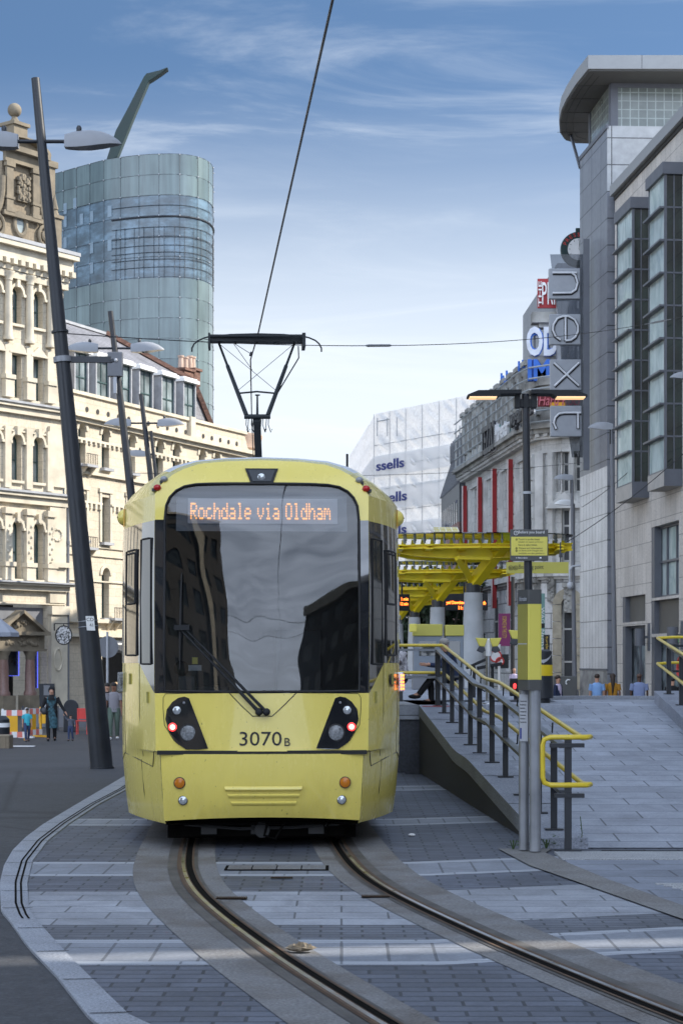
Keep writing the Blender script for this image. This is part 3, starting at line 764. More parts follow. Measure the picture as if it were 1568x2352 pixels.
    gsk.tube(path, .012, 6, closed=True)
    gsk.build('windscreen_seal', 'rubber', TR, sm=60)
    # ---- windscreen
    g_ = MB(); zz = [1.416, 1.5, 1.7, 1.95, 2.2, 2.45, 2.7, 2.88, 2.96, 3.03, 3.09, 3.165, 3.225, 3.266, 3.285, 3.294]
    hw = lambda z: interp([(1.416, .868), (1.67, .874), (2.96, .874), (3.09, .862), (3.165, .83), (3.225, .775), (3.266, .70), (3.285, .60), (3.291, .48), (3.294, .3)], z)
    us = [-1 + k / 8 for k in range(17)]
    g_.grid([[(u * hw(z), fy(u * hw(z), z) + .004, z) for u in us] for z in zz])
    ws = g_.build('windscreen', 'windscreen_glass', TR, sm=80)
    # ---- lower front panel
    p = MB(); zz = [.885, 1.0, 1.15, 1.3, 1.40]
    p.grid([[(u * xcor(z), fy(u * xcor(z), z), z) for u in us] for z in zz])
    lp = p.build('front_panel', 'tram_yellow', TR, sm=40)
    def fz(zx, zy, off=.0):       # from the close view of the nose (450..1650 x 1700..3300) to the front surface
        x = (zx - 749) * .45 / 258.5; z = 1.7 - (999.6 + .45 * zy - HY) / 258.5
        return Vector((x, fy(x, z) - off, z))
    def seam(pts, r=.0045, name='panel_seam', par=lp, closed=False):
        q = MB(); q.tube([fz(a, c, .0005) for a, c in pts], r, 6, closed=closed); q.build(name, 'rubber', par)
    seam([(582, 1317), (640, 1378), (700, 1434), (800, 1434), (860, 1378), (921, 1317)])
    seam([(360, 1600), (300, 1560), (250, 1480), (243, 1400), (243, 1340), (256, 1321), (400, 1317), (749, 1316), (1098, 1317), (1242, 1321), (1255, 1340), (1255, 1400), (1248, 1480), (1198, 1560), (1138, 1600)], .003)
    # ---- head lamp clusters
    for sg in (-1, 1):
        mx = lambda x: x if sg < 0 else 2 * 749 - x
        prof = [(352, 1334), (376, 1343), (425, 1470), (474, 1598), (420, 1604), (360, 1603), (310, 1570), (275, 1515), (255, 1450), (262, 1400), (290, 1362), (322, 1340)]
        h = MB(); A = [fz(mx(x), y, .012) for x, y in prof]; Bk = [fz(mx(x), y, -.02) for x, y in prof]
        h.face(A); 
        for i in range(len(A)): h.face([A[i], A[(i + 1) % len(A)], Bk[(i + 1) % len(A)], Bk[i]])
        cl = h.build('light_cluster', 'tram_black', TR, bevel=.004)
        def lamp(x, y, r, mat, nm, dp=.012):
            q = MB(); c = fz(mx(x), y, .010); q.lathe(c, [(r, 0), (r, dp * .6), (r * .75, dp), (r * .2, dp * 1.15)], 18, M=Matrix.Rotation(R(90), 3, 'X').to_4x4())
            q.lathe(c, [(r * 1.22, -.002), (r * 1.22, .004), (r * 1.02, .006)], 18, 1, M=Matrix.Rotation(R(90), 3, 'X').to_4x4())
            q.build(nm, [mat, 'rubber'], cl, sm=40)
        lamp(292, 1490, .037, 'led_red', 'tail_light'); lamp(314, 1405, .036, 'lens', 'marker_light'); lamp(372, 1520, .067, 'lens_dark', 'headlight'); lamp(350, 1366, .012, 'dull_steel', 'sensor')
        q = MB()
        for k in range(3):
            for a in range(1 + 6 * k if k == 0 else 6 * k):
                an = 2 * math.pi * a / max(1, 6 * k); c = fz(mx(292), 1490, .0245) + Vector((.010 * k * math.cos(an), 0, .010 * k * math.sin(an)))
                q.sphere(c, .0042, 6, 4)
        q.build('led_dots', 'led_pink', cl)
    # ---- bumper
    q = MB(); zz = [.262, .28, .33, .45, .62, .78, .84, .862]
    def bf(u, z):
        x = u * xcor(z); lift = .035 * (1 - u * u) if z < .3 else 0
        return Vector((x, fy(x, z) - .012, z + lift))
    q.grid([[bf(u, z) for u in us] for z in zz])
    q.face([bf(u, .862) for u in us] + [bf(1, .862) + Vector((0, .06, 0)), bf(-1, .862) + Vector((0, .06, 0))])
    for s in (-1, 1): q.grid([[bf(s, z), bf(s, z) + Vector((0, .1, 0))] for z in zz])
    bp = q.build('bumper', 'tram_yellow', TR, sm=40)
    for (a, c, t, bt) in ((556, 953, 1790, 1816), (571, 940, 1828, 1852), (588, 925, 1867, 1890)):
        r = MB(); n = 16; rows = []
        for k, (dy, of) in enumerate(((0, .012), (.3, .028), (.6, .030), (1, .012))):
            rows.append([fz(lerp(a, c, i / n) + (dy * 8 * (1 if i < n / 2 else -1)), lerp(t, bt, dy), of) for i in range(n + 1)])
        r.grid(rows); r.build('rib', 'tram_yellow', bp, sm=50)
    for sg in (-1, 1):
        mx = lambda x: x if sg < 0 else 2 * 750 - x
        for (x, y, rr, mat, nm) in ((329, 1773, .047, 'orange_glass', 'indicator'), (346, 1863, .038, 'lens', 'fog_lamp')):
            r = MB(); c = fz(mx(x), y, .010); MX = Matrix.Rotation(R(90), 3, 'X').to_4x4()
            r.lathe(c, [(rr, 0), (rr, .008), (rr * .8, .013), (rr * .3, .016)], 20, M=MX); r.lathe(c, [(rr * 1.12, 0), (rr * 1.12, .008), (rr * 1.0, .009)], 20, 1, M=MX)
            r.build(nm, [mat, 'rubber'], bp, sm=40)
    # gap between bumper and panel
    q = MB(); q.box((-.93, .035, .858), (.93, .2, .892)); q.build('panel_gap', 'rubber', TR)
    # ---- corner and side panel seams
    for sg in (-1, 1):
        def ss(pts, r=.004):
            q = MB(); q.tube([S(sg, w, z, .001) for w, z in pts], r, 6); q.build('panel_seam', 'rubber', body)
        ss([(0, .885), (.06, .88), (.16, .74), (.5, .79), (.9, .82), (1.0, .76), (1.6, .76), (3, .76)])
        ss([(.40, .79), (.385, .5), (.38, .22)], .003)
        ss([(.0, .86), (.0, .5), (.01, .22)], .004)
        # black window band along the cab and the flank, windows set in it
        o = MB()
        ww = [0, .08, .16, .24, .35, .5, .7, .85, 1.0, 1.5, 3, 6, 9, 12.3]
        lo = lambda w: lerp(1.402, 1.67, min(1, w / .35)) if w < .35 else 1.67
        o.grid([[S(sg, w, lerp(lo(w), 2.955, t), .004) for w in ww] for t in (0, .25, .5, .75, 1)])
        band = o.build('window_band', 'tram_black', TR, sm=40)
        def pane(w0, w1, z0, z1, off=.010, nm='side_window', mat='dark_glass', par=band, fr=True):
            q = MB(); n = 5
            q.grid([[S(sg, lerp(w0, w1, i / n), lerp(z0, z1, t), off) for i in range(n + 1)] for t in (0, .5, 1)])
            w_ = q.build(nm, mat, par, sm=60)
            if fr:
                f = MB(); loop = [S(sg, lerp(w0, w1, i / n), z0, off) for i in range(n + 1)] + [S(sg, lerp(w1, w0, i / n), z1, off) for i in range(n + 1)]
                f.tube(loop, .010, 6, closed=True); f.build('frame', 'rubber', w_)
            return w_
        pane(.06, .29, 1.66, 2.80)
        w_ = pane(.40, .78, 1.74, 2.72)
        pane(.43, .75, 2.22, 2.69, .016, 'sliding_pane', par=w_, fr=True)
        pane(1.2, 2.2, 1.75, 2.85); 
        for k in range(5): pane(2.5 + k * 1.9, 4.2 + k * 1.9, 1.70, 2.85)
        # cab door handle recess
        for zc in (1.52, 1.36): q = MB(); q.tube([S(sg, .62 if zc > 1.4 else .14, zc - .05, .006), S(sg, .62 if zc > 1.4 else .14, zc + .05, .006)], .012, 6); q.build('door_handle', 'sign_olive', TR)
        ss([(.35, 1.66), (.352, 1.2), (.352, .82)], .0025); ss([(.86, 1.66), (.862, 1.2), (.862, .82)], .0025)
        # camera dome, roof marker lamps, side lamp
        q = MB(); c = S(sg, 1.1, 3.085, -.01); q.sphere(c, (.085, .085, .085), 16, 9); q.sphere(c + Vector((sg * .078, -.03, 0)), .008, 6, 4, 1)
        q.build('camera_dome', ['tram_yellow', 'ink'], TR, sm=60)
        px, pz = sg * .945, 3.245; py = fy(.94, 3.24)
        q = MB(); q.sphere((px, py - .005, pz + .01), (.036, .03, .030), 10, 6, 1); q.box((px - .05, py + .0, pz - .02), (px + .05, py + .09, pz + .005), None, 2)
        q.sphere((sg * .885, fy(.88, 3.32), 3.335), (.035, .03, .028), 10, 6, 0); q.box((sg * .885 - .04, fy(.88, 3.32) + .0, 3.30), (sg * .885 + .04, fy(.88, 3.32) + .09, 3.325), None, 2)
        q.build('roof_marker_lamp', ['dull_steel', 'red_glass', 'dark_grey'], TR, sm=50)
        q = MB(); c = S(sg, 1.02, 1.485)
        q.box((c.x - .02, c.y - .05, 1.39), (c.x + sg * .045 if sg > 0 else c.x + .02, c.y + .05, 1.58)) if sg > 0 else q.box((c.x - .045, c.y - .05, 1.39), (c.x + .02, c.y + .05, 1.58))
        hz = q.build('side_lamp', 'lens_dark' if sg < 0 else 'lens', TR, bevel=.012)
        if sg > 0:
            q = MB()
            for k in range(5):
                for dx in (.012, .034): q.box((c.x + dx, c.y - .056, 1.41 + k * .032), (c.x + dx + .012, c.y - .050, 1.43 + k * .032))
            q.build('led_dots', 'led_orange', hz)
        # warning plate and lettering
        q = MB(); q.grid([[S(sg, w, z, .006) for w in (.92, 1.0)] for z in (2.98, 3.16)], 0); q.build('warning_sticker', 'orange_paint', body)
        # lettering on the flank
        d = (S(sg, 1.0, 1.45) - S(sg, .55, 1.45)); d.z = 0
        if sg > 0:
            ux = d.normalized(); n = Vector((ux.y, -ux.x, 0))
            text('Metrolink', .175, mat4(S(1, .50, 1.50, .008), ux, (0, 0, 1), n), 'ink', TR, ext=.001, bold=.001, sx=.95)
            text('3', .26, mat4(S(1, .945, 2.03, .012), ux, (0, 0, 1), n), 'pale_grey', TR, ext=.001, sx=.95)
        else:
            ux = -d.normalized(); n = Vector((ux.y, -ux.x, 0))
            text('Metrolink', .175, mat4(S(-1, 1.6, 1.50, .008), Vector((0, -1, 0)), (0, 0, 1), Vector((-1, 0, 0))), 'ink', TR, ext=.001)
    # ---- fleet number
    MF = lambda zx, zy, off=.006: mat4(fz(zx, zy, off), (1, 0, 0), (0, 0.02, 1), (0, -1, .02))
    text('3070', .178, MF(626, 1553), 'ink', lp, ext=.0015, sx=1.10, name='fleet_number')
    text('B', .105, MF(858, 1568), 'ink', lp, ext=.0015, sx=1.0, name='fleet_letter')
    # ---- head lamp over the windscreen
    def fr_poly(pts, off0, off1, name, mat, par, bev=0):
        q = MB(); A = [fz2(x, y, off1) for x, y in pts]; Bk = [fz2(x, y, off0) for x, y in pts]; q.face(A)
        for i in range(len(A)): q.face([A[i], A[(i + 1) % len(A)], Bk[(i + 1) % len(A)], Bk[i]])
        return q.build(name, mat, par, bevel=bev)
    def fz2(zx, zy, off=0.0):      # same close view, higher (set back) part of the nose
        x = (zx - 749) * .45 / 254.0; z = 1.7 - (999.6 + .45 * zy - HY) / 254.0
        return Vector((x, fy(x, z) - off, z))
    tl = fr_poly([(662, 163), (832, 163), (806, 241), (690, 241)], -.06, .012, 'top_lamp', 'rubber', TR, .005)
    fr_poly([(678, 172), (816, 172), (794, 234), (702, 234)], .005, .016, 'lamp_cover', 'lamp_cover', tl)
    q = MB(); q.lathe(fz2(745, 212, .016), [(.034, 0), (.034, .006), (.02, .012), (.004, .014)], 18, M=Matrix.Rotation(R(90), 3, 'X').to_4x4()); q.build('lamp_lens', 'lens', tl, sm=50)
    # ---- wiper
    q = MB()
    a0, a1 = fz(732, 1412, .05), fz(325, 985, .05)
    q.tube([a0, lerp(a0, a1, .3) + Vector((0, -.015, 0)), lerp(a0, a1, .7) + Vector((0, -.02, 0)), a1], [.017, .014, .010, .008], 8)
    b0, b1 = fz(770, 1412, .05), fz(352, 985, .055)
    q.tube([b0, lerp(b0, b1, .5) + Vector((0, -.02, 0)), b1], [.015, .011, .007], 8)
    for c in (fz(732, 1412, .0), fz(770, 1412, .0)): q.lathe(c, [(.034, 0), (.034, .045), (.026, .062), (.01, .068)], 12, M=Matrix.Rotation(R(90), 3, 'X').to_4x4())
    q.box(fz(300, 995, .05), fz(378, 968, .07)) 
    wp = q.build('wiper', 'black_matt', TR, sm=50)
    q = MB(); q.tube([fz(337, 700, .03), fz(333, 850, .03), fz(331, 985, .035), fz(330, 1100, .03), fz(329, 1195, .03)], [.006, .010, .013, .010, .006], 6); q.build('wiper_blade', 'rubber', wp)
    # ---- destination display behind the glass
    disp = MB(); zc = lambda y: 1.7 - (999.6 + .45 * y - HY) / 253.5
    xx = lambda x: (x - 749) * .45 / 253.5
    dy = lambda z: yf(z) + .10
    def panel(mb, x0, x1, y0, y1, off, m):
        z0, z1 = zc(y1), zc(y0)
        mb.face([(xx(x0), dy(z0) - off, z0), (xx(x1), dy(z0) - off, z0), (xx(x1), dy(z1) - off, z1), (xx(x0), dy(z1) - off, z1)], m)
    panel(disp, 313, 1182, 262, 492, 0, 0); panel(disp, 372, 1134, 322, 453, .006, 1)
    ds = disp.build('destination_display', ['display_frame', 'led_panel'], TR)
    FONT = {'R': ['11110', '10001', '10001', '11110', '10100', '10010', '10001'], 'o': ['00000', '00000', '01110', '10001', '10001', '10001', '01110'],
            'c': ['00000', '00000', '01110', '10000', '10000', '10001', '01110'], 'h': ['10000', '10000', '10110', '11001', '10001', '10001', '10001'],
            'd': ['00001', '00001', '01101', '10011', '10001', '10001', '01111'], 'a': ['00000', '00000', '01110', '00001', '01111', '10001', '01111'],
            'l': ['01100', '00100', '00100', '00100', '00100', '00100', '01110'], 'e': ['00000', '00000', '01110', '10001', '11111', '10000', '01110'],
            'v': ['00000', '00000', '10001', '10001', '10001', '01010', '00100'], 'i': ['00100', '00000', '01100', '00100', '00100', '00100', '01110'],
            'O': ['01110', '10001', '10001', '10001', '10001', '10001', '01110'], 'm': ['00000', '00000', '11010', '10101', '10101', '10001', '10001'], ' ': ['000'] * 7}
    led = MB(); s = 'Rochdale via Oldham'
    tot = sum(len(FONT[c][0]) + 1 for c in s) - 1; step = 712.0 / tot; cx = 386.0
    for c in s:
        gl = FONT[c]
        for r_, row in enumerate(gl):
            for k, ch in enumerate(row):
                if ch == '1':
                    y0 = 346 + r_ * 12.6; x0 = cx + k * step
                    panel(led, x0, x0 + step * .86, y0, y0 + 8.5, .010, 0)
        cx += (len(gl[0]) + 1) * step
    led.build('led_dots', 'led_amber', ds, recalc=False)
    # ---- cab interior seen through the windscreen
    c = MB(); c.box((-1.15, .95, 1.0), (1.15, 2.6, 1.30)); c.box((-.87, .20, 1.02), (.87, .95, 1.33))
    c.box((-1.2, 2.6, 1.0), (1.2, 2.66, 3.3), m=0); c.box((.15, 2.4, 1.3), (.62, 2.58, 2.0), m=1); c.box((-.80, .5, 1.33), (-.30, .85, 1.46), m=1)
    c.box((-.76, .30, 1.33), (-.60, .42, 1.55), m=1)
    cab = c.build('cab_interior', ['cab_dark', 'dark_grey'], TR, bevel=.01)
    c = MB(); x = (402 - 749) * .45 / 258; c.box((x - .025, .36, 1.66), (x + .025, .365, 1.72)); c.build('yellow_card', 'sign_yellow', cab)
    c = MB(); c.box((x - .06, .37, 1.60), (x + .06, .40, 1.65)); c.build('ticket_unit', 'pale_grey', cab)
    c = MB(); c.tube([(x - .12, .40, 1.35), (x - .12, .40, 1.60)], .02, 8); c.sphere((x - .12, .38, 1.62), (.07, .03, .07), 12, 7); c.build('microphone', 'rubber', cab)
    # ---- running gear
    u = MB(); u.box((-.86, .55, .07), (.86, 12.5, .235)); u.box((-.74, .40, .10), (.74, .6, .255)); u.tube([(.05, .25, .24), (.02, .22, .12), (.12, .22, .09), (.2, .25, .24)], .012, 6)
    u.tube([(.55, .28, .25), (.57, .25, .13), (.6, .3, .25)], .010, 6)
    for sx in (-.55, -.1, .42): u.box((sx, .36, .12), (sx + .14, .40, .20), m=1)
    u.tube([(-.7, .37, .21), (-.2, .36, .17), (.3, .36, .18), (.7, .37, .21)], .016, 6, m=1); u.tube([(0, .30, .16), (0, .55, .17)], .07, 10, m=1)
    ug = u.build('underframe', ['groove', 'dark_steel_gear'], TR)  # low near-black box also stands for the shade under the tram
    for yb in (2.1, 3.9, 10.2, 12.0):
        for sg in (-1, 1):
            w_ = MB(); MX = Matrix.Rotation(R(90), 3, 'Y').to_4x4()
            w_.lathe((sg * .7175 - .06, yb, .31), [(.1, 0), (.30, 0), (.30, .09), (.315, .1), (.315, .12), (.1, .12)], 20, M=MX); w_.build('wheel', 'rust', ug, sm=30)
    # ---- pantograph
    pg = MB(); q = lambda vx, vy, D=27.0: tp(vx, vy, D)
    lo, hi = q(545, 1054, 27.4), q(655, 1040, 27.4)
    cxp = (lo.x + hi.x) / 2; z0 = 3.62
    pg.box((cxp - .36, lo.y - .5, z0), (cxp + .36, lo.y + .5, 3.70)); pg.box((cxp - .31, lo.y - .45, 3.70), (cxp + .31, lo.y + .45, 3.80))
    kn = q(590, 957, 26.2); knz = kn.z
    pg.beam((cxp, lo.y + .35, 3.78), (kn.x, kn.y, knz - .03), .10, .12)
    pg.beam((cxp - .03, lo.y + .45, 3.78), (kn.x - .03, kn.y + .1, knz - .1), .025, .03)
    pg.tube([q(561, 957, 26.2), q(621, 957, 26.2)], .035, 10)
    hl, hr = q(503, 789, 27.0), q(676, 789, 27.0); kl, kr = q(566, 954, 26.2), q(615, 954, 26.2)
    for k_, h_ in ((kl, hl), (kr, hr)): pg.tube([k_, lerp(k_, h_, .68), lerp(k_, h_, .70), h_], [.033, .028, .019, .017], 8)
    a, b_ = lerp(kl, hl, .30), lerp(kr, hr, .30); pg.tube([a, (a + b_) / 2 + Vector((0, 0, .025)), b_], .014, 6)
    pg.tube([q(591, 953, 26.2), q(591, 908, 26.5)], [.018, .012], 8); pg.tube([q(586, 907.5, 26.5), q(597, 907.5, 26.5)], .012, 6)
    a, b_ = q(685, 795, 27.0), q(686, 822, 27.0); pg.tube([a, b_, lerp(kr, hr, .22)], .010, 6)
    for s0, s1 in ((lerp(kl, hl, .33), hr), (lerp(kr, hr, .33), hl)): pg.tube([s0, s1], .004, 4)
    for vx in (566, 571, 578, 582, 600, 604, 612, 617):
        e = 8 if vx in (566, 578, 604, 617) else -4
        pg.tube([q(vx, 962, 26.2), q(vx - 1, 975, 26.2), q(vx + e * .6, 993, 26.2), q(vx + e, 985, 26.2)], .006, 5)
    fr = pg.build('pantograph_frame', 'panto', TR, sm=45)
    hd = MB()
    for dd in (-.17, .17):
        hd.tube([q(vx, vy, 27 + dd) for vx, vy in ((441, 808), (441, 800), (446, 790), (456, 782), (470, 776), (482, 773), (530, 768.5), (590, 767), (650, 768.5), (698, 773), (710, 776), (724, 782), (733, 790), (738, 800), (738, 808))], .012, 7)
        A = q(482, 771, 27 + dd); B_ = q(698, 771, 27 + dd); hd.beam(A, B_, .05, .03)
    hd.box(tuple(q(482, 783, 26.85)), tuple(q(697, 777, 27.15)))
    for vx in (481, 697): hd.box(tuple(q(vx - 3, 795, 26.8)), tuple(q(vx + 3, 775, 27.2)))
    for vx in (541, 590, 632): hd.box(tuple(q(vx - 2.5, 788, 26.95)), tuple(q(vx + 2.5, 780, 27.05)))
    hd.build('pantograph_head', 'panto', fr, sm=45)
    # short aerial on the roof
    q_ = MB(); a = TI @ P(797, 1057, 27); q_.box((a.x - .02, a.y - .05, 3.58), (a.x + .02, a.y + .05, 4.65 - .0)) if False else q_.box((a.x - .016, a.y - .03, 3.55), (a.x + .016, a.y + .03, gz(1043, 27)))
    q_.build('aerial', 'black_matt', TR)
    return TR
def mk_tram_mats():
    glass_clear('windscreen_glass', (0.72, 0.76, 0.78), 1.62, 0.05, .11)
    t = NT('lens_dark'); t.col(t.ramp(t.noise(t.obj(), 60, 2), (.3, (.10, .105, .11)), (.7, (.28, .29, .30)))); t.b.inputs['Roughness'].default_value = .12; reg(t)
    plain('dark_steel_gear', (.05, .05, .05), .6, .3); plain('lamp_cover', (0.035, 0.038, 0.042), 0.2); plain('display_frame', (0.19, 0.205, 0.23), 0.6, var=0.1)
    plain('cab_dark', (0.055, 0.058, 0.062), 0.6); plain('panto', (0.012, 0.016, 0.018), 0.5, 0.2)
    emit('led_pink', (1.0, 0.42, 0.36), 2.2)
mk_tram_mats()
TRAM = build_tram()
# ================================================================== stone corner building on the left
def settle(root, loc):
    loc = Vector(loc); root.location = loc
    for c in root.children: c.matrix_parent_inverse = Matrix.Translation(-loc)
def mk_left_mats():
    st = dict(var=.07, rough=.85, mc=.72, stain=.16, bumpk=.35, grain=9)
    blocks('sandstone', (0.57, 0.505, 0.395), 0.85, 0.36, .010, streak=.38, dirt=(.62, .56, .48), **st)
    blocks('sandstone_worn', (0.23, 0.185, 0.128), 0.85, 0.36, .012, streak=.5, dirt=(.45, .40, .33), **st)
    blocks('sandstone_wing', (0.57, 0.50, 0.39), 0.95, 0.40, .011, streak=.22, dirt=(.66, .60, .50), **st)
    plain('stone_trim', (0.58, 0.52, 0.41), 0.85, var=.22, vs=1.3, bump=.15, bs=14)
    plain('stone_trim_dark', (0.21, 0.175, 0.125), 0.88, var=.4, vs=1.6, bump=.2, bs=14)
    plain('pink_granite', (0.20, 0.115, 0.095), 0.35, var=.3, vs=20)
    plain('lead', (0.34, 0.35, 0.37), .6, var=.2)
    blocks('slate', (0.185, 0.185, 0.205), 0.30, 0.22, .012, .6, .18, .7, stain=.3, grain=20)
    blocks('brick_red', (0.20, 0.105, 0.075), 0.24, 0.085, .010, .7, .35, .9, stain=.3, grain=20)
    plain('pink_plaster', (0.55, 0.40, 0.31), .9, var=.15)
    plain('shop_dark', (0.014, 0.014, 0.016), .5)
mk_left_mats()
def bar(pl, mb, u0, u1, z0, z1, out, inn=-.05, m=None): pl.box(mb, u0, u1, z0, z1, inn, out, m)
def build_pavilion():
    T = thing('stone_building', 'sunlit sandstone corner building with tall arched windows and a curved gable topped by a ball', 'building')
    d = Vector((.588, .809, 0)).normalized(); b = Vector((gx(146, 85), 85, 0)); a = b - d * 34
    pl = Plane(a, b); L = pl.L
    U = lambda vx: pl.px(vx, 1000)[0]
    Z = lambda vy, vx=40: pl.px(vx, vy)[1]
    base = -.76
    cols = [(25, 50), (74, 99), (-24, 1), (-73, -48)]
    rows = [(658, 745, True), (814, 914, False), (997, 1104, True), (1195, 1330, True)]
    W_ = MB()
    ops = []
    for c0, c1 in cols:
        for t, bt, ar in rows: ops.append((U(c0), U(c1), Z(bt), Z(t), ar))
    far_u = [U(-48) - 2.4 - 2.9 * k for k in range(9)]
    for uu in far_u:
        if uu > 1.5:
            for t, bt, ar in rows: ops.append((uu - .4, uu + .4, Z(bt), Z(t), ar))
    door = (U(-60), U(108), base, Z(1386, 60), False); ops.append(door)
    zc0 = Z(590, 0); zc1 = Z(546, 0)
    wall(W_, pl, 0, L, base, zc1, ops, .42)
    # right return and back
    r0 = pl.pt(L, base); back = pl.n * -9
    W_.face([pl.pt(L, base), pl.pt(L, base) + back, pl.pt(L, zc1) + back, pl.pt(L, zc1)])
    W_.face([pl.pt(0, zc1), pl.pt(L, zc1), pl.pt(L, zc1) + back, pl.pt(0, zc1) + back])
    W_.build('wall', 'sandstone', T)
    for i, (u0, u1, z0, z1, ar) in enumerate(ops[:-1]):
        window(pl, T, u0, u1, z0, z1, -.36, ar, 'green_frame', 'win_glass', .07, 1, (.46,))
    # cornices and string courses
    for (vy0, vy1, out, mat) in ((917, 945, .40, 0), (1122, 1152, .42, 0), (1333, 1354, .55, 0)):
        c = MB(); z1, z0 = Z(vy0, 0), Z(vy1, 0); h = z1 - z0
        bar(pl, c, 0, L + out * .8, z1 - h * .18, z1, out, m=1); bar(pl, c, 0, L + out * .6, z1 - h * .45, z1 - h * .18, out * .8); bar(pl, c, 0, L + out * .35, z0, z1 - h * .45, out * .45)
        bar(pl, c, 0, L + .1, z0 - h * 1.5, z0 - h * 1.35, .10)
        c.build('string_course', ['stone_trim', 'lead'], T)
    c = MB(); h = zc1 - zc0
    bar(pl, c, 0, L + .42, zc1 - .16, zc1, .72, m=1); bar(pl, c, 0, L + .38, zc1 - .38, zc1 - .16, .68); bar(pl, c, 0, L + .25, zc0 - .05, zc1 - .38, .42)
    k = 0
    while k * .46 < L + .1:
        bar(pl, c, k * .46, k * .46 + .24, zc0 - .30, zc0 - .05, .54); k += 1
    bar(pl, c, 0, L + .15, zc0 - .52, zc0 - .30, .28); bar(pl, c, 0, L + .12, Z(634, 0), Z(618, 0), .22)
    c.build('cornice', ['stone_trim', 'lead'], T)
    # columns and pilasters between the windows
    for k, (p0, p1) in enumerate(((8, 22), (57, 71), (-41, -27), (-90, -76), (106, 118))):
        uc = (U(p0) + U(p1)) / 2
        m = MB(); zb, zt = Z(786), Z(630)
        m.lathe(pl.pt(uc, 0, .14), [(.24, zb), (.24, zb + .12), (.19, zb + .2), (.185, zb + .8), (.165, zt - .42), (.20, zt - .40), (.19, zt - .34), (.26, zt - .12), (.30, zt - .05), (.30, zt)], 16)
        m.build('column', 'stone_trim', T, sm=40)
        m = MB()
        bar(pl, m, uc - .20, uc + .20, Z(868), Z(792), .16); bar(pl, m, uc - .27, uc + .27, Z(916), Z(868), .26); bar(pl, m, uc - .31, uc + .31, Z(875), Z(865), .32)
        bar(pl, m, uc - .19, uc + .19, Z(1122), Z(982), .15)
        bar(pl, m, uc - .22, uc + .22, Z(1300), Z(1170), .18); bar(pl, m, uc - .28, uc + .28, Z(1333), Z(1300), .26); bar(pl, m, uc - .33, uc + .33, Z(1302), Z(1292), .32); bar(pl, m, uc - .28, uc + .28, Z(1182), Z(1168), .27)
        for q in range(7): m.sphere(pl.pt(uc + .07 * (-1) ** q, Z(1280 - q * 12), .18), (.07, .07, .08), 6, 4)
        m.build('pilaster', 'stone_trim', T)
    # corner pier
    m = MB(); bar(pl, m, U(111), L + .04, Z(1385, 120), Z(1165, 120), .14); bar(pl, m, U(109), L + .1, Z(1303, 120), Z(1292, 120), .30)
    bar(pl, m, U(111), L + .04, Z(1118, 120), Z(980, 120), .12); bar(pl, m, U(111), L + .05, base, Z(1396, 120), .22); bar(pl, m, U(109), L + .12, Z(1412, 120), Z(1392, 120), .32)
    bar(pl, m, U(109), L + .12, base, Z(1618, 120), .34)
    rd = random.Random(5)
    for q in range(26):
        an = q / 26 * 6.283; m.sphere(pl.pt(lerp(U(114), U(139), .5 + .42 * math.cos(an)), Z(1229 + 13 * math.sin(an), 126), .15), .045 + rd.random() * .03, 6, 4)
    zc = Z(1515, 126); uc = U(126)
    m.tube([pl.pt(uc + .26 * math.cos(t * .3927), zc + .5 * math.sin(t * .3927), .23) for t in range(16)], .05, 6, closed=True)
    m.build('corner_pier', 'stone_trim', T)
    # arches: raised hoods and keystones
    for c0, c1 in cols:
        for (t, bt, ar) in rows:
            if not ar: 
                m = MB(); u0, u1 = U(c0) - .1, U(c1) + .1; z = Z(t)
                peak = (c0 == 74)
                if peak: m.prism([(u0 - .08, z + .08), (u1 + .08, z + .08), ((u0 + u1) / 2, z + .5)], pl.M(0, 0, 0), .14)
                else: m.prism([(u0 - .08, z + .08)] + [((u0 + u1) / 2 - (u1 - u0 + .16) / 2 * math.cos(math.pi * i / 10), z + .08 + .42 * math.sin(math.pi * i / 10)) for i in range(1, 10)] + [(u1 + .08, z + .08)], pl.M(0, 0, 0), .14)
                bar(pl, m, u0 - .1, u1 + .1, z + .02, z + .1, .18)
                m.build('window_head', 'stone_trim', T); continue
            u0, u1, z1 = U(c0), U(c1), Z(t); r = (u1 - u0) / 2
            A = arch_pts(u0, u1, z1 - r, 12); Bq = arch_pts(u0 - .13, u1 + .13, z1 - r, 12); m = MB()
            for i in range(12): m.prism([A[i], A[i + 1], Bq[i + 1], Bq[i]], pl.M(0, 0, 0), .12)
            bar(pl, m, u0 - .16, u0, z1 - r - .12, z1 - r, .16); bar(pl, m, u1, u1 + .16, z1 - r - .12, z1 - r, .16)
            bar(pl, m, (u0 + u1) / 2 - .09, (u0 + u1) / 2 + .09, z1 - .06, z1 + .34, .2)
            m.build('window_arch', 'stone_trim', T)
            m = MB(); bar(pl, m, u0 - .06, u1 + .06, Z(bt) - .12, Z(bt), .14); m.build('window_sill', 'stone_trim', T)
    # shop opening under the arches: fascia, dark room, portico
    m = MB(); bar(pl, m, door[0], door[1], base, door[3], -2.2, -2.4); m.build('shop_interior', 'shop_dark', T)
    m = MB(); bar(pl, m, door[0], U(106), Z(1447, 60), Z(1395, 60), -.20, -.4); m.build('shop_fascia', 'mid_grey', T)
    po = MB(); P_ = lambda vx, vy: (pl.px(vx, vy, .55)[0], pl.px(vx, vy, .55)[1])
    pk = P_(52, 1408); rt = P_(105, 1449); lf = P_(-4, 1444)
    po.prism([(lf[0], pk[1] - (pk[0] - lf[0]) * .62), (rt[0], pk[1] - (rt[0] - pk[0]) * .62), pk], pl.M(0, 0, -.1), .5, 0)
    w0 = rt[0] - pk[0]
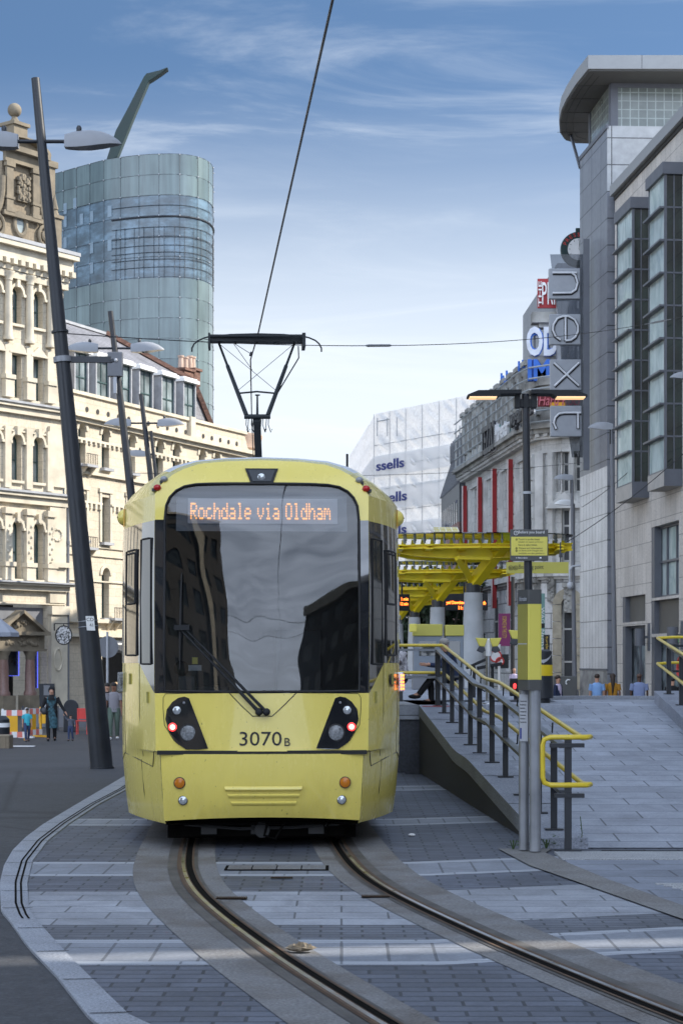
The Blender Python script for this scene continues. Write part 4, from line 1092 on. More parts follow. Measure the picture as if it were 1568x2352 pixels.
    for sgn in (-1, 1):
        p0 = pl.pt(pk[0], pk[1] + .08, .42); p1 = pl.pt(pk[0] + sgn * (w0 + .12), pk[1] - (w0 + .1) * .62 + .05, .42); po.beam(p0, p1, .5, .14)
    zt = P_(60, 1452)[1]
    bar(pl, po, pk[0] - w0 - .15, pk[0] + w0 + .15, zt - .14, zt + .02, .75); bar(pl, po, pk[0] - w0, pk[0] + w0, zt - .75, zt - .14, .5); bar(pl, po, pk[0] - w0 - .05, pk[0] + w0 + .05, zt - .86, zt - .75, .6)
    rd = random.Random(9)
    for q in range(30): po.sphere(pl.pt(pk[0] + (rd.random() - .5) * w0 * 1.5, zt - .45 + (rd.random() - .5) * .25, .5), .06 + rd.random() * .05, 6, 4)
    for q in range(16): po.sphere(pl.pt(pk[0] + (rd.random() - .5) * w0 * .7, pk[1] - .35 - rd.random() * .3, .42), .05 + rd.random() * .05, 6, 4)
    por = po.build('portico', 'stone_trim_dark', T)
    for vx in (9, 70):
        uc = pl.px(vx, 1550, .4)[0]; m = MB()
        m.lathe(pl.pt(uc, 0, .4), [(.30, base + .85), (.30, base + .98), (.235, base + 1.08), (.225, base + 2.0), (.20, zt - 1.24)], 18, 0)
        m.lathe(pl.pt(uc, 0, .4), [(.20, zt - 1.24), (.22, zt - 1.2), (.21, zt - 1.1), (.30, zt - .92), (.33, zt - .86)], 18, 1)
        bar(pl, m, uc - .38, uc + .38, base, base + .85, .78, .02, m=1)
        m.build('portico_column', ['pink_granite', 'stone_trim_dark'], por, sm=40)
    for (v0, v1) in ((17, 44), (77, 87)):
        (u0, z1), (u1, z0) = pl.px(v0, 1489, -.1), pl.px(v1, 1552 if v0 < 50 else 1580, -.1)
        f = MB(); f.tube([pl.pt(u0, z0, -.1), pl.pt(u1, z0, -.1), pl.pt(u1, z1, -.1), pl.pt(u0, z1, -.1)], .022, 6, closed=True); fo = f.build('neon_window', 'neon_blue', T)
        q = MB(); q.face([pl.pt(u0, z0, -.15), pl.pt(u1, z0, -.15), pl.pt(u1, z1, -.15), pl.pt(u0, z1, -.15)]); q.build('pane', 'shop_glass', fo)
    # attic gable
    U = lambda vx: pl.px(vx, 1000, -.45)[0]
    g_ = MB(); Pz = lambda vx, vy, o=0: pl.px(vx, vy, o)
    zb = zc1 - .02; gl = U(-33); gr = U(103); gc = U(36); q = lambda vy: Z(vy, 40)
    zt = q(375)
    bodyp = [(gl, zb), (gr, zb), (gr, q(500))]
    sc = []          # concave sweep of the scroll
    hwt = U(76) - gc
    for i in range(9):
        t = i / 8; sc.append((lerp(gr - .1, gc + hwt + .05, math.sin(t * math.pi / 2) ** .8), lerp(q(500), q(412), 1 - math.cos(t * math.pi / 2))))
    prof = [(gr, zb)] + sc + [(gc + hwt, zt)]
    polyg = prof + [(2 * gc - x, z) for x, z in prof[::-1]]
    oc = Pz(44, 516, -.2)
    g_.prism(polyg, pl.M(0, 0, -.50), .35, 0)
    ga = g_.build('gable', 'sandstone_worn', T)
    tr = MB()
    for s_ in (-1, 1):
        X = lambda x: x if s_ > 0 else 2 * gc - x
        tr.tube([pl.pt(X(x), z, -.08) for x, z in sc], .15, 8)
        # spiral volute
        cx_, cz_ = X(lerp(gc + hwt, gr, .50)), q(528)
        tr.tube([pl.pt(cx_ + s_ * .52 * (1 - k / 26) * math.cos(k * .5 - .3), cz_ + .62 * (1 - k / 26) * math.sin(k * .5 - .3), -.06) for k in range(25)], .09, 6)
        tr.tube([pl.pt(X(gr - .12), q(505), -.08), pl.pt(X(gr + .02), q(520), -.06), pl.pt(X(gr - .05), q(545), -.06)], .13, 8)
        # aedicule pilasters
        uc = X(gc + hwt - .28); bar(pl, tr, uc - .2, uc + .2, q(492), q(378), .08); bar(pl, tr, uc - .27, uc + .27, q(388), q(378), .14); bar(pl, tr, uc - .27, uc + .27, q(492), q(482), .14); bar(pl, tr, uc - .26, uc + .26, q(462), q(456), .12)
    bar(pl, tr, gc - hwt - .12, gc + hwt + .12, q(500), q(490), .12)
    bar(pl, tr, gc - hwt - .05, gc + hwt + .05, zt - .05, zt + .42, .12); bar(pl, tr, gc - hwt - .30, gc + hwt + .30, zt + .42, zt + .66, .42)
    # segmental pediment
    zp = zt + .66; rr = hwt + .22; h = q(318) - zp
    seg = [(gc - rr * math.cos(math.pi * i / 14), zp + h * math.sin(math.pi * i / 14)) for i in range(15)]
    tr.prism(seg, pl.M(0, 0, -.9), .85)
    for i in range(14):
        a_, b_ = seg[i], seg[i + 1]; k = 1.14
        o_ = lambda p: (gc + (p[0] - gc) * k, zp + (p[1] - zp) * k)
        tr.prism([a_, b_, o_(b_), o_(a_)], pl.M(0, 0, -.9), 1.25)
    # pedestal and ball
    zq = q(312); bar(pl, tr, gc - .42, gc + .42, zq - .3, zq + .55, -.1, -.9); bar(pl, tr, gc - .5, gc + .5, zq + .55, zq + .7, 0, -1.0)
    tr.lathe(pl.pt(gc, 0, -.5), [(.3, zq + .7), (.14, zq + .95), (.12, zq + 1.05)], 12); tr.sphere(pl.pt(gc, zq + 1.32, -.5), .32, 14, 9)
    # coat of arms
    u0, u1, z0, z1 = U(26), U(52), q(480), q(400); bar(pl, tr, u0, u1, z0 + .4, z1 - .6, .02, -.2)
    rd = random.Random(2)
    for k in range(60): tr.sphere(pl.pt(lerp(u0, u1, rd.random()), lerp(z0 + .5, z1, rd.random()), .0), .07 + rd.random() * .06, 6, 4)
    tr.build('gable_carving', 'stone_trim_dark', ga, sm=40)
    m = MB(); m.tube([pl.pt(oc[0] + .36 * math.cos(t * .3491), oc[1] + .5 * math.sin(t * .3491), -.12) for t in range(18)], .12, 7, closed=True); rw = m.build('oculus', 'stone_trim_dark', ga, sm=50)
    m = MB(); m.prism([(oc[0] + .36 * math.cos(t * .3491), oc[1] + .5 * math.sin(t * .3491)) for t in range(18)], pl.M(0, 0, -.16), .03); m.build('pane', 'win_glass', rw)
    # obelisk and chimney stack behind
    m = MB(); uo = Pz(126, 520, -.3)[0]; zo0 = zc1; zo1 = Pz(129, 453, -.3)[1]
    bar(pl, m, uo - .24, uo + .24, zo0, zo0 + 1.6, -.08, -.52); bar(pl, m, uo - .32, uo + .32, zo0 + 1.6, zo0 + 1.75, 0, -.6)
    m.lathe(pl.pt(uo, 0, -.3), [(.22, zo0 + 1.75), (.15, zo0 + 1.95), (.14, zo0 + 2.0), (.19, zo0 + 2.05), (.17, zo0 + 2.1), (.02, zo1 + .1)], 8)
    m.build('obelisk', 'stone_trim_dark', T)
    m = MB(); us = Pz(114, 450, -4)[0]; zs = Pz(118, 372, -4)[1]; bar(pl, m, us - .25, us + .30, zc1, zs - .3, -3.9, -4.15); bar(pl, m, us - .38, us + .42, zs - .3, zs, -3.8, -4.25); m.build('chimney', 'stone_trim_dark', T)
    # rain pipe
    m = MB(); up = L + .18; m.tube([pl.pt(up, Z(905, 146), .12), pl.pt(up, -.7, .12)], .075, 8)
    for vy in (1000, 1100, 1250, 1450): m.tube([pl.pt(up, Z(vy, 146), .12), pl.pt(up, Z(vy, 146) + .15, .12)], .10, 8)
    m.build('drain_pipe', 'mid_grey', T, sm=50)
    settle(T, pl.pt(L - 4, -.76))
build_pavilion()

def build_wing():
    T = thing('stone_wing', 'long sandstone building with slate mansard roof, green dormers and small arched windows', 'building')
    a = Vector((gx(149, 86), 86, 0)); pl = Plane(a, a + Vector((.415, .91, 0)) * 19.2); L = pl.L
    U = lambda vx: pl.px(vx, 1000)[0]
    Z = lambda vy, vx: pl.px(vx, vy)[1]
    base = -.76
    zpar = Z(897, 169); zc = Z(946, 169)
    tops = [(180, 197), (234, 251), (294, 311), (358, 375), (397, 413), (457, 471), (491, 504)]
    ops = []
    for c0, c1 in tops: ops.append((U(c0), U(c1), Z(1066, 188), Z(972, 188), True))
    for c0, c1 in tops[:5]:
        ops.append((U(c0), U(c1), Z(1246, 242), Z(1142, 242), False)); ops.append((U(c0), U(c1), Z(1420, 243), Z(1305, 243), True))
    shop = (U(235), U(420), base, Z(1470, 243), False); ops.append(shop)
    m = MB(); wall(m, pl, 0, L, base, zpar, ops, .42)
    e = pl.pt(L, base); m.face([e, e - pl.n * 8, e - pl.n * 8 + Vector((0, 0, zpar - base)), pl.pt(L, zpar)])
    m.build('wall', 'sandstone_wing', T)
    for (u0, u1, z0, z1, ar) in ops[:-1]: window(pl, T, u0, u1, z0, z1, -.36, ar, 'green_frame', 'win_glass', .07, 1, (.5,))
    c = MB()
    bar(pl, c, 0, L, zpar - .12, zpar + .04, .12, m=0); bar(pl, c, 0, L, zc - .22, zc, .42); bar(pl, c, 0, L, zc - .42, zc - .22, .22)
    for k in range(18):
        u = L * (.10 + .05 * k)
        if k % 6 != 5: c.lathe(pl.pt(u, zpar - .75, .02), [(.001, 0), (.13, .0), (.13, .012)], 10, 1, M=pl.M(0, 0, 0).to_3x3().to_4x4())
    up = U(437); bar(pl, c, up - .25, up + .25, zc, zpar + .1, .2); up = U(150); bar(pl, c, 0, .35, zc, zpar + .1, .2)
    z = Z(1005, 188); bar(pl, c, 0, L, z - .12, z, .10)
    k = 0
    while k * .42 < L: bar(pl, c, k * .42, k * .42 + .16, z - .26, z - .12, .10); k += 1
    z = Z(1083, 200); bar(pl, c, 0, L, z - .14, z, .16)
    z = Z(1157, 242); bar(pl, c, 0, U(232), z - .1, z, .12); bar(pl, c, U(253), L, z - .1, z, .12)
    k = 0
    while k * .42 < L:
        if not U(228) < k * .42 < U(252): bar(pl, c, k * .42, k * .42 + .18, z - .34, z - .1, .12)
        k += 1
    for vy in (1253, 1273, 1332): z = Z(vy, 200); bar(pl, c, 0, L, z - .07, z, .08)
    z = Z(1423, 240); bar(pl, c, 0, L, z - .18, z, .30); z = Z(1457, 250); bar(pl, c, 0, L, z - .15, z, .42)
    c.build('string_course', ['stone_trim', 'ink'], T)
    for (u0, u1, z0, z1, ar) in ops[:-1]:
        m = MB(); bar(pl, m, u0 - .12, u1 + .12, z0 - .14, z0, .24, m=1)
        if ar:
            r = (u1 - u0) / 2; A = arch_pts(u0 - .02, u1 + .02, z1 - r, 10); Bq = arch_pts(u0 - .2, u1 + .2, z1 - r, 10)
            for i in range(10): m.prism([A[i], A[i + 1], Bq[i + 1], Bq[i]], pl.M(0, 0, 0), .07)
        else:
            bar(pl, m, u0 - .22, u0 - .04, z0, z1 + .2, .06); bar(pl, m, u1 + .04, u1 + .22, z0, z1 + .2, .06); bar(pl, m, u0 - .3, u1 + .3, z1 + .2, z1 + .4, .1)
        m.build('window_surround', ['stone_trim', 'lead'], T)
    # small balconies
    for (vx, vy) in ((192, 1068), (192, 1258), (255, 1420)):
        u, z = pl.px(vx, vy); m = MB(); bar(pl, m, u - .5, u + .5, z - .12, z, .55, m=1)
        for s_ in (-.35, .35): m.prism([(0, 0), (.45, 0), (.1, -.4), (0, -.5)], mat4(pl.pt(u + s_, z - .12, 0), pl.n, (0, 0, 1), pl.d), .1, 0)
        for k in range(7): q = u - .45 + .15 * k; m.tube([pl.pt(q, z, .5), pl.pt(q, z + .5, .5)], .015, 4, m=2)
        m.tube([pl.pt(u - .47, z + .5, .5), pl.pt(u + .47, z + .5, .5)], .018, 5, m=2)
        m.build('balcony', ['stone_trim', 'lead', 'ink'], T)
    # shop under: dark room with an awning
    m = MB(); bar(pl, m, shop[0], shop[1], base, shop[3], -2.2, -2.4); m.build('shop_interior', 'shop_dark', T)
    m = MB(); u0, u1 = U(245), U(330); z1 = Z(1478, 260); m.prism([(0, z1), (1.7, z1 - .75), (1.7, z1 - .9), (0, z1 - .1)], mat4(pl.pt(u0, 0, 0), pl.n, (0, 0, 1), pl.d), u1 - u0, 0)
    aw = m.build('awning', 'dark_grey', T); m = MB(); bar(pl, m, u0 - .1, u1, z1 - .45, z1 + .15, .12); m.build('shop_sign', 'white_paint', T)
    m = MB(); m.box((u0 + .3, z1 - 2.0, .2), (u0 + .55, z1 - 1.9, .3), pl.M(0, 0, 0)); m.box((u0 + .9, z1 - 1.5, .2), (u0 + 1.6, z1 - 1.45, .3), pl.M(0, 0, 0)); m.build('shop_lamp', 'led_warm', T)
    # mansard roof, dormers, ridge
    r = MB(); zb = zpar - .5; zk = Z(812, 182) + .55; zr = pl.px(255, 773, -4.6)[1]
    ue = U(505); ur = U(455)
    r.face([pl.pt(0, zb, -.35), pl.pt(ue, zb, -.35), pl.pt(ue - .9, zk, -1.25), pl.pt(0, zk, -1.25)])
    r.face([pl.pt(0, zk, -1.25), pl.pt(ue - .9, zk, -1.25), pl.pt(ue - 4.2, zr, -4.6), pl.pt(0, zr, -4.6)])
    r.face([pl.pt(0, zr, -4.6), pl.pt(ue - 4.2, zr, -4.6), pl.pt(ue - .9, zb, -9), pl.pt(0, zb, -9)])
    r.face([pl.pt(0, zb, -.35), pl.pt(0, zk, -1.25), pl.pt(0, zr, -4.6), pl.pt(0, zb, -9)])
    ro = r.build('roof', 'slate', T)
    m = MB(); m.beam(pl.pt(0, zr + .05, -4.6), pl.pt(ue - 4.2, zr + .05, -4.6), .3, .14); m.build('ridge', 'lead', ro)
    m = MB(); q = mat4(pl.pt(ue - .02, 0, 0), -pl.n, (0, 0, 1), pl.d)
    pr = [pl.pt(ue, zb, -.30), pl.pt(ue - .9, zk + .05, -1.2), pl.pt(ue - 4.3, zr + .1, -4.6)]
    m.face(pr + [pl.pt(ue - 3.9, zr + .2, -5.0), pl.pt(ue + .45, zk - .1, -2.4), pl.pt(ue + .9, zb, -1.4)])
    m.beam(pr[0], pr[1], .5, .25); m.beam(pr[1], pr[2], .5, .22)
    m.face([pl.pt(ue + .9, zb, -1.4), pl.pt(ue + .45, zk - .1, -2.4), pl.pt(ue - 3.9, zr + .2, -5.0), pl.pt(ue - .5, zb, -9)])
    m.build('brick_hip', 'brick_red', ro)
    for i, (v0, v1) in enumerate(((182, 210), (231, 259), (279, 309), (330, 358), (381, 409), (431, 456))):
        u0, u1 = U(v0) + .05, U(v1) + .05; o = -.22; z0 = zpar - .35; z1 = Z(812, 182) + .05
        D_ = MB(); bar(pl, D_, u0 - .10, u0, z0, z1 + .1, o, o - 1.6); bar(pl, D_, u1, u1 + .10, z0, z1 + .1, o, o - 1.6); bar(pl, D_, u0 - .22, u1 + .22, z1 + .1, z1 + .28, o + .15, o - 2.6, m=1); bar(pl, D_, u0 - .14, u1 + .14, z1 + .28, z1 + .36, o + .05, o - 2.6, m=1)
        dm = D_.build('dormer', ['lead', 'white_paint'], ro)
        window(pl, dm, u0, u1, z0, z1 + .1, o - .15, False, 'green_frame', 'win_glass', .06, 2, (.5,))
    for k, (vx, w) in enumerate(((421, .55), (440, .35))):
        m = MB(); u, z = pl.px(vx, 870, -5.5); zt = pl.px(vx, 836, -5.5)[1]
        bar(pl, m, u - w, u + w, zr - 1.2, zt - .3, -5.1, -6.0, m=0); bar(pl, m, u - w - .1, u + w + .1, zt - .45, zt - .3, -5.0, -6.1, m=0)
        for s_ in (-w * .5, w * .5): m.lathe(pl.pt(u + s_, 0, -5.5), [(.17, zt - .3), (.14, zt + .35), (.19, zt + .36), (.19, zt + .45)], 10, 1)
        m.build('chimney', ['brick_red', 'pink_plaster'], ro)
    # rounded end bay
    m = MB(); ce = pl.pt(L + .1, 0, -1.3); zt = Z(985, 529)
    m.lathe(ce, [(1.35, base), (1.35, zt - .9), (1.5, zt - .8), (1.55, zt - .5), (1.7, zt - .15), (1.7, zt)], 26)
    m.lathe(ce + Vector((0, 0, 0)), [(1.42, zt - 3.0), (1.42, zt - 2.8)], 26, 1); m.build('end_bay', ['pink_plaster', 'stone_trim'], T, sm=30)
    settle(T, pl.pt(L / 2, -.76))
build_wing()

# ================================================================== glass tower with its mast
def build_glass_tower():
    T = thing('glass_tower', 'tall rounded tower of pale green glass panels with a blade like green mast', 'building')
    D0 = [(60, 137.5), (125, 135.2), (190, 133.0), (250, 131.1), (330, 130.0), (400, 129.7), (435, 130.0), (462, 130.7), (478, 131.6), (487, 132.6), (491, 134.0), (488, 136), (476, 138.5)]
    pts = [Vector((gx(v, d), d, 0)) for v, d in D0]
    # resample every quarter panel
    seg = [(b - a).length for a, b in zip(pts, pts[1:])]; tot = sum(seg)
    def at(s):
        for a, b, l in zip(pts, pts[1:], seg):
            if s <= l: return a.lerp(b, s / l)
            s -= l
        return pts[-1]
    n = int(tot / .37); line = [at(tot * i / n) for i in range(n + 1)]
    for _ in range(6): line = [line[0]] + [(line[i - 1] + line[i] * 2 + line[i + 1]) / 4 for i in range(1, n)] + [line[-1]]
    acc = [0.0]
    for a, b in zip(line, line[1:]): acc.append(acc[-1] + (b - a).length)
    cen = Vector((gx(300, 140), 145, 0))
    def outp(i, o):
        a, b = line[max(0, i - 1)], line[min(n, i + 1)]; t = (b - a).normalized(); return line[i] + Vector((t.y, -t.x, 0)) * o
    zt = gz(352, 129.7); ph = 1.455
    zrow = [zt - k * ph for k in range(30)]
    def shell(name, z0, z1, mat, o=0.0):
        m = MB(); m.grid([[outp(i, o) + Vector((0, 0, z)) for i in range(n + 1)] for z in (z0, z1)])
        ob = m.build(name, mat, T, sm=60)
        uvl = ob.data.uv_layers[0].data
        for p in ob.data.polygons:
            for li in p.loop_indices:
                vi = ob.data.loops[li].vertex_index; k = vi % (n + 1); z = ob.data.vertices[vi].co.z; uvl[li].uv = (acc[k], zt - z)
        return ob
    zc1, zc0 = gz(447, 129.7), gz(637, 129.7)
    shell('upper_glazing', zc1, zt, 'frit_glass'); cb = shell('clear_band', zc0, zc1, 'clear_band_glass', -.02); shell('lower_glazing', -.8, zc0, 'frit_glass')
    # the lattice of glazing bars over the clear band, and point fixings everywhere
    m = MB()
    for vy in (470, 496, 520, 543, 562, 578, 594, 612):
        z = gz(vy, 129.7); m.tube([outp(i, .04) + Vector((0, 0, z)) for i in range(int(n * .40), n + 1, 2)], .020 if vy != 496 else .06, 4)
    for i in range(int(n * .42), n + 1, 2): m.tube([outp(i, .03) + Vector((0, 0, zc0)), outp(i, .03) + Vector((0, 0, gz(520, 130)))], .015, 4)
    m.build('glazing_bars', 'dark_grey', cb)
    m = MB()
    for i in range(0, n + 1, 4):
        for z in [zt - .05] + zrow[1:26]: m.sphere(outp(i, .05) + Vector((0, 0, z)), .05, 6, 4)
    m.build('glass_fixings', 'pale_grey', T)
    m = MB()
    for r_ in range(0, 26):
        z = zrow[r_]; m.tube([outp(i, .015) + Vector((0, 0, z)) for i in range(0, n + 1, 2)], .011, 4)
    for i in range(0, n + 1, 4): m.tube([outp(i, .015) + Vector((0, 0, -.8)), outp(i, .015) + Vector((0, 0, zt))], .011, 4)
    m.build('joint_lines', 'dark_grey', T)
    # pale panes showing through on the left flank
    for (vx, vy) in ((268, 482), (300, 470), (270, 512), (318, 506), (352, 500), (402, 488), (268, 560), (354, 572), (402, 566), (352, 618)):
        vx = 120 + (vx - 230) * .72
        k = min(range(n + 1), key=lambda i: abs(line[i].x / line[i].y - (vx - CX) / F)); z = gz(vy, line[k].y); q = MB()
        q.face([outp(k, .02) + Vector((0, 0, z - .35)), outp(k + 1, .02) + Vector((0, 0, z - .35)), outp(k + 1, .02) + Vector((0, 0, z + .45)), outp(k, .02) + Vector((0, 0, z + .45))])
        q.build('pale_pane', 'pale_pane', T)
    m = MB(); m.face([p + Vector((0, 0, zt - .3)) for p in line] + [line[-1] + Vector((-6, 10, zt - .3)), line[0] + Vector((0, 10, zt - .3))]); m.build('roof', 'mid_grey', T)
    m = MB()
    m.grid([[line[-1] + Vector((0, 0, z)), line[-1] + Vector((-5, 10, z)), line[0] + Vector((0, 10, z)), line[0] + Vector((0, 0, z))] for z in (-.8, zt)]); m.build('rear_wall', 'frit_glass', T)
    # mast
    m = MB(); D = 133.5
    poly = [(243, 372), (270, 360), (307, 268), (342, 186), (352, 180), (370, 168), (386, 156), (384.5, 154), (366, 161), (346, 166), (337, 168), (331, 175), (300, 236), (266, 300)]
    pp = [P(a, b, D) for a, b in poly]; m.prism([(p.x, p.z) for p in pp], mat4((0, D, 0), (1, 0, 0), (0, 0, 1), (0, 1, 0)), .8)
    m.build('mast', 'mast_green', T, bevel=.08)
    settle(T, (gx(300, 133), 134, -.76))
def mk_tower_mats():
    t = NT('frit_glass'); uv = t.uv()
    br = t.n('ShaderNodeTexBrick'); t.l(uv, br.inputs['Vector']); br.offset = 0; br.inputs['Scale'].default_value = 1; br.inputs['Brick Width'].default_value = 1.48; br.inputs['Row Height'].default_value = 1.455
    br.inputs['Mortar Size'].default_value = .0; br.inputs['Color1'].default_value = (.115, .160, .160, 1); br.inputs['Color2'].default_value = (.17, .225, .220, 1)
    n = t.noise(t.uv((.9, .06, 1)), 2.2, 5, .6); w = t.noise(uv, .22, 3)
    c = t.mul(br.outputs[0], t.ramp(n, (.3, .72), (.7, 1.18))); c = t.mul(c, t.ramp(w, (.3, .72), (.7, 1.12)))
    t.col(c); t.b.inputs['Roughness'].default_value = .09; t.b.inputs['Specular IOR Level'].default_value = .75
    reg(t)
    t = NT('clear_band_glass'); uv = t.uv(); n = t.noise(t.uv((.5, 1.0, 1)), 1.0, 4, .7)
    t.col(t.ramp(n, (.34, (.055, .08, .095)), (.5, (.085, .13, .16)), (.66, (.15, .23, .29)))); t.b.inputs['Roughness'].default_value = .06; t.b.inputs['Specular IOR Level'].default_value = .8; reg(t)
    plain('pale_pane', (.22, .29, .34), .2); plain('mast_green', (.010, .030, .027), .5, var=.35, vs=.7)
mk_tower_mats()
build_glass_tower()
# ================================================================== leaning twin lamp posts and the wires
def lamp_head(mb, c, dx, Lh, m0=0, m1=1):
    """cobra style head: domed shell with a flat glass underneath, pointing along dx"""
    dx = Vector(dx).normalized(); dy = Vector((0, 0, 1)).cross(dx); rows = []
    prof = [(0, .09, .10, -.14), (.06, .10, .115, -.15), (.22, .13, .155, -.155), (.45, .165, .17, -.145), (.65, .165, .145, -.12), (.82, .13, .08, -.095), (.94, .075, .0, -.085), (1.0, .02, -.06, -.08)]
    for t, w, zt, zb in prof:
        r = []
        for k in range(13):
            a = math.pi * k / 12; r.append(Vector(c) + dx * (t * Lh) + dy * (-w * Lh * 1.0 * math.cos(a)) + Vector((0, 0, Lh * (zb + (zt - zb) * math.sin(a) ** .75))))
        rows.append(r)
    mb.grid(rows, m0); mb.face(rows[0], m0)
    mb.grid([[r[0], r[-1]] for r in rows], m1)
def leaning_post(label, D, base_px, top_px, lamp_vy, Lh, arm, r0, r1, lamps=(1, 1), plate=False):
    zb = g(gx(base_px[0], D), D); B = Vector((gx(base_px[0], D), D, zb)); Tp = P(top_px[0], top_px[1], D)
    T = thing('street_lamp', label, 'street lamp', B, 0, 'leaning lamp posts beside the tram line')
    top = Tp - B
    m = MB(); m.tube([(0, 0, -.05), top * .33, top * .66, top], [r0, lerp(r0, r1, .33), lerp(r0, r1, .66), r1], 22); m.tube([(0, 0, -.03), top.normalized() * .03], r0 * 1.08, 18)
    m.build('post', 'black_paint', T, sm=40)
    zl = gz(lamp_vy, D) - zb; t = zl / top.z; c = top * t
    m = MB(); m.tube([c + Vector((-arm if lamps[0] else 0, 0, 0)), c + Vector((arm if lamps[1] else 0, 0, 0))], .035, 8); ar = m.build('lamp_arm', 'black_paint', T, sm=50)
    for k, s in enumerate((-1, 1)):
        if not lamps[k]: continue
        m = MB(); lamp_head(m, c + Vector((s * arm, 0, .03)), (s, 0, 0), Lh); m.lathe(c + Vector((s * (arm + Lh * .25), 0, .03 + Lh * .15)), [(.045, 0), (.05, .06), (.03, .10)], 10, 2)
        m.build('lamp_head', ['lamp_grey', 'lens_dark', 'black_paint'], T, sm=50)
    return T, B, top
p1, B1, t1 = leaning_post('nearest and tallest leaning black lamp post with an identity plate strapped to it', 33, (235, 1765), (82, 180), 325, 1.02, .42, .205, .075)
p2, B2, t2 = leaning_post('second leaning lamp post, rising behind the nearest one, with a camera box', 56, (365, 1698), (254, 715), 800, 1.02, .50, .195, .08)
p3, B3, t3 = leaning_post('third leaning lamp post, its top rising just above the tram roof', 69, (413, 1664), (324, 905), 972, 1.02, .50, .19, .08)
p4, B4, t4 = leaning_post('farthest leaning lamp post showing one white lamp beside the tram roof', 83, (416, 1637), (347, 990), 1043, 1.0, .36, .17, .07, lamps=(1, 0))
def post_fittings():
    # plate CD 41 on the nearest post
    nrm = Vector((0.35, -.94, 0)).normalized(); ax = t1.normalized(); zz = gz(1432, 33) - B1.z; c = ax * (zz / ax.z)
    rt = ax.cross(nrm) * -1; rt = Vector((nrm.y * -1, nrm.x, 0)); up = ax
    M = mat4(c + nrm * .185, rt, up, nrm); m = MB(); m.box((-.075, -.13, -.005), (.075, .13, .005), M); pl_ = m.build('identity_plate', 'white_paint', p1)
    text('CD', .085, M @ Matrix.Translation((0.0, .065, .006)), 'ink', pl_, ax='CENTER', ext=.001, sx=1.1); text('41', .08, M @ Matrix.Translation((.02, -.035, .006)), 'ink', pl_, ax='CENTER', ext=.001)
    m = MB()
    for dz in (-.05, .05): cc = c + ax * dz; m.tube([cc + (Matrix.Rotation(k * math.pi / 10, 3, ax) @ nrm) * .185 for k in range(20)], .006, 5, closed=True)
    m.build('strap', 'steel', p1)
    # collar and bracket with a camera box
    zz = gz(826, 33) - B1.z; c = ax * (zz / ax.z); m = MB(); m.tube([c - ax * .05, c + ax * .05], .165, 18); m.build('collar', 'dull_steel', p1, sm=40)
    m = MB(); e = P(255, 826, 33) - B1; m.beam(c, e, .07, .11); m.tube([e, e + Vector((.02, 0, -.05))], .05, 8); m.build('bracket', 'dark_grey', p1)
    zz = gz(762, 33) - B1.z; c2 = ax * (zz / ax.z); m = MB(); m.tube([c2 - ax * .02, c2 + ax * .02], .155, 18); m.build('wire_clamp', 'black_paint', p1, sm=40)
    zc = gz(839, 56) - B2.z; a2 = t2.normalized(); c = a2 * (zc / a2.z); m = MB(); m.box((c.x - .24, c.y - .32, c.z - .38), (c.x + .22, c.y - .1, c.z + .36)); bx = m.build('camera_box', 'mid_grey', p2, bevel=.02)
    m = MB(); m.sphere((c.x + .02, c.y - .33, c.z + .1), .06, 8, 6); m.box((c.x - .06, c.y - .3, c.z - .9), (c.x + .04, c.y - .2, c.z - .4)); m.build('camera', 'pale_grey', bx)
post_fittings()
def wire(name, pts, r, label, group=None, mat='wire'):
    m = MB(); m.tube(pts, r, 6); return tag(m.build(name, mat), label, 'wire', group)
def sag(a, b, s, n=14):
    a = Vector(a); b = Vector(b); return [a.lerp(b, t / n) - Vector((0, 0, 4 * s * (t / n) * (1 - t / n))) for t in range(n + 1)]
zw = gz(767, 27)
w = MB(); w.tube([(5.5, -26, zw + .02), (2.6, -9, zw + .02), (.95, 1.5, zw + .02), (.65, 5, zw + .02), (-.06, 13.28, zw), (-.66, 20.3, zw), (-1.23, 27, zw), (-1.45, 29.2, zw - .02), (-1.76, 35.9, zw - .03), (-2.2, 46, zw), (-2.8, 60, zw)], .011, 6)
tag(w.build('contact_wire', 'wire'), 'single thick overhead wire running from the top edge to the pantograph', 'overhead wire')
wire('span_wire', sag((-16, -13, 11.5), (17, -18, 10.6), .9), .022, 'cross wire over the viewer mirrored across the windscreen')
wire('span_wire', sag((-5, -9, 7.6), (17, -17, 10.2), .5), .012, 'finer cross wire over the viewer mirrored in the windscreen')
span = sag(P(152, 766, 33), P(1568, 727, 64), .55, 26)
tag(MB().tube(span, .010, 5).build('span_wire', 'wire'), 'thin cross wire from the nearest leaning post to the right hand tower', 'overhead wire')
m = MB()
for (v0, v1) in ((835, 900), (1478, 1545)):
    for k in (0, 1):
        vx = (v0, v1)[k]; i = min(range(len(span)), key=lambda j: abs(span[j].x / span[j].y - (vx - CX) / F)); p = span[i]
    t0 = min(span, key=lambda p: abs(p.x / p.y - (v0 - CX) / F)); t1_ = min(span, key=lambda p: abs(p.x / p.y - (v1 - CX) / F))
    if (t0 - t1_).length > .01: m.tube([t0, t0.lerp(t1_, .25), t0.lerp(t1_, .3), t0.lerp(t1_, .7), t0.lerp(t1_, .75), t1_], [.012, .012, .035, .035, .012, .012], 6)
tag(m.build('insulator', 'dull_steel'), 'grey insulators strung in the thin cross wire', 'insulator')
m = MB(); a = Vector((-1.42, 28.7, zw - .01)); s0 = P(535, 787, 29.5)
m.tube([s0, a], .006, 4); m.tube([s0, Vector((-1.47, 30.2, zw - .03))], .006, 4); m.tube([a - Vector((.01, 0, .03)), a + Vector((.01, .02, .03))], .02, 6); m.tube(sag(P(535, 787, 29.5), P(470, 779, 31), .0, 2), .006, 4)
